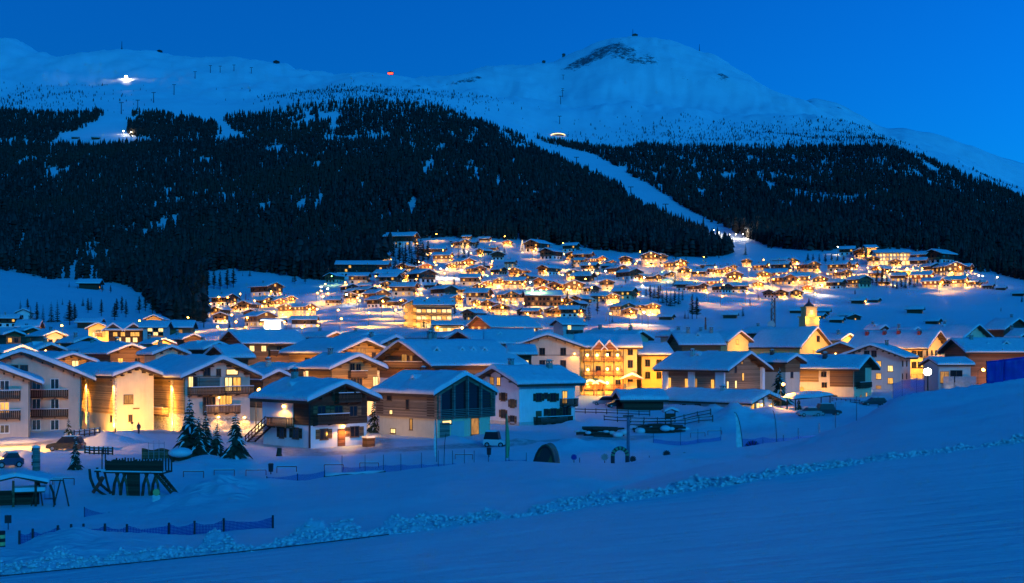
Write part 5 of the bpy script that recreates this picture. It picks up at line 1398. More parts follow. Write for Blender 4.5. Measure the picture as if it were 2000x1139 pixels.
def far_tree(kind, px, py, h_px, i=0):
    Y = Y_of(px, py) or 600
    o = tree(kind, px, Y, h_px * Y / F, i, group='single trees around the upper village')
    desc = {'spruce': 'dark spruce', 'larch': 'bare brown larch'}[kind]
    ITEMS.append(dict(o=o, px=px, py=py - h_px / 2, desc=desc, cat='tree'))
    return o

for i, (px, Y, h, k) in enumerate([(370, 140, 6.6, 0), (402, 136, 5.3, 1), (388, 131, 4.3, 2), (460, 128, 4.7, 2), (424, 134, 3.9, 0)]):
    tree('fir', px, Y, h, k, ['tallest snow-dusted fir in front of the loggia chalet', 'slim snow-dusted fir beside the tallest fir', 'low snowy fir at the feet of the tall pair', 'broad dark fir standing apart toward the dark chalet', 'small snowy fir filling the gap in the fir clump'][i], 'snowy firs in front of the loggia chalet')
tree('fir', 147, 121, 3.4, 1, 'small snowy fir behind the timber playground', 'small snowy firs near the road')
tree('fir', 134, 158, 3.1, 0, 'little fir against the wall of the rosy apartment house', 'small snowy firs near the road')
tree('fir', 731, 178, 5.6, 1, 'snowy fir squeezed between dark chalet and barn house', 'small snowy firs near the road')
tree('fir', 1522, 244, 7.4, 2, 'lamplit snowy fir beside the pillared barn', 'lamplit firs among the houses')
tree('fir', 1632, 330, 8.4, 1, 'floodlit frosted tree beside the church hall', 'lamplit firs among the houses')
tree('fir', 1560, 226, 2.4, 2, 'bush-sized snowy fir beside the white lodge porch', 'lamplit firs among the houses')

for j, (px, py, hp, kd) in enumerate([
    # larches and spruces where the wood comes down to the left rows
    (335, 618, 62, 'larch'), (352, 622, 70, 'larch'), (368, 620, 82, 'larch'), (384, 626, 78, 'larch'), (396, 612, 84, 'larch'), (322, 600, 58, 'larch'), (340, 596, 60, 'larch'), (358, 592, 62, 'larch'), (376, 586, 60, 'larch'), (392, 578, 66, 'larch'), (308, 590, 48, 'spruce'), (292, 570, 44, 'spruce'),
    (378, 636, 60, 'larch'), (398, 640, 52, 'larch'), (345, 634, 50, 'larch'),
    (60, 630, 34, 'spruce'), (72, 634, 44, 'larch'), (84, 630, 36, 'spruce'), (100, 630, 42, 'spruce'), (112, 630, 46, 'spruce'), (136, 636, 50, 'larch'), (146, 632, 40, 'larch'), (162, 600, 18, 'spruce'), (178, 606, 26, 'spruce'), (172, 612, 30, 'larch'), (198, 618, 34, 'larch'), (228, 610, 28, 'larch'), (238, 612, 34, 'larch'), (246, 620, 36, 'larch'), (224, 626, 34, 'larch'), (272, 612, 34, 'larch'), (284, 608, 36, 'larch'), (298, 612, 36, 'larch'), (122, 598, 14, 'spruce'), (40, 612, 26, 'spruce'), (54, 606, 22, 'larch'),
    (135, 562, 12, 'spruce'), (152, 566, 8, 'spruce'), (200, 572, 14, 'larch'), (216, 574, 16, 'larch'), (248, 556, 26, 'spruce'), (232, 547, 20, 'spruce'), (290, 566, 30, 'spruce'), (172, 544, 16, 'spruce'), (66, 537, 24, 'spruce'), (96, 543, 24, 'spruce'), (270, 568, 14, 'larch'),
    # patch of larches on the left clearing
    (406, 566, 38, 'larch'), (418, 566, 40, 'larch'), (430, 566, 36, 'larch'), (444, 564, 40, 'larch'), (456, 562, 38, 'larch'), (488, 541, 16, 'spruce'), (474, 541, 8, 'spruce'), (576, 556, 22, 'larch'), (596, 556, 20, 'larch'), (572, 552, 16, 'spruce'), (480, 592, 24, 'spruce'), (468, 590, 20, 'larch'),
    # dark clump on the upper village's left edge
    (768, 512, 40, 'larch'), (780, 520, 46, 'larch'), (792, 524, 48, 'larch'), (804, 528, 50, 'spruce'), (816, 530, 52, 'larch'), (826, 522, 48, 'larch'), (836, 518, 46, 'larch'), (772, 530, 36, 'spruce'), (788, 536, 36, 'larch'), (822, 500, 46, 'spruce'), (812, 494, 36, 'spruce'), (800, 500, 34, 'larch'), (786, 498, 30, 'spruce'), (764, 496, 26, 'spruce'),
    # spruces among the chalets
    (896, 502, 24, 'spruce'), (906, 503, 27, 'spruce'), (915, 503, 22, 'spruce'), (876, 500, 12, 'spruce'), (922, 514, 14, 'spruce'), (938, 526, 22, 'spruce'), (946, 528, 26, 'spruce'), (954, 526, 18, 'spruce'), (887, 558, 26, 'spruce'), (997, 514, 16, 'spruce'), (1119, 524, 32, 'spruce'), (1139, 521, 24, 'spruce'), (1170, 539, 18, 'spruce'), (1166, 528, 14, 'spruce'), (975, 498, 22, 'spruce'), (985, 496, 18, 'spruce'), (966, 490, 16, 'spruce'), (930, 484, 16, 'spruce'), (1126, 508, 16, 'larch'),
    (1262, 582, 24, 'spruce'), (1270, 590, 30, 'larch'), (1278, 586, 28, 'spruce'), (1286, 592, 32, 'larch'), (1294, 594, 32, 'spruce'), (1302, 597, 30, 'larch'), (1310, 598, 34, 'spruce'), (1318, 598, 32, 'larch'), (1326, 596, 36, 'spruce'), (1333, 590, 30, 'spruce'), (1318, 560, 30, 'spruce'), (1324, 556, 26, 'spruce'), (1290, 574, 16, 'larch'), (1268, 572, 14, 'spruce'),
    (1352, 622, 50, 'larch'), (1361, 621, 44, 'larch'), (1338, 622, 18, 'spruce'), (1344, 622, 16, 'spruce'), (1451, 616, 22, 'spruce'), (1465, 597, 20, 'spruce'), (1482, 586, 14, 'spruce'), (1150, 626, 42, 'spruce'), (1143, 624, 30, 'spruce'), (1167, 612, 34, 'larch'), (1108, 600, 32, 'larch'), (1184, 627, 12, 'spruce'), (1196, 630, 14, 'spruce'),
    (1704, 560, 18, 'larch'), (1712, 562, 26, 'larch'), (1722, 562, 30, 'larch'), (1732, 566, 26, 'larch'), (1744, 566, 22, 'spruce'), (1752, 568, 24, 'spruce'), (1760, 568, 22, 'larch'), (1768, 567, 24, 'spruce'), (1777, 566, 26, 'larch'), (1786, 565, 22, 'spruce'), (1792, 562, 16, 'larch'), (1724, 548, 24, 'larch'), (1714, 545, 20, 'larch'),
    (1670, 578, 12, 'larch'), (1571, 565, 14, 'spruce'), (1578, 512, 18, 'larch'), (1588, 514, 20, 'larch'), (1600, 514, 20, 'larch'), (1612, 514, 20, 'larch'), (1624, 516, 22, 'larch'), (1636, 514, 20, 'larch'), (1648, 515, 18, 'larch'), (1660, 518, 16, 'larch'), (1674, 516, 14, 'spruce'), (1550, 530, 14, 'larch'), (1536, 552, 10, 'spruce'), (1500, 560, 14, 'larch'),
    (1240, 545, 12, 'larch'), (1222, 556, 12, 'larch'), (1456, 500, 24, 'spruce'), (1320, 512, 14, 'larch'), (1340, 512, 14, 'spruce'), (1404, 508, 12, 'larch'), (828, 644, 22, 'larch'), (838, 642, 26, 'larch'), (846, 644, 20, 'larch'), (858, 640, 14, 'larch'), (878, 616, 22, 'larch'), (888, 618, 26, 'larch'), (956, 612, 14, 'spruce'), (1080, 620, 22, 'spruce'), (1090, 590, 26, 'larch'), (1100, 606, 26, 'larch'), (625, 645, 16, 'larch'),
    (1955, 612, 10, 'larch'), (1996, 592, 14, 'larch'), (448, 652, 26, 'larch')]):
    far_tree(kd, px, py, hp, j)
# ------------------------------------------------------------------ the upper village
FAR = {}
_fw = {}
def far_proto(kind):
    # one chalet of each kind; every house of the upper village is a copy with parts of its own
    if kind in FAR: return FAR[kind]
    n, lit = kind.split('_')
    i = 'abcdefgh'.index(n)
    w = (11, 12, 10, 13, 12, 11, 10, 14)[i]; l = (12, 14, 11, 13, 18, 12, 10, 22)[i]; hw = (6.0, 6.4, 5.0, 8.6, 6.6, 5.6, 3.4, 9.2)[i]
    lower = ('white', 'cream', 'stone_l', 'cream', 'white', 'beige', 'wood_dark', 'cream')[i]
    upper = ('wood_dark', 'wood', 'wood_dark', 'wood', 'wood_dark', 'wood_red', None, 'wood')[i]
    split = (2.8, 3.0, 2.5, 5.6, 3.0, 2.6, 3, 6.0)[i]
    h = House('chalet', (0, -400 - 40 * len(FAR), -60), 0, w, l, hw, 22, lower, upper, split, snow=.55, fine=1, oe=1.3, og=1.5, purlins=0, seed=i + 3)
    rng = random.Random(sum(map(ord, kind)))
    def pane():
        r = rng.random()
        if lit == 'bright': return ('lit', 'lit_w', 'lit')[int(r * 3)] if r < .85 else 'glass'
        if lit == 'warm': return 'lit' if r < .45 else 'lit_d' if r < .6 else 'glass'
        return 'lit' if r < .10 else 'glass'
    if kind[0] != 'g':
        us = [-w * .3, 0, w * .3]
        z = 1.0
        while z < hw + 1.0:
            for u in (us if z < hw - 1 else [0]):
                h.win('F', u, z, 1.5, 1.5, pane=pane(), bars=1)
            vs = [-l * .3, l * .05, l * .33]
            if z < hw - 1.6:
                for u in vs: h.win('L', u, z, 1.4, 1.4, pane=pane(), bars=1); h.win('R', u, z, 1.4, 1.4, pane=pane(), bars=1)
            z += 2.8
        h.balcony('F', 0, min(hw - 2.4, 2.9) if hw < 7 else 5.6, w * .8, 1.2, mat='wood', slats=False, snow=False)
        h.chimney(-1.0, l * .12, .9, .8)
    else:
        h.win('F', .5, .8, 1.1, 1.1, pane=pane(), bars=1)
    if lit != 'dark' and kind[0] != 'g':
        h.wash('F', 0, 1.4, 7, 4200 if lit == 'bright' else 1700); h.wash('L', 0, 1.4, 6, 1800 if lit == 'bright' else 700)
    if lit == 'bright':
        h.lamp('F', -w * .2, 2.6, 1800, out=1.4, bulb='bulb_far', r=.35); h.lamp('F', w * .25, hw - .6, 1300, out=1.4, bulb='bulb_far', r=.3)
    elif lit == 'warm':
        h.lamp('F', w * .3, 2.6, 1300, out=1.2, bulb='bulb_far', r=.32)
    FAR[kind] = h.root
    return h.root

WORDS = {'a': 'dark white-based chalet', 'b': 'brown cream-based chalet', 'c': 'small stone-footed chalet', 'd': 'tall brown and cream chalet', 'e': 'long dark chalet', 'f': 'red-brown chalet', 'g': 'wooden hay barn', 'h': 'big timber lodge'}
LITW = {'bright': 'floodlit', 'warm': 'warmly lit', 'dark': 'unlit'}
WID = {'a': 11, 'b': 12, 'c': 10, 'd': 13, 'e': 15, 'f': 11, 'g': 9, 'h': 20}
def far_house(px, py, wpx, kind, face=None, lit='dark'):
    # kind letter; face: g gable toward us, e eave side toward us, r and l turned; wpx width seen
    if lit == 'dark' and kind != 'g' and random.random() < .5: lit = 'warm'
    Y = Y_of(px, py) or 700
    p = at(px, Y)
    src = far_proto(kind + '_' + lit)
    o = copy_tree(src)
    seen = wpx * Y / F
    s = seen / (WID[kind] + 3.0)
    s = min(1.5, max(.55, s))
    o.location = p + Vector((0, 4, -.25)); o.scale = (s, s, s)
    view = math.atan2(p.x, p.y)
    t = {'g': 0.0, 'e': 1.35, 'r': .65, 'l': -.65}[face or 'g'] + random.uniform(-.15, .15)
    o.rotation_euler = (0, 0, t - view)
    o['category'] = 'barn' if kind == 'g' else 'house'; o['group'] = 'chalets of the upper village'
    o.name = 'hay_barn' if kind == 'g' else 'chalet'
    ITEMS.append(dict(o=o, px=px, py=py - 10, desc=LITW[lit] + ' ' + WORDS[kind], cat='house', fix=None))
    return o

def C6(x, y, w, *a): far_house(380 + .2 * x, 480 + .2 * y, .2 * w, *a)
def C7(x, y, w, *a): far_house(740 + .2019 * x, 440 + .2019 * y, .2019 * w, *a)
def C8(x, y, w, *a): far_house(1100 + .2019 * x, 440 + .2019 * y, .2019 * w, *a)
def CE(x, y, w, *a): far_house(1480 + .26 * x, 440 + .26 * y, .26 * w, *a)
for a in [(275, 590, 210, 'a', 'r', 'warm'), (235, 675, 170, 'c', 'l', 'warm'), (235, 757, 180, 'a', 'g', 'warm'), (510, 640, 180, 'a', 'l', 'warm'), (530, 718, 170, 'a', 'g', 'warm'), (690, 490, 270, 'e', 'r', 'warm'), (650, 610, 190, 'b', 'r', 'warm'), (790, 600, 160, 'b', 'r', 'bright'),
          (885, 570, 150, 'c', 'r', 'bright'), (880, 705, 190, 'd', 'g', 'bright'), (1060, 700, 190, 'd', 'r', 'bright'), (985, 640, 140, 'c', 'e', 'dark'), (620, 790, 250, 'b', 'r', 'dark'), (1060, 800, 230, 'e', 'e', 'dark'), (700, 560, 130, 'c', 'r', 'dark'), (390, 640, 110, 'c', 'g', 'dark'),
          (1600, 395, 190, 'b', 'e', 'warm'), (1900, 400, 190, 'a', 'e', 'dark'), (1500, 470, 150, 'a', 'r', 'dark'), (1545, 512, 160, 'c', 'r', 'dark'), (1690, 510, 170, 'a', 'r', 'dark'), (1770, 560, 210, 'b', 'r', 'warm'), (1790, 618, 200, 'a', 'r', 'warm'), (1965, 455, 120, 'a', 'r', 'warm'), (1660, 445, 130, 'c', 'e', 'warm'), (1970, 620, 190, 'e', 'r', 'dark')]: C6(*a)
for a in [(215, 192, 270, 'e', 'e', 'dark'), (740, 185, 110, 'c', 'e', 'dark'), (850, 145, 90, 'c', 'e', 'dark'), (900, 200, 110, 'c', 'e', 'dark'), (1020, 170, 110, 'c', 'e', 'dark'), (1245, 205, 110, 'f', 'g', 'bright'), (1535, 265, 210, 'a', 'l', 'warm'), (1670, 325, 190, 'a', 'l', 'dark'), (1860, 255, 150, 'a', 'e', 'dark'), (1950, 310, 130, 'c', 'l', 'dark'), (550, 285, 180, 'e', 'e', 'warm'), (615, 365, 170, 'b', 'e', 'bright'), (820, 420, 180, 'f', 'r', 'bright'),
          (450, 470, 160, 'f', 'g', 'bright'), (935, 480, 160, 'f', 'r', 'warm'), (1160, 478, 140, 'c', 'r', 'dark'), (1380, 505, 140, 'f', 'r', 'warm'), (1640, 488, 170, 'a', 'l', 'warm'), (1950, 520, 130, 'c', 'l', 'dark'), (35, 500, 110, 'a', 'e', 'warm'), (410, 575, 230, 'a', 'r', 'dark'), (110, 570, 260, 'e', 'e', 'dark'), (885, 585, 190, 'b', 'e', 'dark'), (1175, 610, 150, 'd', 'g', 'bright'), (1060, 605, 130, 'b', 'g', 'bright'), (1320, 612, 190, 'b', 'e', 'bright'), (1600, 612, 180, 'f', 'l', 'warm'), (1740, 650, 180, 'f', 'l', 'warm'), (1890, 650, 160, 'f', 'l', 'bright'), (240, 700, 220, 'b', 'e', 'warm'),
          (620, 700, 220, 'e', 'r', 'dark'), (700, 805, 190, 'd', 'r', 'warm'), (965, 770, 240, 'd', 'e', 'warm'), (1240, 760, 190, 'd', 'r', 'warm'), (1390, 730, 180, 'b', 'e', 'warm'), (1600, 680, 160, 'f', 'g', 'bright'), (1935, 800, 150, 'c', 'l', 'dark'), (925, 925, 200, 'f', 'l', 'dark'), (1140, 840, 130, 'c', 'g', 'warm'), (60, 790, 150, 'b', 'e', 'bright'), (1850, 890, 190, 'a', 'e', 'dark'), (500, 640, 130, 'c', 'e', 'dark'), (1020, 285, 130, 'c', 'l', 'warm'), (1150, 330, 150, 'a', 'g', 'dark'), (700, 440, 120, 'b', 'g', 'bright'), (330, 640, 100, 'c', 'r', 'warm'), (1090, 255, 110, 'c', 'e', 'warm')]: C7(*a)
for a in [(200, 350, 180, 'a', 'e', 'warm'), (340, 375, 150, 'f', 'r', 'bright'), (440, 395, 120, 'f', 'r', 'warm'), (615, 375, 140, 'a', 'g', 'warm'), (850, 395, 200, 'd', 'g', 'bright'), (260, 455, 160, 'a', 'e', 'dark'), (530, 472, 170, 'c', 'r', 'warm'), (640, 530, 220, 'e', 'r', 'dark'), (200, 545, 200, 'g', 'e', 'dark'), (1095, 440, 190, 'b', 'r', 'bright'), (1180, 505, 150, 'd', 'g', 'warm'), (1320, 500, 150, 'c', 'e', 'dark'), (1460, 485, 150, 'a', 'e', 'warm'), (1400, 430, 140, 'c', 'e', 'dark'), (1665, 555, 180, 'b', 'g', 'warm'), (1785, 400, 110, 'd', 'g', 'warm'), (930, 525, 120, 'c', 'e', 'dark'), (1180, 645, 160, 'a', 'e', 'dark'), (1310, 660, 160, 'a', 'r', 'dark'), (1470, 595, 150, 'f', 'e', 'bright'), (1545, 660, 160, 'a', 'r', 'dark'), (1710, 660, 170, 'a', 'e', 'dark'),
          (100, 670, 220, 'b', 'g', 'bright'), (425, 640, 160, 'd', 'g', 'warm'), (480, 765, 130, 'd', 'g', 'bright'), (360, 745, 150, 'b', 'e', 'dark'), (600, 730, 200, 'b', 'e', 'dark'), (175, 780, 180, 'a', 'l', 'dark'), (580, 870, 200, 'h', 'r', 'warm'), (765, 845, 140, 'd', 'e', 'warm'), (875, 855, 130, 'd', 'g', 'bright'), (650, 885, 170, 'b', 'g', 'warm'), (1010, 915, 140, 'g', 'e', 'dark'), (1630, 895, 150, 'g', 'e', 'dark'), (80, 1010, 190, 'e', 'e', 'warm'), (1900, 625, 110, 'b', 'g', 'bright'), (1020, 500, 110, 'c', 'r', 'warm'), (1240, 470, 110, 'c', 'e', 'warm'), (1620, 440, 120, 'c', 'r', 'warm'), (700, 690, 120, 'c', 'g', 'dark')]: C8(*a)
for a in [(870, 262, 130, 'b', 'g', 'bright'), (780, 250, 120, 'a', 'g', 'warm'), (680, 235, 120, 'a', 'e', 'dark'), (1230, 285, 140, 'a', 'e', 'warm'), (1375, 300, 190, 'a', 'l', 'dark'), (1320, 355, 130, 'c', 'r', 'dark'), (1455, 385, 180, 'b', 'r', 'bright'), (1560, 365, 120, 'a', 'e', 'dark'), (620, 375, 160, 'd', 'e', 'dark'), (180, 350, 140, 'a', 'e', 'dark'), (390, 345, 140, 'b', 'r', 'warm'), (150, 425, 160, 'f', 'e', 'bright'), (205, 460, 150, 'f', 'r', 'warm'), (320, 455, 150, 'b', 'e', 'bright'), (480, 480, 130, 'd', 'g', 'bright'), (600, 490, 130, 'a', 'e', 'dark'), (770, 480, 150, 'b', 'r', 'dark'), (390, 510, 100, 'f', 'g', 'bright'),
          (100, 545, 110, 'a', 'g', 'dark'), (190, 550, 120, 'a', 'g', 'dark'), (300, 545, 120, 'c', 'g', 'warm'), (1250, 445, 150, 'f', 'e', 'bright'), (1330, 485, 140, 'f', 'e', 'bright'), (1420, 475, 100, 'a', 'g', 'dark'), (1510, 472, 140, 'b', 'e', 'bright'), (1630, 472, 100, 'a', 'e', 'dark'), (1690, 470, 90, 'a', 'e', 'dark'), (1750, 485, 70, 'c', 'e', 'dark'), (1845, 490, 80, 'g', 'e', 'dark'), (180, 290, 120, 'g', 'e', 'dark'), (30, 340, 110, 'f', 'e', 'warm'), (700, 330, 110, 'c', 'e', 'warm'), (60, 430, 120, 'd', 'g', 'bright'), (1070, 440, 120, 'c', 'e', 'dark'), (960, 470, 90, 'c', 'e', 'dark'),
          (770, 598, 110, 'g', 'e', 'warm'), (890, 585, 50, 'g', 'e', 'dark'), (1200, 662, 130, 'g', 'e', 'dark'), (500, 672, 120, 'g', 'e', 'dark'), (470, 704, 70, 'g', 'e', 'dark'), (300, 660, 60, 'g', 'e', 'dark'), (680, 700, 80, 'g', 'e', 'dark'), (610, 735, 60, 'g', 'e', 'dark'), (740, 712, 50, 'g', 'g', 'dark'), (1340, 745, 70, 'g', 'e', 'dark')]: CE(*a)
far_house(172, 566, 42, 'g', 'e', 'dark'); far_house(8, 640, 44, 'a', 'e', 'dark'); far_house(1995, 580, 24, 'g', 'e', 'dark'); far_house(185, 272, 16, 'g', 'e', 'dark'); far_house(145, 271, 14, 'g', 'e', 'dark')
EX = np.random.default_rng(77)          # more chalets and lamps that fill the lanes between the named ones
_taken = [(i['px'], i['py']) for i in ITEMS if i['cat'] == 'house']
_n = 0
while _n < 46:
    px, py = EX.uniform(640, 1900), EX.uniform(470, 640)
    lo = np.interp(px, [640, 760, 850, 1000, 1250, 1400, 1500, 1650, 1800, 1900], [560, 500, 482, 486, 508, 516, 520, 512, 520, 540]); hi = np.interp(px, [640, 760, 900, 1150, 1260, 1500, 1600, 1700, 1900], [600, 600, 615, 625, 615, 585, 570, 560, 556])
    if not lo < py < hi or 1180 < px < 1345 and 560 < py < 605: continue
    if min(math.hypot((px - a) / 1.6, py - b) for a, b in _taken) < 9.5: continue
    _taken.append((px, py)); _n += 1
    far_house(px, py, EX.uniform(22, 34), 'abcfabd'[int(EX.integers(7))], 'gerl'[int(EX.integers(4))], ('warm', 'bright', 'warm', 'dark')[int(EX.integers(4))])
for r in FAR.values():                 # the models themselves are not part of the place
    def wipe(o):
        for ch in list(o.children): wipe(ch)
        bpy.data.objects.remove(o)
    wipe(r)

# ------------------------------------------------------------------ hotels that stand out on the slope
def slope_hotel(px0, px1, py, name, label, hw, lower, upper, split, turn=0, facing='eave', depth=14, pitch=20, fine=2, **k):
    pxm = (px0 + px1) / 2
    Y = Y_of(pxm, py)
    x0, x1 = MPX(px0, Y), MPX(px1, Y)
    z = ground(MPX(pxm, Y), Y)
    t = rad(turn)
    wd = (x1 - x0) / math.cos(t)
    w, l, rz = (depth, wd, t + math.pi / 2) if facing == 'eave' else (wd, depth, t)
    h = House(name, (MPX(pxm, Y), Y + depth / 2, z - .3), rz, w, l, hw, pitch, lower, upper, split, snow=.5, fine=fine, oe=1.3, og=1.4, label=label, cat='hotel', group='hotels of the upper village', seed=int(px0), **k)
    return h, Y
h, Y = slope_hotel(811, 880, 642, 'terrace_hotel', 'large hotel with rows of glowing terraces beside the lit road', 10.5, 'beige', 'wood_red', 30, 4)
for k, z in enumerate((.6, 3.6, 6.6)):
    for j in range(7):
        u = -h.l / 2 + h.l * (j + .5) / 7; h.win('L', u, z, 1.7, 1.9, pane='lit_w' if (k + j) % 3 else 'lit', bars=1)
    h.balcony('L', 0, z + 2.6, h.l * .98, 1.4, .9, mat='wood_ochre', slats=False, snow=False)
for y in (-8, -2, 4): h.dormer(-1, y, .6, 2.6, 1.2, 'wood_red')
for u in (-7, 0, 7): h.wash('L', u, 2, 4.5, 1500)
h2, Y = slope_hotel(790, 822, 640, 'terrace_hotel', 'gabled wing of the terrace hotel, amber all over', 10.5, 'orange', 'wood_red', 30, 8, 'gable', 14, 26)
for z in (1.0, 4.0, 7.0):
    for u in (-4.0, 0, 4.0): h2.win('F', u, z, 1.6, 1.6, pane='lit', bars=1)
for u in (-3, 4): h2.wash('F', u, 3.0, 6, 1900)
h2.wash('L', 0, 3, 6, 2500)
h, Y = slope_hotel(848, 896, 654, 'pavilion', 'low lit pavilion below the terrace hotel', 4.2, 'yellow', None, 3, 4, depth=9, pitch=14)
for j in range(6): h.win('L', -h.l / 2 + h.l * (j + .5) / 6, .5, 1.6, 2.4, pane='lit_w' if j % 2 else 'lit', bars=1)
h.lamp('L', -4, 3, 1500, out=1.6, bulb='bulb_far', r=.3); h.lamp('L', 6, 3, 2600, out=1.6, bulb='bulb_far', r=.4)
h, Y = slope_hotel(1027, 1093, 608, 'green_lit_hotel', 'dark hotel with green lamps on its roof and bright ground floor', 9.0, 'white', 'wood_dark', 3.2, 6)
for z in (3.8, 6.4):
    for j in range(9): h.win('L', -h.l / 2 + h.l * (j + .5) / 9, z, 1.3, 1.5, pane='glass' if (j + int(z)) % 4 else 'lit_d', bars=1)
for j in range(8): h.win('L', -h.l / 2 + h.l * (j + .5) / 8, .6, 1.9, 2.0, pane='lit_w', bars=1)
for u in (-6, -1.5):
    b = MB(); b.box(-.1, .1, -.1, .1, -1.5, .3); b.ball((0, 0, .5), .55, 8, 5, 1); b.build('roof_lamp', ['metal', 'green_light'], h.root, h.pt('L', u, h.hw + 2.2, -2.0)); point(h.world(h.pt('L', u, h.hw + 3.0, -1.2)), 1500, (.6, 1, .25), r=.3)
h.wash('L', -4, 3, 3, 1500); h.wash('L', 6, 3, 3, 1500)
h, Y = slope_hotel(657, 738, 543, 'forest_hotel', 'long dark hotel at the edge of the wood with pale lower storey', 9.0, 'white', 'wood_dark', 3.4, 2)
for z in (.8, 4.0, 6.6):
    for j in range(11): h.win('L', -h.l / 2 + h.l * (j + .5) / 11, z, 1.5, 1.6, pane='lit' if (j * 7 + int(z)) % 9 == 0 else 'glass', bars=1)
h2, Y = slope_hotel(737, 756, 541, 'forest_hotel', 'short wing beside the long dark hotel with one lit window', 7.5, 'white', 'wood_dark', 3.0, -2)
for j in range(4): h2.win('L', -h2.l / 2 + h2.l * (j + .5) / 4, 4.0, 1.5, 1.5, pane='lit' if j == 1 else 'glass', bars=1)
h2.win('L', 0, .8, 3, 1.2, pane='lit_d', bars=1)
h, Y = slope_hotel(1712, 1778, 517, 'hillside_hotel', 'big floodlit hotel on the right slope with two rows of bright windows', 9.6, 'beige', 'wood_red', 30, -4, pitch=17)
for z in (3.9, 6.8):
    for j in range(10): h.win('L', -h.l / 2 + h.l * (j + .5) / 10, z, 1.5, 1.9, pane='lit_w' if (j + int(z)) % 3 else 'lit', bars=1)
for j in range(8): h.win('L', -h.l / 2 + h.l * (j + .5) / 8, .4, 2.2, 2.8, pane='lit_w', bars=1)
for u in (-9, -3, 3, 9): h.wash('L', u, 2.0, 4, 1500)
h2, Y = slope_hotel(1695, 1713, 509, 'hillside_hotel', 'lower gabled wing of the big floodlit hotel', 10, 'yellow', 'wood_red', 30, -4, pitch=17)
for z in (1.2, 4.6, 7.6):
    for j in range(3): h2.win('L', -h2.l / 2 + h2.l * (j + .5) / 3, z, 1.5, 1.7, pane='lit', bars=1)
h2.wash('L', 0, 4, 5, 3600)
h, Y = slope_hotel(1752, 1802, 541, 'lit_wall_house', 'low building with a plain amber wall under the floodlit hotel', 4.5, 'orange', None, 3, -4, depth=9, pitch=12)
for u in (-7, 0, 7): h.wash('L', u, 3, 4, 3000)
h, Y = slope_hotel(516, 548, 648, 'white_kiosk', 'white lorry-long building glaring under floodlights', 4.6, 'white', None, 3, 0, depth=7, pitch=8)
for u in (-4, 4): h.wash('L', u, 1.5, 5, 5200, (1, .84, .55))

# ------------------------------------------------------------------ street lamps
def lamp_proto():
    p = MB(); p.tube([(0, 0, -.5), (0, 0, 5.6)], [.09, .06], 6); p.tube([(0, 0, 5.6), (0, -.5, 5.95), (0, -1.1, 6.0)], .045, 5)
    hd = MB(); hd.box(-.16, .16, -1.75, -1.0, 6.0, 6.12)
    bl = MB(); bl.ball((0, -1.38, 5.86), .36, 8, 6, 0, .9)
    return p.mesh('pole', 'metal'), hd.mesh('lamp_head', 'metal'), {k: bl.mesh('bulb', v) for k, v in dict(o='bulb_far', w='flood', g='green_light').items()}
LP, LH, LB = lamp_proto()
COLS = {'o': (1.0, .48, .05), 'w': (1.0, .88, .62), 'g': (.6, 1.0, .35)}
def street_lamp(px, py, power=2600, kind='o', Y=None, s=1.0, label=None, group='street lamps', ang=136):
    # the glowing head stands at (px, py)
    if Y is None:
        Y = Y_of(px, py + 20) or 700
        for _ in range(3): Y = Y_of(px, py + 5.8 * s * F / Y) or Y
    p = at(px, Y)
    o = empty('street_lamp', p, random.choice((-.5, .2, .6)) , label, 'street lamp', group)
    o.scale = (s, s, s)
    link('pole', LP, o); hd = link('lamp_head', LH, o); link('bulb', LB[kind], hd)
    spot((0, -1.38, 5.35), (0, -1.38, 0), power * (.5 if kind == 'w' else .9 if power < 5000 else 1.5), COLS[kind], o, ang, .25, .35)
    if label is None: ITEMS.append(dict(o=o, px=px, py=py, desc={'o': 'orange street lamp', 'w': 'white floodlight on a mast', 'g': 'greenish street lamp'}[kind], cat='lamp'))
    return o
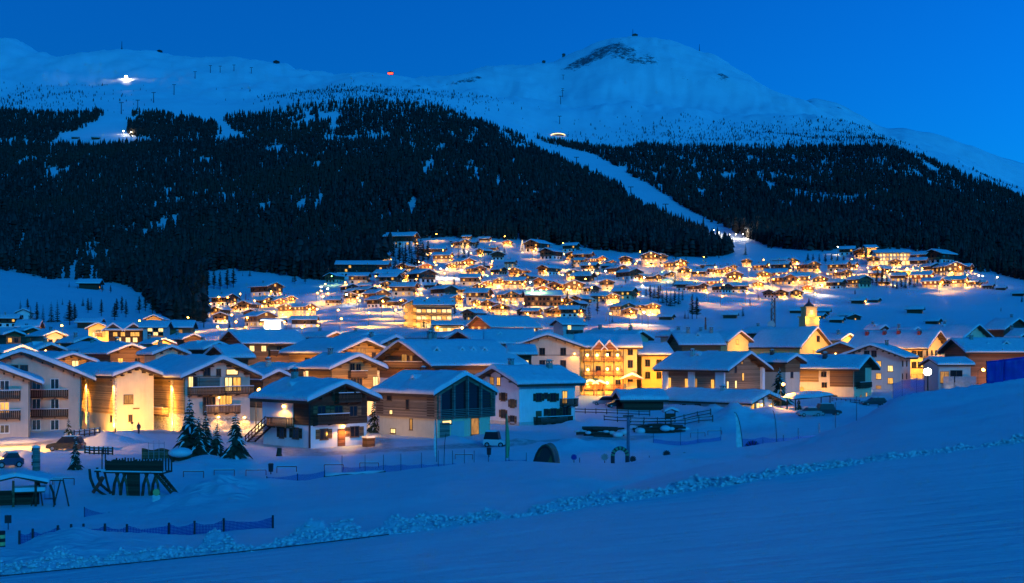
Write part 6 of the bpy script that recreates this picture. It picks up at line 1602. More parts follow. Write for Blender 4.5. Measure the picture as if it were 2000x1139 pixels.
for a in [(273, 628, 5000), (365, 621, 6000), (122, 637, 3600), (469, 575, 4200), (457, 616, 7000), (535, 610, 6500), (608, 605, 5200), (658, 606, 2200), (746, 591, 4500), (512, 599, 3500), (412, 592, 3000), (425, 594, 2000), (646, 543, 2600, 'g'), (677, 554, 3000), (742, 562, 3000), (664, 624, 7000), (720, 612, 6000), (770, 606, 6000), (560, 630, 5200), (590, 640, 4200), (480, 640, 4600), (430, 640, 4600), (700, 590, 4000), (680, 577, 3000, 'w'), (640, 566, 2200, 'w'), (625, 562, 1600, 'w'), (696, 585, 3000),
          (852, 455, 4200), (984, 463, 3800), (1099, 475, 4200), (1101, 495, 3200), (837, 584, 6000), (906, 581, 5600), (962, 577, 5600), (786, 588, 4200), (745, 590, 4200), (859, 527, 9000, 'w'), (875, 527, 9000, 'w'), (899, 529, 6000, 'w'), (868, 536, 6000), (885, 545, 5500), (850, 520, 4200), (950, 539, 3200, 'g'), (1035, 553, 7000, 'w'), (1020, 556, 5000), (1000, 552, 4200), (1083, 568, 5200), (1109, 567, 4800), (954, 601, 4600), (767, 540, 1800, 'g'), (1063, 531, 2800), (889, 644, 4500), (985, 585, 3600), (925, 596, 3200), (1020, 592, 3200), (865, 490, 2600), (935, 498, 2000), (1040, 490, 3500), (820, 575, 2600), (1000, 640, 2600), (1056, 640, 2600),
          (1248, 491, 3800), (1374, 502, 3600), (1490, 507, 3200), (1483, 543, 9000), (1410, 548, 6500), (1358, 551, 6500), (1302, 554, 3800), (1153, 564, 6000), (1110, 566, 4800), (1294, 519, 4000), (1292, 531, 2200, 'g'), (1257, 545, 4500, 'w'), (1399, 523, 3200), (1443, 544, 4000), (1252, 561, 2200, 'w'), (1191, 613, 3200), (1254, 610, 4500, 'w'), (1266, 615, 3600), (1383, 573, 2800), (1407, 578, 2600), (1480, 565, 4200), (1200, 534, 2600), (1240, 515, 2400), (1330, 530, 2600), (1350, 528, 2400), (1456, 573, 2600), (1180, 530, 2200, 'w'), (1310, 530, 2000, 'g'), (1415, 560, 2600), (1100, 585, 2800), (1150, 650, 2600, 'w'),
          (1519, 540, 4800), (1584, 513, 3400), (1637, 485, 4200, 'w'), (1598, 535, 5600), (1675, 519, 4000), (1629, 534, 3600), (1717, 523, 4600), (1743, 523, 4600), (1770, 524, 4600), (1802, 524, 5200), (1602, 560, 9000, 'w'), (1860, 553, 3200), (1920, 541, 5000, 'w'), (1908, 540, 4000, 'w'), (1944, 543, 4200, 'w'), (1693, 523, 4600), (1641, 547, 3600), (1560, 551, 4000), (1500, 518, 3000), (1665, 527, 3600), (1590, 575, 2600), (1730, 534, 4200), (1790, 534, 4600), (1835, 556, 2600), (1545, 530, 2600), (1890, 538, 2200)]:
    street_lamp(*a)
_k = 0
while _k < 60:
    px, py = EX.uniform(420, 1930), EX.uniform(470, 640)
    lo = np.interp(px, [420, 640, 760, 850, 1000, 1250, 1400, 1500, 1650, 1800, 1900], [585, 560, 500, 482, 486, 508, 516, 520, 512, 520, 540]); hi = np.interp(px, [420, 640, 760, 900, 1150, 1260, 1500, 1600, 1700, 1900], [640, 635, 630, 620, 625, 615, 585, 570, 560, 556])
    if not lo < py < hi or 1180 < px < 1345 and 560 < py < 605: continue
    street_lamp(px, py - 8, EX.uniform(1800, 6500)); _k += 1
# lamps in the town streets
sl = street_lamp(1812, 727, 22000, 'w', 112, 1.0, 'glaring white street lamp rising behind the snow hump')
_h = PXZ(727, 112) - sl.location.z; sl.scale = (_h / 5.86,) * 3
for _c in sl.children:
    for _b in _c.children:
        if _b.name.startswith('bulb'): _m = MB(); _m.ball((0, -1.38, 5.86), .28, 10, 8); _b.data = _m.mesh('bulb', 'flood'); sl.rotation_euler = (0, 0, math.pi * .9)

street_lamp(1525, 783, 4200, 'o', 228, .8, 'starry lamp beside the porch of the white lodge')
street_lamp(1592, 668, 7000, 'w', 320, 1.0, 'white starry lamp at the corner of the church hall')
street_lamp(1910, 702, 900, 'o', 272, 1.0, 'lamp post in front of the dark timber lodge')
for k, (px, Y, pw, lab) in enumerate([(205, 222, 3800, 'street lamp behind the first lit chalet roof'), (318, 226, 3600, 'street lamp behind the loggia chalet roof'), (470, 262, 3200, 'street lamp behind the long brown chalet'), (585, 255, 3600, 'street lamp beside the upper ochre chalet'), (770, 262, 3200, 'street lamp beyond the lower ochre chalet'), (960, 250, 2600, 'street lamp behind the dormered chalet'),
                                      (1140, 285, 2600, 'street lamp behind the balcony hotel'), (1320, 330, 3400, 'street lamp behind the pillared barn'), (1440, 320, 3800, 'street lamp beside the yellow gable behind the barn'), (1640, 345, 4000, 'street lamp behind the red-brown lit gable'), (1750, 372, 3800, 'street lamp behind the floodlit yellow hotel'), (1890, 395, 3800, 'street lamp behind the cream house'), (60, 300, 3000, 'street lamp among the left roofs'), (150, 262, 3400, 'street lamp behind the amber gable chalet'),
                                      (420, 330, 3800, 'street lamp above the long brown chalet'), (640, 330, 3600, 'street lamp above the upper ochre chalet'), (840, 345, 3400, 'street lamp above the dormered chalet'), (1100, 350, 3200, 'street lamp above the beige hotel'), (737, 186, 5000, 'street lamp in the gap between dark chalet and barn house'), (-30, 146, 9000, 'added street lamp out of view past the left edge, warming the rosy walls'), (500, 192, 4500, 'street lamp in the gap beside the loggia chalet'), (1525, 300, 2600, 'street lamp behind the beige chalet')]):  # the lamp past the left edge is added to warm the rosy walls
    street_lamp(px, 0, pw * 1.1, 'o', Y, .95, lab, ang=172 if Y < 200 else 150)

# lit Christmas trees and a church
def fairy_tree(px, py, h_px, label, Y=None):
    Y = Y or Y_of(px, py); h = h_px * Y / F; p = at(px, Y)
    t, c, s = tree_proto('spruce', 1); k = h / 12
    o = empty('christmas_tree', p, 0, label, 'tree', 'trees hung with lights'); o.scale = (k, k, k)
    link('trunk', t, o); cr = link('crown', c, o)
    b = MB()
    for i in range(60):
        f = i / 60; a = f * 34; r = 2.35 * (1 - f) + .1; b.ball((math.cos(a) * r, math.sin(a) * r, .9 + 11 * f), .20, 5, 4)
    tag(b.build('string_lights', 'fairy', cr), kind='stuff')
    point((0, -2.5, 3), 900, (1, .7, .3), o)
fairy_tree(1020, 492, 23, 'tall tree outlined in golden lights at the top of the village')
fairy_tree(904, 489, 15, 'smaller tree with golden lights at the village top'); fairy_tree(912, 489, 13, 'tree with golden lights beside another lit tree'); fairy_tree(956, 488, 11, 'little lit tree near the dark roofs at the top')
fairy_tree(1855, 650, 17, 'cone of golden lights among the right-hand roofs', 430); fairy_tree(1128, 578, 15, 'lit tree beside the green-lamped hotel'); fairy_tree(1868, 532, 14, 'lit tree at the chalet right of the floodlit hotel')

def church():
    Y = 420; p = at(1580, Y); p.z = PXZ(660, Y) - 4
    o = empty('church_tower', p, rad(12), 'square church tower glowing yellow with a small dome', 'church tower', None)
    top = PXZ(601, Y) - p.z; mid = PXZ(620, Y) - p.z
    b = MB(); b.box(-2.5, 2.5, -2.5, 2.5, -2, mid); b.build('tower_shaft', 'yellow', o)
    c = MB(); c.box(-2.9, 2.9, -2.9, 2.9, mid, mid + .35); c.box(-2.0, 2.0, -2.0, 2.0, mid + .35, top); c.box(-2.3, 2.3, -2.3, 2.3, top, top + .3); c.build('belfry', 'yellow', o)
    d = MB(); d.tube([(0, 0, top + .3), (0, 0, top + .9), (0, 0, top + 1.5), (0, 0, top + 2.0), (0, 0, top + 3.4)], [1.9, 1.5, .8, .35, .06], 10); d.ball((0, 0, top + 2.2), .4); d.build('dome', 'copper', o, smooth=True)
    for sx, rot in ((0, 0), (1, math.pi / 2)):
        w = MB(); w.box(-.55, .55, -.05, .05, 0, 1.5); w.build('bell_opening', 'lit_w', o, (0, -2.0, mid + .9) if not sx else (2.0, 0, mid + .9), (0, 0, rot))
    for a in (-.9, .9):
        point((a * 2.6, -3.6, mid - 1.0), 650, r=.2, parent=o); 
    point((0, -3.0, mid + 1.0), 380, r=.2, parent=o); point((3.6, 0, mid - .5), 380, parent=o)
church()

# radio mast with dish, red pole
Y = 430; p = at(1510, Y); top = PXZ(582, Y) - p.z
o = empty('radio_mast', p, 0, 'grey lattice radio mast with a round dish above the roofs', 'mast')
b = MB()
for sx in (-1, 1):
    for sy in (-1, 1): b.bar((sx * .7, sy * .7, 0), (sx * .5, sy * .5, top), .28)
for k in range(9):
    z0, z1 = top * k / 9, top * (k + 1) / 9; r = .68
    for sx in (-1, 1): b.bar((sx * r, -r, z0), (-sx * r, -r, z1), .16); b.bar((-r, sx * r, z0), (-r, -sx * r, z1), .16)
b.build('lattice', 'metal', o)
for z in (top - .6, top - 2.0, top - 3.6):
    for a in (-.8, .8): q = MB(); q.box(-.14, .14, -.1, .1, 0, 1.3); q.build('antenna', 'greyp', o, (a, -.6, z))
dsh = MB(); dsh.tube([(0, 0, 0), (0, -.25, 0), (0, -.5, 0)], [.3, .95, 1.35], 16); dsh.build('dish', 'greyp', o, (-.9, -.6, PXZ(634, Y) - p.z))
p = at(1378, 400); t = MB(); t.box(-.22, .22, -.22, .22, 0, PXZ(620, 400) - p.z); t.box(-.3, .3, -.3, .3, PXZ(646, 400) - p.z, PXZ(634, 400) - p.z)
tag(t.build('red_pole', 'red', None, p), 'slim red pole standing above the roofs behind the pillared barn', 'pole')
# ------------------------------------------------------------------ fences, nets, posts
def vpost(mb, x, y, z0, z1, r=.03): mb.tube([(x, y, z0), (x, y, z1)], r, 6)
def net_fence(pts, label, cat='safety net', mat='net', r=.03, top_drop=.05, group='blue safety nets along the ski slope', hgt=None, low=0.0):
    # pts: (px, row of the post top, distance, share of the post height that the net covers)
    P = []
    for px, pt_, Y in pts:
        g = at(px, Y); P.append((g, max(.35, PXZ(pt_, Y) - g.z)))
    o = empty('safety_net', P[0][0], 0, label, cat, group); o0 = P[0][0]
    for g, h in P:
        b = MB(); q = g - o0; vpost(b, q.x, q.y, q.z - .2, q.z + h, r); b.build('post', 'metal', o)
    for (a, ha), (b_, hb) in zip(P[:-1], P[1:]):
        L = (b_ - a).length; n = max(3, int(L / .8)); rot = math.atan2(b_.y - a.y, b_.x - a.x); Lh = math.hypot(b_.x - a.x, b_.y - a.y)
        b = MB(); vs = []; fs = []
        for i in range(n + 1):
            t = i / n; x = a.x + (b_.x - a.x) * t; y = a.y + (b_.y - a.y) * t
            zg = ground(x, y) if Lh > 3 else a.z + (b_.z - a.z) * t
            h = (ha + (hb - ha) * t); h = hgt if hgt else h - top_drop
            sag = .10 * math.sin(math.pi * t) + random.uniform(-.02, .02)
            zz = a.z + (b_.z - a.z) * t
            vs += [(Lh * t, random.uniform(-.04, .04), max(zg, zz - .6) - a.z + low - .05), (Lh * t, random.uniform(-.03, .03), zz - a.z + low + h - sag)]
        for i in range(n): fs.append((2 * i, 2 * i + 2, 2 * i + 3, 2 * i + 1))
        b.add(vs, fs)
        b.build('net', mat, o, a - o0, (0, 0, rot))
    return o
net_fence([(38, 1046, 31), (64, 1043, 31), (113, 1032, 31), (139, 1028, 31), (163, 1025, 31), (205, 1026, 31), (248, 1024, 31), (330, 1021, 31.5), (380, 1025, 32), (437, 1022, 32), (533, 1017, 33)], 'long blue safety net on the hump at the lower left', mat='net_dark')
net_fence([(165, 990, 74), (213, 1000, 72), (244, 1003, 70), (276, 1002, 66)], 'blue net in front of the swing frame')
net_fence([(276, 1002, 63), (330, 983, 61), (365, 968, 64), (399, 954, 68)], 'blue net climbing the lumpy bank toward the banner')
net_fence([(521, 930, 76), (581, 925, 78), (634, 918, 80)], 'blue net between the banner and the timber border')
net_fence([(668, 890, 112), (713, 888, 112), (749, 888, 112), (783, 886, 112), (823, 884, 112), (856, 880, 112), (884, 880, 112), (907, 878, 112), (926, 880, 112), (954, 876, 112), (994, 872, 114), (1028, 884, 112)], 'fence of thin poles with low blue netting behind the snow crest', hgt=1.35)
net_fence([(1063, 902, 98), (1132, 894, 98), (1180, 906, 98), (1268, 890, 99), (1336, 888, 100), (1400, 884, 102), (1444, 874, 104)], 'low blue netting behind the practice arches', hgt=1.3)
net_fence([(1445, 872, 106), (1490, 858, 108), (1530, 850, 110), (1559, 836, 112), (1600, 826, 116), (1632, 786, 122), (1673, 774, 128), (1715, 775, 136)], 'blue net rising past the feather poles toward the parked cars', hgt=2.0)
net_fence([(1276, 846, 150), (1329, 842, 150), (1363, 838, 152), (1408, 834, 154)], 'thin wire fence in front of the log heap', hgt=.5)
net_fence([(1744, 748, 175), (1762, 742, 178), (1790, 738, 182), (1806, 742, 186)], 'dark blue netting hung below the floodlit hotel street')
# banner and tarpaulins
def sheet(name, pts, mat, label, cat, patches=()):
    # a hung cloth: (px, top row, bottom row, Y)
    P = [(MPX(px, Y), Y, PXZ(b, Y), PXZ(t, Y)) for px, t, b, Y in pts]
    o0 = Vector((P[0][0], P[0][1], P[0][2]))
    n = 12; vs, fs = [], []
    rows = 6
    for (x0, y0, b0, t0), (x1, y1, b1, t1) in zip(P[:-1], P[1:]):
        s = len(vs)
        for i in range(n + 1):
            t = i / n
            for k in range(rows + 1):
                q = k / rows
                z = (b0 + (b1 - b0) * t) * (1 - q) + (t0 + (t1 - t0) * t) * q
                w = .10 * vnoise(np.array([t * 5 + x0]), np.array([q * 2.0]), 5)[0] * (1 + 3 * (t0 - b0) / 5)
                vs.append((x0 + (x1 - x0) * t - o0.x, y0 + (y1 - y0) * t + w - o0.y, z - o0.z))
        for i in range(n):
            for k in range(rows): a = s + i * (rows + 1) + k; fs.append((a, a + rows + 1, a + rows + 2, a + 1))
    b = MB(); b.add(vs, fs)
    o = empty(name, o0, 0, label, cat)
    c = b.build('cloth', mat, o, smooth=True)
    md = c.modifiers.new('thickness', 'SOLIDIFY'); md.thickness = .02
    for (x0, y0, b0, t0) in P:
        q = MB(); g = ground(x0, y0); q.tube([(x0 - o0.x, y0 - o0.y + .06, g - o0.z - .3), (x0 - o0.x, y0 - o0.y + .06, t0 - o0.z + .1)], .04, 6); q.build('post', 'metal', o)
    for f, q, w, h, m in patches:
        (x0, y0, b0, t0), (x1, y1, b1, t1) = P[0], P[-1]
        p = MB(); p.box(-w / 2, w / 2, -.14, -.12, -h / 2, h / 2); p.build('banner_patch', m, o, (x0 + (x1 - x0) * f - o0.x, y0 + (y1 - y0) * f - o0.y, (b0 + (b1 - b0) * f) * (1 - q) + (t0 + (t1 - t0) * f) * q - o0.z), (0, 0, math.atan2(y1 - y0, x1 - x0)))
    return o
sheet('banner', [(398, 952, 968, 67), (460, 942, 958, 69), (521, 935, 950, 72)], 'tarp', 'dark blue banner with small coloured patches on the bank', 'banner', [(.5, .4, .28, .16, 'yellow'), (.66, .45, .35, .16, 'red'), (.82, .5, .4, .2, 'frame_w')])
sheet('tarpaulin', [(1927, 706, 752, 150), (1960, 702, 750, 150), (2020, 694, 746, 150)], 'tarp', 'bright blue tarpaulin hung behind the snow hump at the right edge', 'tarpaulin')
sheet('padded_mat', [(1273, 896, 912, 99), (1312, 892, 906, 99), (1356, 888, 902, 100)], 'tarp', 'blue padded mat standing among the practice arches', 'safety mat')
for k, (px, Y, w, h) in enumerate([(1848, 262, 3.4, 3.4), (1873, 262, 3.6, 3.4), (1897, 264, 3.2, 3.3)]): pass

def loop_rail(px, py, w=1.9, h=.55, k=0):
    Y = 28800 / (py - HOR) ; p = at(px, Y)
    o = empty('barrier_rail', p, random.uniform(-.1, .1), f'low tube barrier, {ORDN[k]} from the left along the road', 'barrier', 'low tube barriers along the snowy path')
    b = MB(); b.tube([(-w / 2, 0, h), (w / 2, 0, h)], .045, 6); b.build('top_bar', 'red', o)
    s = MB(); s.box(-w / 2, w / 2, -.05, .05, h + .04, h + .10); s.build('bar_snow', 'snow', o)
    for sx in (-1, 1): b = MB(); b.tube([(sx * w / 2, 0, -.3), (sx * w / 2, 0, h)], .04, 6); b.build('leg', 'red', o)
ORDN = ['first', 'second', 'third', 'fourth', 'fifth', 'sixth', 'seventh', 'eighth', 'ninth', 'tenth', 'eleventh']
for k, (px, py) in enumerate([(124, 948), (378, 932), (438, 928), (500, 927), (560, 922), (652, 917), (721, 914), (906, 897), (1363, 860), (1396, 855)]): loop_rail(px, py, k=k)
def bin_(px, py, label):
    Y = 28800 / (py - HOR); p = at(px, Y); o = empty('litter_bin', p, .3, label, 'litter bin', 'litter bins by the path')
    b = MB(); b.tube([(0, 0, .25), (0, 0, .95)], [.22, .26], 10); b.build('bin', 'metal', o)
    b = MB(); b.tube([(0, 0, .95), (0, 0, 1.05)], [.29, .22], 10); b.build('lid', 'metal', o)
    b = MB(); b.tube([(0, 0, -.3), (0, 0, .25)], .06, 6); b.build('stand', 'metal', o)
bin_(529, 925, 'dark litter bin between two tube barriers'); bin_(955, 893, 'dark litter bin among the thin fence poles')
p = at(720, 153); b = MB(); b.box(-.6, .6, -.5, .5, -.2, 1.0); b.box(-.65, .65, -.55, .55, 1.0, 1.12)
o = empty('wood_box', p, .7, 'small dark box against the dark chalet', 'box'); b.build('box', 'wood_dark', o); s = MB(); s.box(-.62, .62, -.52, .52, 1.12, 1.34); s.build('box_snow', 'snow', o)
p = at(545, 138); b = MB(); b.tube([(0, 0, -.2), (0, 0, .3), (.05, 0, .9)], [.42, .3, .26], 9); o = b.build('tree_stump', 'bark', None, p); tag(o, 'dark tree stump standing in the snow near the firs', 'stump')
# thick snow-capped post, sign posts
p = at(71, 121); o = empty('carved_post', p, 0, 'thick wooden post with a snow cap beside the road', 'post')
b = MB(); b.tube([(0, 0, -.3), (0, 0, 1.0), (0, 0, 2.3)], [.36, .36, .34], 10); b.build('post', 'wood_greyed', o); b = MB(); b.ball((0, 0, 2.34), .38, 10, 5, 0, .55); b.build('snow_cap', 'snow', o, smooth=True)
for z in (.5, 1.2, 1.9): b = MB(); b.tube([(-.34, -.05, z), (-.34, -.05, z + .35)], .10, 6); b.build('knot', 'wood_dark', o)
p = at(306, 64); o = empty('slope_sign', p, 0, 'white notice board with a yellow disc on a post beside the nets', 'sign')
t = PXZ(957, 64) - p.z
b = MB(); b.tube([(0, 0, -.3), (0, 0, t)], .035, 6); b.build('post', 'steel', o)
b = MB(); b.box(-.2, .2, -.06, -.03, t - .62, t - .26); b.build('board', 'frame_w', o)
b = MB(); b.tube([(0, -.08, t - .12), (0, -.04, t - .12)], .18, 14); b.build('disc', 'yellow', o)
p = at(16, 46); o = empty('slope_sign', p, .2, 'tiny grey sign board alone on the snow at the lower left', 'sign'); t = max(.6, PXZ(1052, 46) - p.z); b = MB(); b.tube([(0, 0, -.2), (0, 0, t)], .02, 6); b.build('post', 'metal', o); b = MB(); b.box(-.12, .12, -.04, -.02, t - .3, t); b.build('board', 'metal', o)
# feather flags and poles
def pole(px, Y, top, label, mat='metal', bend=0.0, r=.04, flag=None, flag_w=.6, cat='flag pole'):
    p = at(px, Y); h = PXZ(top, Y) - p.z
    o = empty('feather_flag' if flag else 'bent_pole', p, 0, label, cat)
    pts = [(bend * 1.0 * (1 - math.cos(q * 1.7)) if bend else 0, 0, -.2 + (h + .2) * math.sin(q * math.pi / 2) if bend else -.2 + (h + .2) * q) for q in np.linspace(0, 1, 9)]
    b = MB(); b.tube(pts, r, 6); b.build('pole', mat, o)
    if flag:
        vs, fs = [], []
        n = 10
        for i in range(n + 1):
            q = i / n; z = h * (.12 + .86 * q); w = flag_w * (1 - .75 * q ** 2.2) * (.55 + .45 * min(1, q * 4))
            x = np.interp(z, [a[2] for a in pts], [a[0] for a in pts])
            vs += [(x, .02, z), (x + (w if flag_w > 0 else w), .05 * math.sin(q * 5), z)]
        for i in range(n): fs.append((2 * i, 2 * i + 1, 2 * i + 3, 2 * i + 2))
        f = MB(); f.add(vs, fs); c = f.build('flag', flag, o); md = c.modifiers.new('thickness', 'SOLIDIFY'); md.thickness = .015
    return o
pole(1452, 104, 805, 'white feather flag leaning left beside the dark arch', 'metal', -.7, .035, 'frame_w', -.55)
pole(1518, 106, 802, 'bare black pole bent over at the top beside the feather flag', 'metal', -.35, .035)
pole(853, 130, 819, 'pale blue feather flag in front of the barn house', 'metal', -.12, .04, 'frame_w', -.3)
pole(867, 116, 846, 'short black pole with a hooked top in front of the barn house', 'metal', .2, .035)
pole(988, 128, 807, 'green and white banner pole before the shuttered house', 'metal', 0, .05, 'green', .45)
M['bluepost'] = simple('blue_grey_post', (.12, .16, .24), .5)
p = at(1227, 100); t = PXZ(814, 100) - p.z; o = empty('light_column', p, 0, 'tall pale column with a capped top standing by the practice arch', 'column'); b = MB(); b.tube([(0, 0, -.3), (0, 0, t)], [.15, .12], 8); b.build('column', 'bluepost', o); b = MB(); b.box(-.42, .42, -.2, .2, t, t + .12); b.build('cap', 'metal', o)
# practice arches
def arch(px, Y, w, h, mat, mat2, label, r=.16, n=14):
    p = at(px, Y); o = empty('practice_arch', p, random.uniform(-.2, .2), label, 'arch', 'soft arches of the children ski area')
    leg = h - w / 2
    pts = [(-w / 2, 0, -.2)] + [(-w / 2 * math.cos(a), 0, leg + w / 2 * math.sin(a)) for a in np.linspace(0, math.pi, n)] + [(w / 2, 0, -.2)]
    for i in range(0, len(pts) - 1):
        b = MB(); b.tube([pts[i], pts[i + 1]], r, 8); b.build('arch_segment', mat if i % 2 else mat2, o, smooth=False)
arch(1211, 96, 1.15, 2.6, 'green', 'metal', 'tall striped green arch by the pale column')
arch(1470, 104, 1.0, 1.9, 'black', 'tarp', 'dark padded arch beside the white feather flag', .2)
arch(1545, 106, 1.05, .8, 'tarp', 'metal', 'low dark blue arch half sunk in the snow', .16)
def marker(px, py, Y, label, r=.3, mat='black'):
    p = at(px, Y); o = empty('slalom_marker', p, 0, label, 'marker', 'round markers of the children ski area'); z = max(r + .1, PXZ(py, Y) - p.z)
    b = MB(); b.tube([(0, 0, -.2), (0, 0, z)], .04, 6); b.build('stick', 'wood_dark', o)
    b = MB(); b.tube([(0, -.06, z), (0, .06, z)], r, 14)
    for k in range(12):
        a = k * .5236; b.bar((math.cos(a) * r * .8, 0, z + math.sin(a) * r * .8), (math.cos(a) * r * 1.3, 0, z + math.sin(a) * r * 1.3), .09, .08)
    b.build('disc', mat, o)
marker(1302, 887, 104, 'black rayed disc on a stick beyond the blue mat', .26); marker(1181, 893, 104, 'pale round marker left of the green arch', .24, 'rope'); marker(1236, 897, 104, 'dark round marker right of the green arch', .22); marker(1146, 914, 86, 'dark round marker low in the snow left of the arch', .24); marker(1093, 912, 86, 'small dark marker below the patterned tunnel', .2); marker(1121, 893, 106, 'blue marker disc right of the patterned tunnel', .2, 'tarp'); marker(1337, 889, 104, 'pale marker at the end of the blue mat', .2, 'rope')
M['patch'] = (lambda: (lambda t: (t.color(t.ramp(t.add('ShaderNodeTexVoronoi', i_Scale=2.6).outputs['Color'], [(0, (.01, .01, .012)), (.45, (.02, .02, .02)), (.62, (.18, .10, .02)), (.8, (.03, .10, .04)), (1, (.2, .03, .03))])), t.m)[1])(NT('patterned_fabric')))()
p = at(1065, 100); o = empty('play_tunnel', p, -.25, 'dark patterned play tunnel standing in the snow', 'tunnel')
b = MB(); seg = 12; vs, fs = [], []
for k in range(seg + 1):
    a = math.pi * k / seg; hh = PXZ(866, 100) - p.z; vs += [(-1.05 * math.cos(a) * 1.0 + .2 * math.sin(a), -.9, hh * math.sin(a) ** .75), (-1.05 * math.cos(a) + .2 * math.sin(a), .9, hh * math.sin(a) ** .75)]
for k in range(seg): fs.append((2 * k, 2 * k + 2, 2 * k + 3, 2 * k + 1))
fs.append(tuple(2 * k for k in range(seg + 1)))
b.add(vs, fs); b.build('tunnel_cover', 'patch', o); b = MB(); b.tube([(-.95 * math.cos(math.pi * k / seg) + .2 * math.sin(math.pi * k / seg), -.93, hh * math.sin(math.pi * k / seg) ** .75 * .95) for k in range(seg + 1)], .09, 6); b.build('rim', 'black', o)

# ------------------------------------------------------------------ playground
Y = 100; p = at(262, Y); o = empty('play_ship', p, rad(-8), 'dark timber play structure with a palisade deck, stair and climbing bow', 'playground')
def LX(px): return (px - 262) * Y / F
def LZ(py): return PXZ(py, Y) - p.z
dk = LZ(920)
b = MB(); b.box(LX(212), LX(331), -.9, .9, dk - .12, dk); b.build('deck', 'wood_dark', o); s = MB(); s.box(LX(205), LX(330), -.98, -.3, dk, dk + .10); s.build('deck_snow', 'snow', o)
k = 0
x = LX(214)
while x < LX(330):
    b = MB(); h = (LZ(897) - dk) * random.uniform(.9, 1.06); b.box(x, x + .105, -.95, -.88, dk - .05, dk + h); b.build('palisade_board', 'wood_dark', o)
    if k % 2 == 0: b = MB(); b.box(x, x + .105, .88, .95, dk - .05, dk + h); b.build('palisade_board', 'wood_dark', o)
    x += .125; k += 1
for px in (232, 247, 292, 311):
    b = MB(); b.tube([(LX(px) - .25, -.7, -.3), (LX(px) - .1, -.7, dk * .5), (LX(px) + .25, -.7, dk)], .12, 6); b.build('post', 'wood_dark', o)
    b = MB(); b.tube([(LX(px) + .45, -.7, -.3), (LX(px) + .3, -.7, dk * .5), (LX(px), -.7, dk)], .10, 6); b.build('post', 'wood', o)
x = LX(255)
while x < LX(281):
    b = MB(); b.box(x, x + .11, -.75, -.68, -.2, dk - .12); b.build('wall_board', 'wood_dark', o); x += .125
for yy in (-.7, .1): b = MB(); b.bar((LX(311), yy, dk), (LX(352), yy, 0), .08, .24); b.build('stair_stringer', 'wood_dark', o)
for q in range(9):
    f = (q + .5) / 9; b = MB(); xx = LX(312) + (LX(352) - LX(312)) * f; zz = dk * (1 - f); b.box(xx - .12, xx + .12, -.75, .15, zz + .05, zz + .10); b.build('step', 'wood', o)
for q in range(9):
    f = q / 8; b = MB(); xx = LX(312) + (LX(353) - LX(312)) * f; zz = dk * (1 - f); b.bar((xx, -.78, zz), (xx + .12, -.78, zz + .55), .05); b.build('stair_baluster', 'wood_dark', o)
b = MB(); b.bar((LX(314), -.78, dk + .55), (LX(356), -.78, .5), .06, .08); b.build('stair_rail', 'wood_dark', o)
for yy in (-.7, .6): b = MB(); b.tube([(LX(178), yy, dk + .18), (LX(180), yy, dk * .7), (LX(187), yy, dk * .35), (LX(200), yy, .25), (LX(216), yy, -.1)], [.10, .12, .12, .11, .09], 7); b.build('curved_beam', 'wood_dark', o)
b = MB(); b.tube([(LX(205), -.6, dk * .75), (LX(196), -.6, dk * .45), (LX(184), -.6, .2)], [.16, .16, .15], 8); b.build('slide', 'red', o)
b = MB(); b.tube([(LX(200), 0, dk), (LX(206), 0, dk * .5), (LX(214), 0, -.1)], .09, 6); b.build('post', 'wood_dark', o)
b = MB(); b.bar((LX(180), 0, dk - .08), (LX(216), 0, dk - .08), .14, .12); b.build('bow_beam', 'wood_dark', o); s = MB(); s.box(LX(182), LX(214), -.1, .1, dk, dk + .1); s.build('beam_snow', 'snow', o)
b = MB(); b.ball((LX(204), -.75, dk * .72), .17, 10, 6); b.build('ball', 'red', o, smooth=True)
for px in (192, 199): b = MB(); b.tube([(LX(px), .3, dk), (LX(px), .3, LZ(878))], .05, 6); b.build('mast', 'wood_dark', o)
# open shelter with snow roof, swing and crossed poles
Y2 = 92; p = at(36, Y2); o = empty('play_shelter', p, rad(16), 'open timber shelter with a wavy snow roof at the left edge', 'shelter')
for dx, dy in ((-1.5, -1), (-.25, -1), (1.3, -1), (-1.5, 1), (1.3, 1)): b = MB(); b.tube([(dx, dy, -.3), (dx, dy, 2.0)], .09, 8); b.build('post', 'wood' if dx < 1 else 'wood_dark', o)
b = MB(); b.prism([(-2.2, 1.75), (0, 2.25), (2.1, 1.7), (2.1, 1.82), (0, 2.4), (-2.2, 1.87)], -1.4, 1.4); rf = b.build('roof', 'wood_dark', o)
me = snow_slab(2.25, 2.95, .5, .32, 6, 10, 5); sn = link('snow_cover', me, rf, (-.03, 0, 1.86))
b = MB(); b.box(-1.5, 1.3, .6, .7, 0, 1.1); b.build('back_board', 'wood_dark', o)
b = MB(); b.box(-.4, 1.9, -.9, .5, 1.05, 1.15); tb = b.build('table', 'wood_dark', o); s = MB(); s.box(-.35, 1.95, -.95, .5, 1.15, 1.45); s.build('table_snow', 'snow', o)
p = at(92, 92); o = empty('swing_frame', p, rad(5), 'timber swing frame with crossed legs beside the snow-roofed shelter', 'swing')
def SX(px): return (px - 92) * 92 / F
for px, a0, a1 in ((74, 64, 84), (120, 134, 106)):
    for yy, e in ((-.0, a0), (.0, a1)): b = MB(); b.tube([(SX(px) + (.08 if e > px else -.08), yy, 2.0), (SX(e), yy - .5 + (e > px) * .6, -.3)], .055, 6); b.build('leg', 'wood_dark', o)
b = MB(); b.tube([(SX(70), 0, 1.92), (SX(124), 0, 1.92)], .06, 6); b.build('top_beam', 'wood_dark', o); s = MB(); s.box(SX(72), SX(122), -.05, .05, 1.97, 2.04); s.build('beam_snow', 'snow', o)
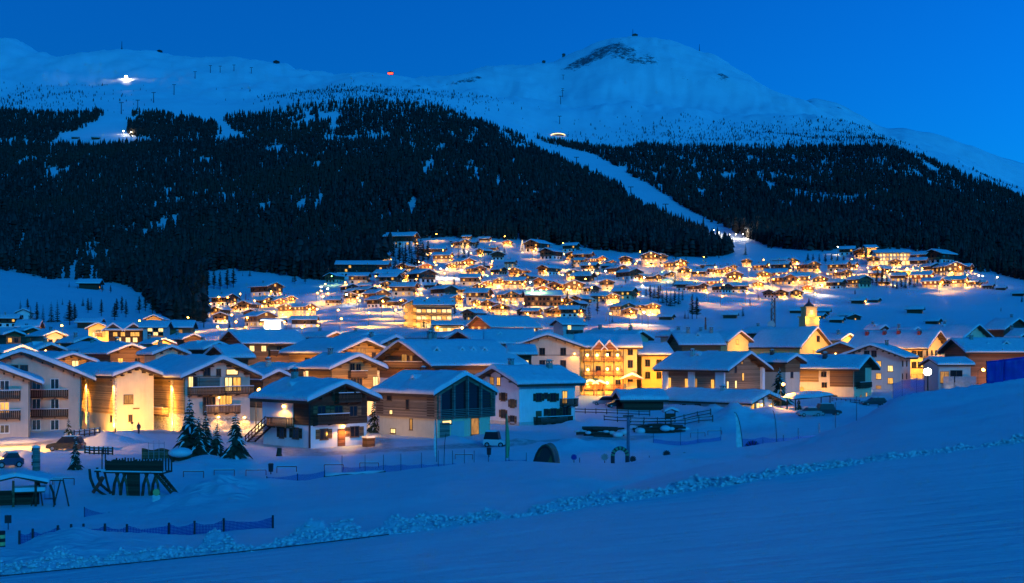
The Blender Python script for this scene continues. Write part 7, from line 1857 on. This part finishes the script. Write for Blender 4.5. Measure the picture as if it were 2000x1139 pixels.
for px in (92, 102):
    for dx in (-.16, .16): b = MB(); b.tube([(SX(px) + dx, 0, 1.9), (SX(px) + dx, 0, .55)], .012, 4); b.build('chain', 'metal', o)
    b = MB(); b.box(SX(px) - .2, SX(px) + .2, -.1, .1, .5, .56); b.build('seat', 'red' if px == 92 else 'black', o)
b = MB(); b.tube([(SX(92), .8, 1.5), (SX(98), .8, .9), (SX(101), .8, -.2)], .09, 6); b.build('brace', 'wood_dark', o)
# low timber walls, logs, bundled things in the snow
def log(px0, py0, px1, py1, Y, r, label, mat='bark', cat='log', bits=6):
    a, b_ = Vector((MPX(px0, Y), Y, 0)), Vector((MPX(px1, Y), Y, 0)); a.z = PXZ(py0, Y); b_.z = PXZ(py1, Y)
    o = empty('log', a, 0, label, cat); b = MB(); d = b_ - a
    b.tube([d * t + Vector((0, random.uniform(-.03, .03), random.uniform(-.03, .03))) for t in np.linspace(0, 1, bits)], [r * random.uniform(.8, 1.1) for _ in range(bits)], 8); b.build('trunk', mat, o)
    s = MB(); s.tube([d * t + Vector((0, -.01, r * .75)) for t in np.linspace(.02, .98, bits)], [r * random.uniform(.5, .8) for _ in range(bits)], 7); s.build('snow_strip', 'snow', o, smooth=True)
log(170, 1019, 238, 1026, 60, .14, 'long dark log lying behind the lower net'); log(275, 1003, 316, 1006, 62, .16, 'dark red-brown bundle under the disc sign', 'wood_red'); log(633, 933, 753, 925, 78, .17, 'dark brown timber border along the crest beside the thin poles', 'wood_dark', 'timber border', 9); log(636, 930, 700, 929, 78.5, .16, 'second timber of the dark border, lying behind it', 'wood_dark', 'timber border')
def log_pile(px0, px1, py, Y, n, label, seed):
    rng = random.Random(seed); p = at((px0 + px1) / 2, Y); L = (px1 - px0) * Y / F; o = empty('log_pile', p, rng.uniform(-.2, .2), label, 'log pile', 'snowed-in log piles')
    for k in range(n):
        ln = L * rng.uniform(.35, .7); x = rng.uniform(-L / 2, L / 2 - ln); y = rng.uniform(-1.4, 1.4); z = .1 + (k % 4) * .34 * (1 - 1.4 * abs(x + ln / 2) / L)
        b = MB(); b.tube([(x, y, z), (x + ln / 2, y + rng.uniform(-.1, .1), z + rng.uniform(-.05, .1)), (x + ln, y + rng.uniform(-.4, .4), z + rng.uniform(-.15, .15))], [.2, .19, .15], 7); b.build('log', 'bark', o)
    for k in range(9):
        s = MB(); x = L * (-.46 + .115 * k); s.ball((x, rng.uniform(-1.5, .8), rng.uniform(.25, .75)), L * rng.uniform(.05, .11), 10, 6, 0, rng.uniform(.35, .6)); s.build('snow_heap', 'snow', o, smooth=True)
log_pile(1123, 1222, 856, 168, 22, 'long dark pile of logs with snow on top beyond the tube barriers', 3); log_pile(1234, 1340, 846, 176, 20, 'dark log pile right of the pale column', 4)
def rail_fence(pts, label, rails=2, h=1.0, group='snowed-in rail fences'):
    P = [at(px, Y) for px, Y in pts]; o = empty('rail_fence', P[0], 0, label, 'fence', group)
    for q in P: b = MB(); v = q - P[0]; b.box(v.x - .07, v.x + .07, v.y - .07, v.y + .07, v.z - .3, v.z + h); b.build('post', 'wood_dark', o)
    for a, c in zip(P[:-1], P[1:]):
        for k in range(rails):
            z = h * (k + .75) / rails - .1; b = MB(); b.bar(a - P[0] + Vector((0, 0, z)), c - P[0] + Vector((0, 0, z)), .05, .13); b.build('rail', 'wood_dark', o)
        s = MB(); s.bar(a - P[0] + Vector((0, 0, z + .10)), c - P[0] + Vector((0, 0, z + .10)), .09, .09); s.build('rail_snow', 'snow', o)
rail_fence([(1122 + 21 * k, 224 - 1.2 * k) for k in range(8)], 'dark rail fence in front of the low annex'); rail_fence([(1180 + 26 * k, 206 - 2.0 * k) for k in range(9)], 'second dark rail fence, nearer than the one at the annex'); rail_fence([(1230 + 27 * k, 190 - 1.0 * k) for k in range(7)], 'third rail fence, in front of the little roofed board')
rail_fence([(145 + 10 * k, 168 + .6 * k) for k in range(6)], 'short rail fence before the pillared lit chalet', 2, 1.0, 'wooden fences by the lit chalets'); rail_fence([(166 + 9 * k, 138) for k in range(7)], 'dark low fence between the road and the play structure', 3, .9, 'wooden fences by the lit chalets')
rail_fence([(1625 + 9 * k, 250 - 1.5 * k) for k in range(7)], 'low fence beside the parked dark car and cream bay house', 2, .9)
p = at(1309, 196); o = empty('info_shelter', p, .2, 'little roofed notice shelter among the rail fences', 'shelter')
for sx in (-1, 1): b = MB(); b.box(sx * .8 - .08, sx * .8 + .08, -.08, .08, -.3, 1.9); b.build('post', 'wood_dark', o)
b = MB(); b.box(-.8, .8, -.03, .03, .7, 1.6); b.build('board', 'wood_dark', o); b = MB(); b.prism([(-1.15, 1.8), (0, 2.25), (1.15, 1.8), (1.15, 1.88), (0, 2.36), (-1.15, 1.88)], -.8, .8); rf = b.build('roof', 'wood_dark', o); link('snow_cover', snow_slab(1.2, 1.7, .45, .3, 5, 6, 9), rf, (0, 0, 1.9))
# snowed-over boat, board fence and climbing frame behind the play ship
p = at(352, 128); o = empty('covered_boat', p, .1, 'rounded snow-covered boat shape on dark trestles behind the play structure', 'boat')
b = MB(); b.tube([(-1.25, 0, .55), (-.9, 0, .45), (0, 0, .4), (.9, 0, .45), (1.3, 0, .62)], [.05, .38, .48, .38, .05], 10); b.build('hull', 'wood_dark', o, smooth=True); b = MB(); b.ball((0, 0, .85), 1.25, 16, 8, 0, .42); b.build('snow_cap', 'snow', o, smooth=True)
for x in (-.7, .7): b = MB(); b.box(x - .06, x + .06, -.4, .4, -.2, .35); b.build('trestle', 'wood_dark', o)
p = at(305, 132); o = empty('board_fence', p, 0, 'brown board fence behind the play structure', 'fence')
x = -1.55
while x < 1.5: b = MB(); b.box(x, x + .13, -.03, .03, -.1, 1.05 + .1 * math.sin(x * 3)); b.build('board', 'wood', o); x += .15
p = at(310, 130); o = empty('climbing_frame', p, 0, 'thin metal climbing frame before the lit chalets', 'climbing frame')
for x in (-.9, -.35, .2, .75): b = MB(); b.tube([(x, -.6, -.2), (x, -.6, 2.3 - abs(x) * .3)], .03, 5); b.build('upright', 'steel', o)
for z in (1.0, 1.9): b = MB(); b.tube([(-.9, -.6, z), (.75, -.6, z)], .025, 5); b.build('crossbar', 'steel', o)

# ------------------------------------------------------------------ vehicles
def vehicle(px, Y, rz, L, kind, paint, label, name='parked_car', lights=False):
    # body lofted from side outlines: lower shell, glasshouse, four wheels, lamps
    p = at(px, Y); o = empty(name, p, rz, label, 'car' if kind != 'van' else 'van', 'parked cars')
    W_ = 1.78; s = L / 4.3; H_ = {'hatch': 1.48, 'suv': 1.68, 'van': 1.95, 'wagon': 1.5}[kind]
    lower = [(-2.15, .35), (-2.12, .62), (-1.95, .80), (-1.25, .93), (-.95, .97), (1.55 if kind != 'hatch' else 1.45, 1.0), (2.05, .92), (2.14, .60), (2.1, .33), (1.72, .26), (1.05, .26), (-.98, .26), (-1.72, .28)]
    b = MB(); n = len(lower); vs = []
    for y, k in ((-W_ / 2, .97), (-W_ / 2 - .02, 1.0), (W_ / 2 + .02, 1.0), (W_ / 2, .97)): vs += [(x * s * k, y if abs(y) < W_ / 2 + .01 else y, .26 + (z - .26) * (1.0 if k == 1 else .98)) for x, z in lower]
    fs = [tuple(range(n - 1, -1, -1)), tuple(range(3 * n, 4 * n))]
    for r in range(3):
        for i in range(n): j = (i + 1) % n; fs.append((r * n + i, r * n + j, (r + 1) * n + j, (r + 1) * n + i))
    b.add(vs, fs); b.build('body', paint, o)
    rear = {'hatch': 1.6, 'suv': 1.95, 'van': 2.08, 'wagon': 1.9}[kind]
    up = [(-.98, .97), (-.32 if kind != 'van' else -.7, H_ - .06), (.3, H_), (rear - .35, H_ - .04), (rear, 1.0)]
    b = MB(); n = len(up); vs = []
    for y, q in ((-W_ / 2 + .04, 0), (W_ / 2 - .04, 0)):
        vs += [(x * s, y * (1 - .16 * (z - .97) / (H_ - .97)), z) for x, z in up]
    fs = [tuple(range(n - 1, -1, -1)), tuple(range(n, 2 * n))] + [(i, (i + 1) % n, (i + 1) % n + n, i + n) for i in range(n)]
    b.add(vs, fs); b.build('windows', 'car_glass', o)
    b = MB(); b.box(-.34 * s, (rear - .33) * s, -.72, .72, H_ - .06, H_ + .02); b.build('roof_panel', paint, o); sn = MB(); sn.box(-.28 * s, (rear - .42) * s, -.66, .66, H_ + .02, H_ + .10); sn.build('roof_snow', 'snow', o)
    for x in (-1.36, 1.36):
        for y in (-1, 1):
            w = MB(); w.tube([(x * s, y * (W_ / 2 - .2), .32), (x * s, y * (W_ / 2 + .03), .32)], .33, 12); wo = w.build('wheel', 'black', o); r = MB(); r.tube([(x * s, y * (W_ / 2 + .03), .32), (x * s, y * (W_ / 2 + .045), .32)], .19, 8); r.build('rim', 'steel', wo)
    for y in (-.62, .62):
        q = MB(); q.box(-2.17 * s, -2.08 * s, y - .2, y + .2, .60, .74); q.build('headlight', 'frame_w', o); q = MB(); q.box(2.08 * s, 2.17 * s, y - .16, y + .16, .66, .84); q.build('tail_light', 'red', o)
M['car_glass'] = glass('car_glass'); M['car_glass'].node_tree.nodes['Principled BSDF'].inputs['Roughness'].default_value = .4; M['car_glass'].node_tree.nodes['Principled BSDF'].inputs['Specular IOR Level'].default_value = .3
def paintm(name, c):
    t = NT(name); t.color(c); t.rough(.3); t.b.inputs['Coat Weight'].default_value = .6; t.b.inputs['Metallic'].default_value = .2; return t.m
M['p_dark'] = paintm('dark_car_paint', (.012, .014, .018)); M['p_silver'] = paintm('silver_car_paint', (.32, .33, .34)); M['p_white'] = paintm('white_van_paint', (.7, .7, .68)); M['p_blue'] = paintm('blue_car_paint', (.03, .06, .12))
vehicle(129, 146, rad(3), 4.2, 'suv', 'p_dark', 'dark estate car on the snowy road before the rosy apartment house')
vehicle(1180, 243, rad(-14), 4.4, 'suv', 'p_silver', 'silver car parked before the balcony hotel entrance'); vehicle(1204, 236, rad(12), 4.0, 'hatch', 'p_dark', 'dark car behind the rail fence near the annex')
vehicle(1580, 206, rad(10), 4.0, 'hatch', 'p_silver', 'silver hatchback under the snowed car port edge'); vehicle(1618, 208, rad(188), 4.1, 'van', 'p_dark', 'dark van beside the silver hatchback'); vehicle(1707, 236, rad(8), 5.0, 'wagon', 'p_dark', 'dark estate car half hidden by the snow hump')
vehicle(967, 152, rad(170), 2.7, 'van', 'p_white', 'small white utility van in the snow before the shuttered house')
vehicle(18, 124, rad(30), 2.6, 'hatch', 'p_blue', 'small dark vehicle buried in snow at the left edge')
# car port
p = at(1578, 226); o = empty('car_port', p, rad(12), 'car port sagging under sloping snow beside the cream bay house', 'car port')
for x, y, h in ((-3.2, -1.6, 2.0), (3.6, -1.6, 2.6), (-3.2, 2.0, 2.2), (3.6, 2.0, 2.8)): b = MB(); b.box(x - .08, x + .08, y - .08, y + .08, -.3, h); b.build('post', 'wood_dark', o)
b = MB(); b.add([(-3.9, -2.4, 1.95), (4.1, -2.4, 2.6), (4.1, 2.6, 3.0), (-3.9, 2.6, 2.3), (-3.9, -2.4, 2.1), (4.1, -2.4, 2.75), (4.1, 2.6, 3.15), (-3.9, 2.6, 2.45)], [(3, 2, 1, 0), (4, 5, 6, 7), (0, 1, 5, 4), (1, 2, 6, 5), (2, 3, 7, 6), (3, 0, 4, 7)]); rf = b.build('roof', 'wood_dark', o)
b = MB(); n = 10; vs, fs = [], []
for i in range(n + 1):
    for j in range(n + 1):
        u, v = i / n, j / n; e = min(1, 6 * min(u, 1 - u, v, 1 - v)) ** .5
        vs.append((-4.0 + 8.2 * u, -2.5 + 5.2 * v, 2.1 + .65 * u + .4 * v * .9 + .6 * e + .08 * math.sin(u * 9 + v * 5)))
for i in range(n):
    for j in range(n): a = i * (n + 1) + j; fs.append((a, a + n + 1, a + n + 2, a + 1))
b.add(vs, fs); b.build('snow_cover', 'snow', rf, smooth=True)
# plastic curtains of the annex
M['plastic'] = simple('clear_plastic', (.35, .36, .40), .3, .3, 1.2); M['plastic'].node_tree.nodes['Principled BSDF'].inputs['Alpha'].default_value = .55
for px in (1850, 1873, 1893):
    u, _ = Qa.uz('L', px, 740); Qa.panel('plastic_curtain', 'plastic', 'L', u - 1.3, u + 1.3, -.3, 3.6, .9, .86)

# ------------------------------------------------------------------ a walker by the lit wall
def person(px, Y, rz, label):
    p = at(px, Y)
    o = empty('person', p, rz, label, 'person')
    J = dict(pel=(0, 0, .95), wa=(0, .02, 1.15), ch=(0, .03, 1.36), ne=(0, .03, 1.50), he=(0, .01, 1.63), ht=(0, .0, 1.74), sl=(-.19, .03, 1.42), el=(-.25, .06, 1.14), wl=(-.24, -.08, .92), sr=(.19, .03, 1.42), er=(.25, .0, 1.14), wr=(.24, .12, .93),
             hl=(-.10, 0, .90), kl=(-.11, -.14, .50), al=(-.11, -.10, .09), fl=(-.11, -.27, .05), hr=(.10, 0, .90), kr=(.11, .08, .49), ar=(.11, .26, .12), fr=(.11, .14, .04))
    R = dict(pel=.15, wa=.14, ch=.17, ne=.06, he=.10, ht=.07, sl=.08, el=.06, wl=.045, sr=.08, er=.06, wr=.045, hl=.10, kl=.075, al=.055, fl=.045, hr=.10, kr=.075, ar=.055, fr=.045)
    E = [('pel', 'wa'), ('wa', 'ch'), ('ch', 'ne'), ('ne', 'he'), ('he', 'ht'), ('ch', 'sl'), ('sl', 'el'), ('el', 'wl'), ('ch', 'sr'), ('sr', 'er'), ('er', 'wr'), ('pel', 'hl'), ('hl', 'kl'), ('kl', 'al'), ('al', 'fl'), ('pel', 'hr'), ('hr', 'kr'), ('kr', 'ar'), ('ar', 'fr')]
    K_ = list(J); me = bpy.data.meshes.new('body'); me.from_pydata([J[k] for k in K_], [(K_.index(a), K_.index(b)) for a, b in E], [])
    b = link('body', me, o, mat=M['p_cloth'])
    b.modifiers.new('skin', 'SKIN'); 
    for i, k in enumerate(K_): me.skin_vertices[0].data[i].radius = (R[k], R[k])
    me.skin_vertices[0].data[0].use_root = True
    b.modifiers.new('sub', 'SUBSURF').render_levels = 2
    h = MB(); h.ball((0, .01, 1.68), .115, 10, 6, 0, 1.05); h.build('woollen_hat', 'red', o, smooth=True)
M['p_cloth'] = simple('dark_winter_clothes', (.03, .03, .045), .9)
if True:
    try: person(271, 170, rad(40), 'person in dark winter clothes walking past the lit cream wall')
    except Exception as e: print('person', e)
p = at(258, 172); o = empty('road_sign', p, 0, 'small dark sign on a post before the lit cream wall', 'sign'); b = MB(); b.tube([(0, 0, -.2), (0, 0, 1.5)], .03, 6); b.build('post', 'metal', o); b = MB(); b.tube([(0, -.05, 1.55), (0, -.02, 1.55)], .26, 4); b.build('plate', 'metal', o)
p = at(225, 166); b = MB(); b.tube([(0, 0, -.2), (0, 0, 1.3)], .10, 7); o = b.build('bollard', 'wood_dark', None, p); tag(o, 'dark bollard before the stone pillar of the lit chalet', 'bollard')

# ------------------------------------------------------------------ ploughed berm along the groomed slope
def build_berm():
    rng = np.random.default_rng(5)
    f1 = pchip([a for a, _ in F1], [b for _, b in F1])
    bv = np.array([(1, 0, 0), (-1, 0, 0), (0, 1, 0), (0, -1, 0), (0, 0, 1), (0, 0, -1)], float)
    tri = np.array([(0, 2, 4), (2, 1, 4), (1, 3, 4), (3, 0, 4), (2, 0, 5), (1, 2, 5), (3, 1, 5), (0, 3, 5)])
    N = 14000
    px = rng.uniform(-120, 2150, N); Y0 = np.array([on_plane(a, float(f)) for a, f in zip(px, f1(px))])
    wide = 1.05 + .45 * (px < 700) - .2 * (px > 1500)
    wide = wide * np.clip(1 + 1.5 * fbm(px / 60, px * 0 + 3, 4, 14, .6), .25, 2.2)
    d = .05 + wide * rng.random(N) ** 1.15
    Y = Y0 + d; X = MPX(px, Y); z = plane_z(px, Y)
    lump = fbm(X / .9, Y / .5, 4, 12, .6)
    ridge = .075 * np.exp(-((d - .55 * wide) / (.40 * wide)) ** 2) * np.clip(.55 + 1.9 * lump, 0, 3)
    s = .005 + .032 * rng.random(N) ** 5.0
    v = bv[None] * (s[:, None, None] * rng.uniform(.6, 1.5, (N, 6, 1))) * np.array([1.3, 1.0, .8])
    v += rng.normal(0, .25, (N, 6, 3)) * s[:, None, None]
    a = rng.uniform(0, 6.28, N)[:, None]; c, q = np.cos(a), np.sin(a)
    v = np.stack([v[..., 0] * c - v[..., 1] * q + X[:, None], v[..., 0] * q + v[..., 1] * c + Y[:, None], v[..., 2] + (z + ridge - .012)[:, None]], -1).reshape(-1, 3)
    T = (tri[None] + (np.arange(N) * 6)[:, None, None]).reshape(-1, 3)
    gp = np.linspace(-120, 2150, 1500); gd = np.linspace(0, 2.6, 46)
    GP, GD = np.meshgrid(gp, gd); y0 = np.array([on_plane(a, float(q)) for a, q in zip(gp, f1(gp))])[None, :]
    GW = 1.05 + .45 * (1 - sstep(650, 750, GP)) - .2 * sstep(1450, 1550, GP)
    GW = GW * np.clip(1 + 1.5 * fbm(GP / 60, GP * 0 + 3, 4, 14, .6), .25, 2.2)
    GY = y0 + .05 + GD; GX = (GP - 1000) / F * GY
    gl = fbm(GX / .9, GY / .5, 4, 12, .6)
    GZ = plane_z(GP, GY) + .075 * np.exp(-((GD - .55 * GW) / (.40 * GW)) ** 2) * np.clip(.55 + 1.9 * gl, 0, 3) - .03 + .02 * fbm(GX / .12, GY / .1, 3, 33)
    GZ -= .12 * (1 - sstep(0, .12, GD)) + .5 * sstep(1.1 * GW, 1.1 * GW + .4, GD)
    gi = np.arange(GP.size).reshape(GP.shape); n0 = len(v)
    q4 = np.stack([gi[:-1, :-1], gi[:-1, 1:], gi[1:, 1:], gi[1:, :-1]], -1).reshape(-1, 4)
    v = np.concatenate([v, np.stack([GX, GY, GZ], -1).reshape(-1, 3)]); T = np.concatenate([T, q4[:, [0, 1, 2]] + n0, q4[:, [0, 2, 3]] + n0])
    me = mesh_np('snow_berm', v, T, False); me.materials.append(M['snow'])
    tag(link('snow_berm', me), kind='stuff')
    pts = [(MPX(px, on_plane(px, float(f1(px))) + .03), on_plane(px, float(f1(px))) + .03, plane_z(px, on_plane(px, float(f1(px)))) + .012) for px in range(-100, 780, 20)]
    h = MB(); h.tube(pts, .006, 5); tag(h.build('shade_line', 'black', None), 'thin dark line painted in for shade along the foot of the snow berm', 'shade_line')  # black tube standing in for the line of shade under the berm
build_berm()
p = at(4, 20.5); o = empty('padded_post', p, 0, 'yellow and black padded post at the lower left corner', 'post')
for k in range(5): b = MB(); b.tube([(0, 0, .06 * k), (0, 0, .06 * k + .06)], .055, 8); b.build('pad_band', 'yellow' if k % 2 else 'black', o)

# ------------------------------------------------------------------ on the mountain
def Ym(px, py): return Y_of(px, py, 1200, 4200) or 2800
def pylon(px, pt_, pb, label):
    Y = Ym(px, pb); p = at(px, Y); h = max(8.0, (pb - pt_) * Y / F); o = empty('lift_pylon', p, 0, label, 'lift pylon', 'ski lift pylons')
    b = MB(); b.tube([(0, 0, -2), (0, 0, h)], [.8, .55], 6); b.build('mast', 'metal', o); b = MB(); b.box(-3.6, 3.6, -.5, .5, h - .9, h); b.build('crossarm', 'metal', o)
for k, a in enumerate([(340, 172, 192), (300, 188, 208), (269, 200, 219), (237, 205, 228), (381, 152, 166), (411, 140, 153), (430, 137, 150), (457, 134, 146), (491, 138, 149)]): pylon(*a, f'dark lift pylon on the left ridge slope, {ORDN[k]} counted up the line')
for k, a in enumerate([(1093, 238, 254), (1095, 211, 226), (1097, 192, 204), (1099, 169, 180), (1099, 158, 168), (1100, 138, 148)]): pylon(*a, f'lift pylon on the white summit flank, {ORDN[k]} above the lit arc')
for k, a in enumerate([(1126, 306, 318), (1170, 335, 350), (1232, 365, 380), (1300, 398, 414), (1461, 478, 498)]): pylon(*a, f'lift pylon beside the lower ski run, {ORDN[k]} from the top')
def ridge_thing(px, py, w, h, name, label, cat, mat='metal', roof=True):
    Y = 3200 if px < 1000 else 3800; 
    best = None
    for Yq in np.linspace(2600, 4300, 60):
        r = HOR - (ground(MPX(px, Yq), Yq) - CAMZ) * F / Yq
        if best is None or r < best[0]: best = (r, Yq)
    p = at(px, best[1]); o = empty(name, p, 0, label, cat); b = MB(); b.box(-w / 2, w / 2, -w / 3, w / 3, -4, h); b.build('walls', mat, o)
    if roof: b = MB(); b.prism([(-w / 2 - 1, h), (w / 2 + 1, h), (0, h + w * .22)], -w / 3 - 1, w / 3 + 1); b.build('roof', 'beam', o)
    return o, best[1]
ridge_thing(540, 141, 14, 5, 'summit_hut', 'dark hut on the ridge left of the wooded hill', 'hut'); ridge_thing(1240, 90, 16, 4, 'summit_hut', 'dark building on the top of the white summit', 'hut'); ridge_thing(1101, 124, 9, 8, 'lift_station', 'lift top station on the shoulder below the summit', 'lift station'); ridge_thing(1062, 137, 9, 4, 'summit_hut', 'small cabin left of the lift top station', 'hut'); ridge_thing(312, 119, 12, 3, 'summit_hut', 'low hut on the far left ridge', 'hut')
o, Yr = ridge_thing(763, 161, 14, 5, 'red_lit_hut', 'hut glowing red on the ridge saddle', 'hut', 'red'); b = MB(); b.box(-6, 6, -6.2, -5.6, 1, 3.6); b.build('red_window', 'red_light', o)
def mast(px, top, label):
    o, Ym_ = ridge_thing(px, 0, 3, 2, 'antenna_mast', label, 'mast', 'metal', False); b = MB(); b.tube([(0, 0, 0), (0, 0, max(20, PXZ(top, Ym_) - o.location.z))], [1.1, .5], 6); b.build('mast', 'metal', o)
mast(1236, 73, 'tall antenna mast on the white summit'); mast(1366, 98, 'slim antenna on the right shoulder of the summit'); mast(238, 99, 'slim antenna on the left ridge')
# lights on the slopes
def slope_light(px, py, power, label, kind='w', Y=None, bulb=1.2, name='snow_groomer'):
    Y = Y or Ym(px, py); p = at(px, Y); o = empty(name, p, .4, label, 'snow groomer' if name == 'snow_groomer' else 'floodlight', 'vehicles and lights on the pistes')
    if name == 'snow_groomer':
        b = MB(); b.box(-2.0, 2.2, -1.5, 1.5, .4, 1.6); b.build('chassis', 'red', o); b = MB(); b.box(-1.6, .6, -1.2, 1.2, 1.6, 3.0); b.build('cab', 'glass', o)
        for y in (-1.7, 1.7): b = MB(); b.box(-2.4, 2.4, y - .45, y + .45, 0, .9); b.build('track', 'black', o)
        b = MB(); b.box(-3.2, -2.9, -2.2, 2.2, .1, 1.2); b.build('blade', 'steel', o)
    else: b = MB(); b.tube([(0, 0, -1), (0, 0, 5)], .25, 6); b.build('pole', 'metal', o)
    b = MB(); b.ball((0, -1.0, 4.2), bulb, 8, 6); b.build('lamp', 'flood', o); point((0, -5, 7), power, (1, .92, .74), o, 1.0)
slope_light(246, 164, 22000, 'snow groomer glaring white high on the left slope', bulb=3.2); slope_light(256, 264, 3500, 'yellow-white light at the clearing below the left pistes', bulb=1.1, name='piste_floodlight'); slope_light(241, 262, 2000, 'smaller light beside the clearing lamp', bulb=.7, name='piste_floodlight')
for k, (px, py) in enumerate([(1404, 462), (1414, 466), (1424, 470), (1436, 476), (1450, 484), (1394, 457)]): slope_light(px, py, 7000, f'added lamp along the lower ski run for groomer light trail, {ORDN[k]} of the lit row', name='piste_floodlight', bulb=.3)  # pole lamps added to stand in for a passing groomer's light trail
p = at(1090, Ym(1090, 266)); o = empty('lit_arc', p, 0, 'small white lit arc of a mountain shelter above the wood', 'shelter')
b = MB(); b.tube([(-13 * math.cos(a), 0, 4 * math.sin(a)) for a in np.linspace(.25, math.pi - .25, 12)], .55, 6); b.build('lit_roof_edge', 'fairy', o); b = MB(); b.prism([(-13 * math.cos(a), 3.7 * math.sin(a)) for a in np.linspace(.2, math.pi - .2, 10)], .5, 12); b.build('shell', 'metal', o)

# ------------------------------------------------------------------ what tells the far things apart: their place among landmarks one can find
MARKS = [('big floodlit hotel', 1745, 505), ('glass-sided hall', 985, 645), ('terrace hotel', 845, 625), ('green-lamped hotel', 1060, 595), ('church tower', 1580, 618), ('radio mast', 1510, 610), ('long dark forest hotel', 697, 535), ('starry lamp on the left', 365, 621),
         ('amber house', 192, 645), ('white lorry-long building', 532, 640), ('golden tree', 1020, 482), ('foot of the ski run', 1530, 490), ('large bare larch', 1354, 600), ('dark tree clump', 1295, 580), ('white floodlights', 868, 528), ('cluster of tower-like larches', 385, 600), ('low amber wall', 1777, 535),
         ('slim red pole', 1378, 635), ('grey house with balconies', 1112, 640), ('lone dark barn in the snowfield', 172, 560), ('snow-covered barn in the right field', 1792, 608)]
ORD = ['', 'second ', 'third ', 'fourth ', 'fifth ', 'sixth ', 'seventh ', 'eighth ', 'ninth ', 'tenth ', 'eleventh ', 'twelfth ', 'thirteenth ', 'fourteenth ', 'fifteenth ', 'sixteenth ']
def name_far_things():
    buckets = {}
    for it in ITEMS:
        best = min(MARKS, key=lambda m: math.hypot(it['px'] - m[1], (it['py'] - m[2]) * 1.6) + (9999 if abs(it['px'] - m[1]) + abs(it['py'] - m[2]) < 3 else 0))
        dx, dy = it['px'] - best[1], it['py'] - best[2]
        d = ('left of' if dx < 0 else 'right of') if abs(dx) > 1.2 * abs(dy) else ('above' if dy < 0 else 'below')
        it['dist'] = math.hypot(dx, dy)
        buckets.setdefault((it['desc'], best[0], d), []).append(it)
    for (desc, mark, d), lst in buckets.items():
        lst.sort(key=lambda i: i['dist'])
        for k, it in enumerate(lst):
            if len(lst) == 1: s = f'{desc} {d} the {mark}'
            elif k == 0: s = f'{desc} {d} the {mark}, closest to it'
            else: s = f'{desc} {d} the {mark}, {ORD[min(k, 15)]}closest'
            it['o']['label'] = s
name_far_things()
build_terrain(M['ground'])
build_far_ridge()
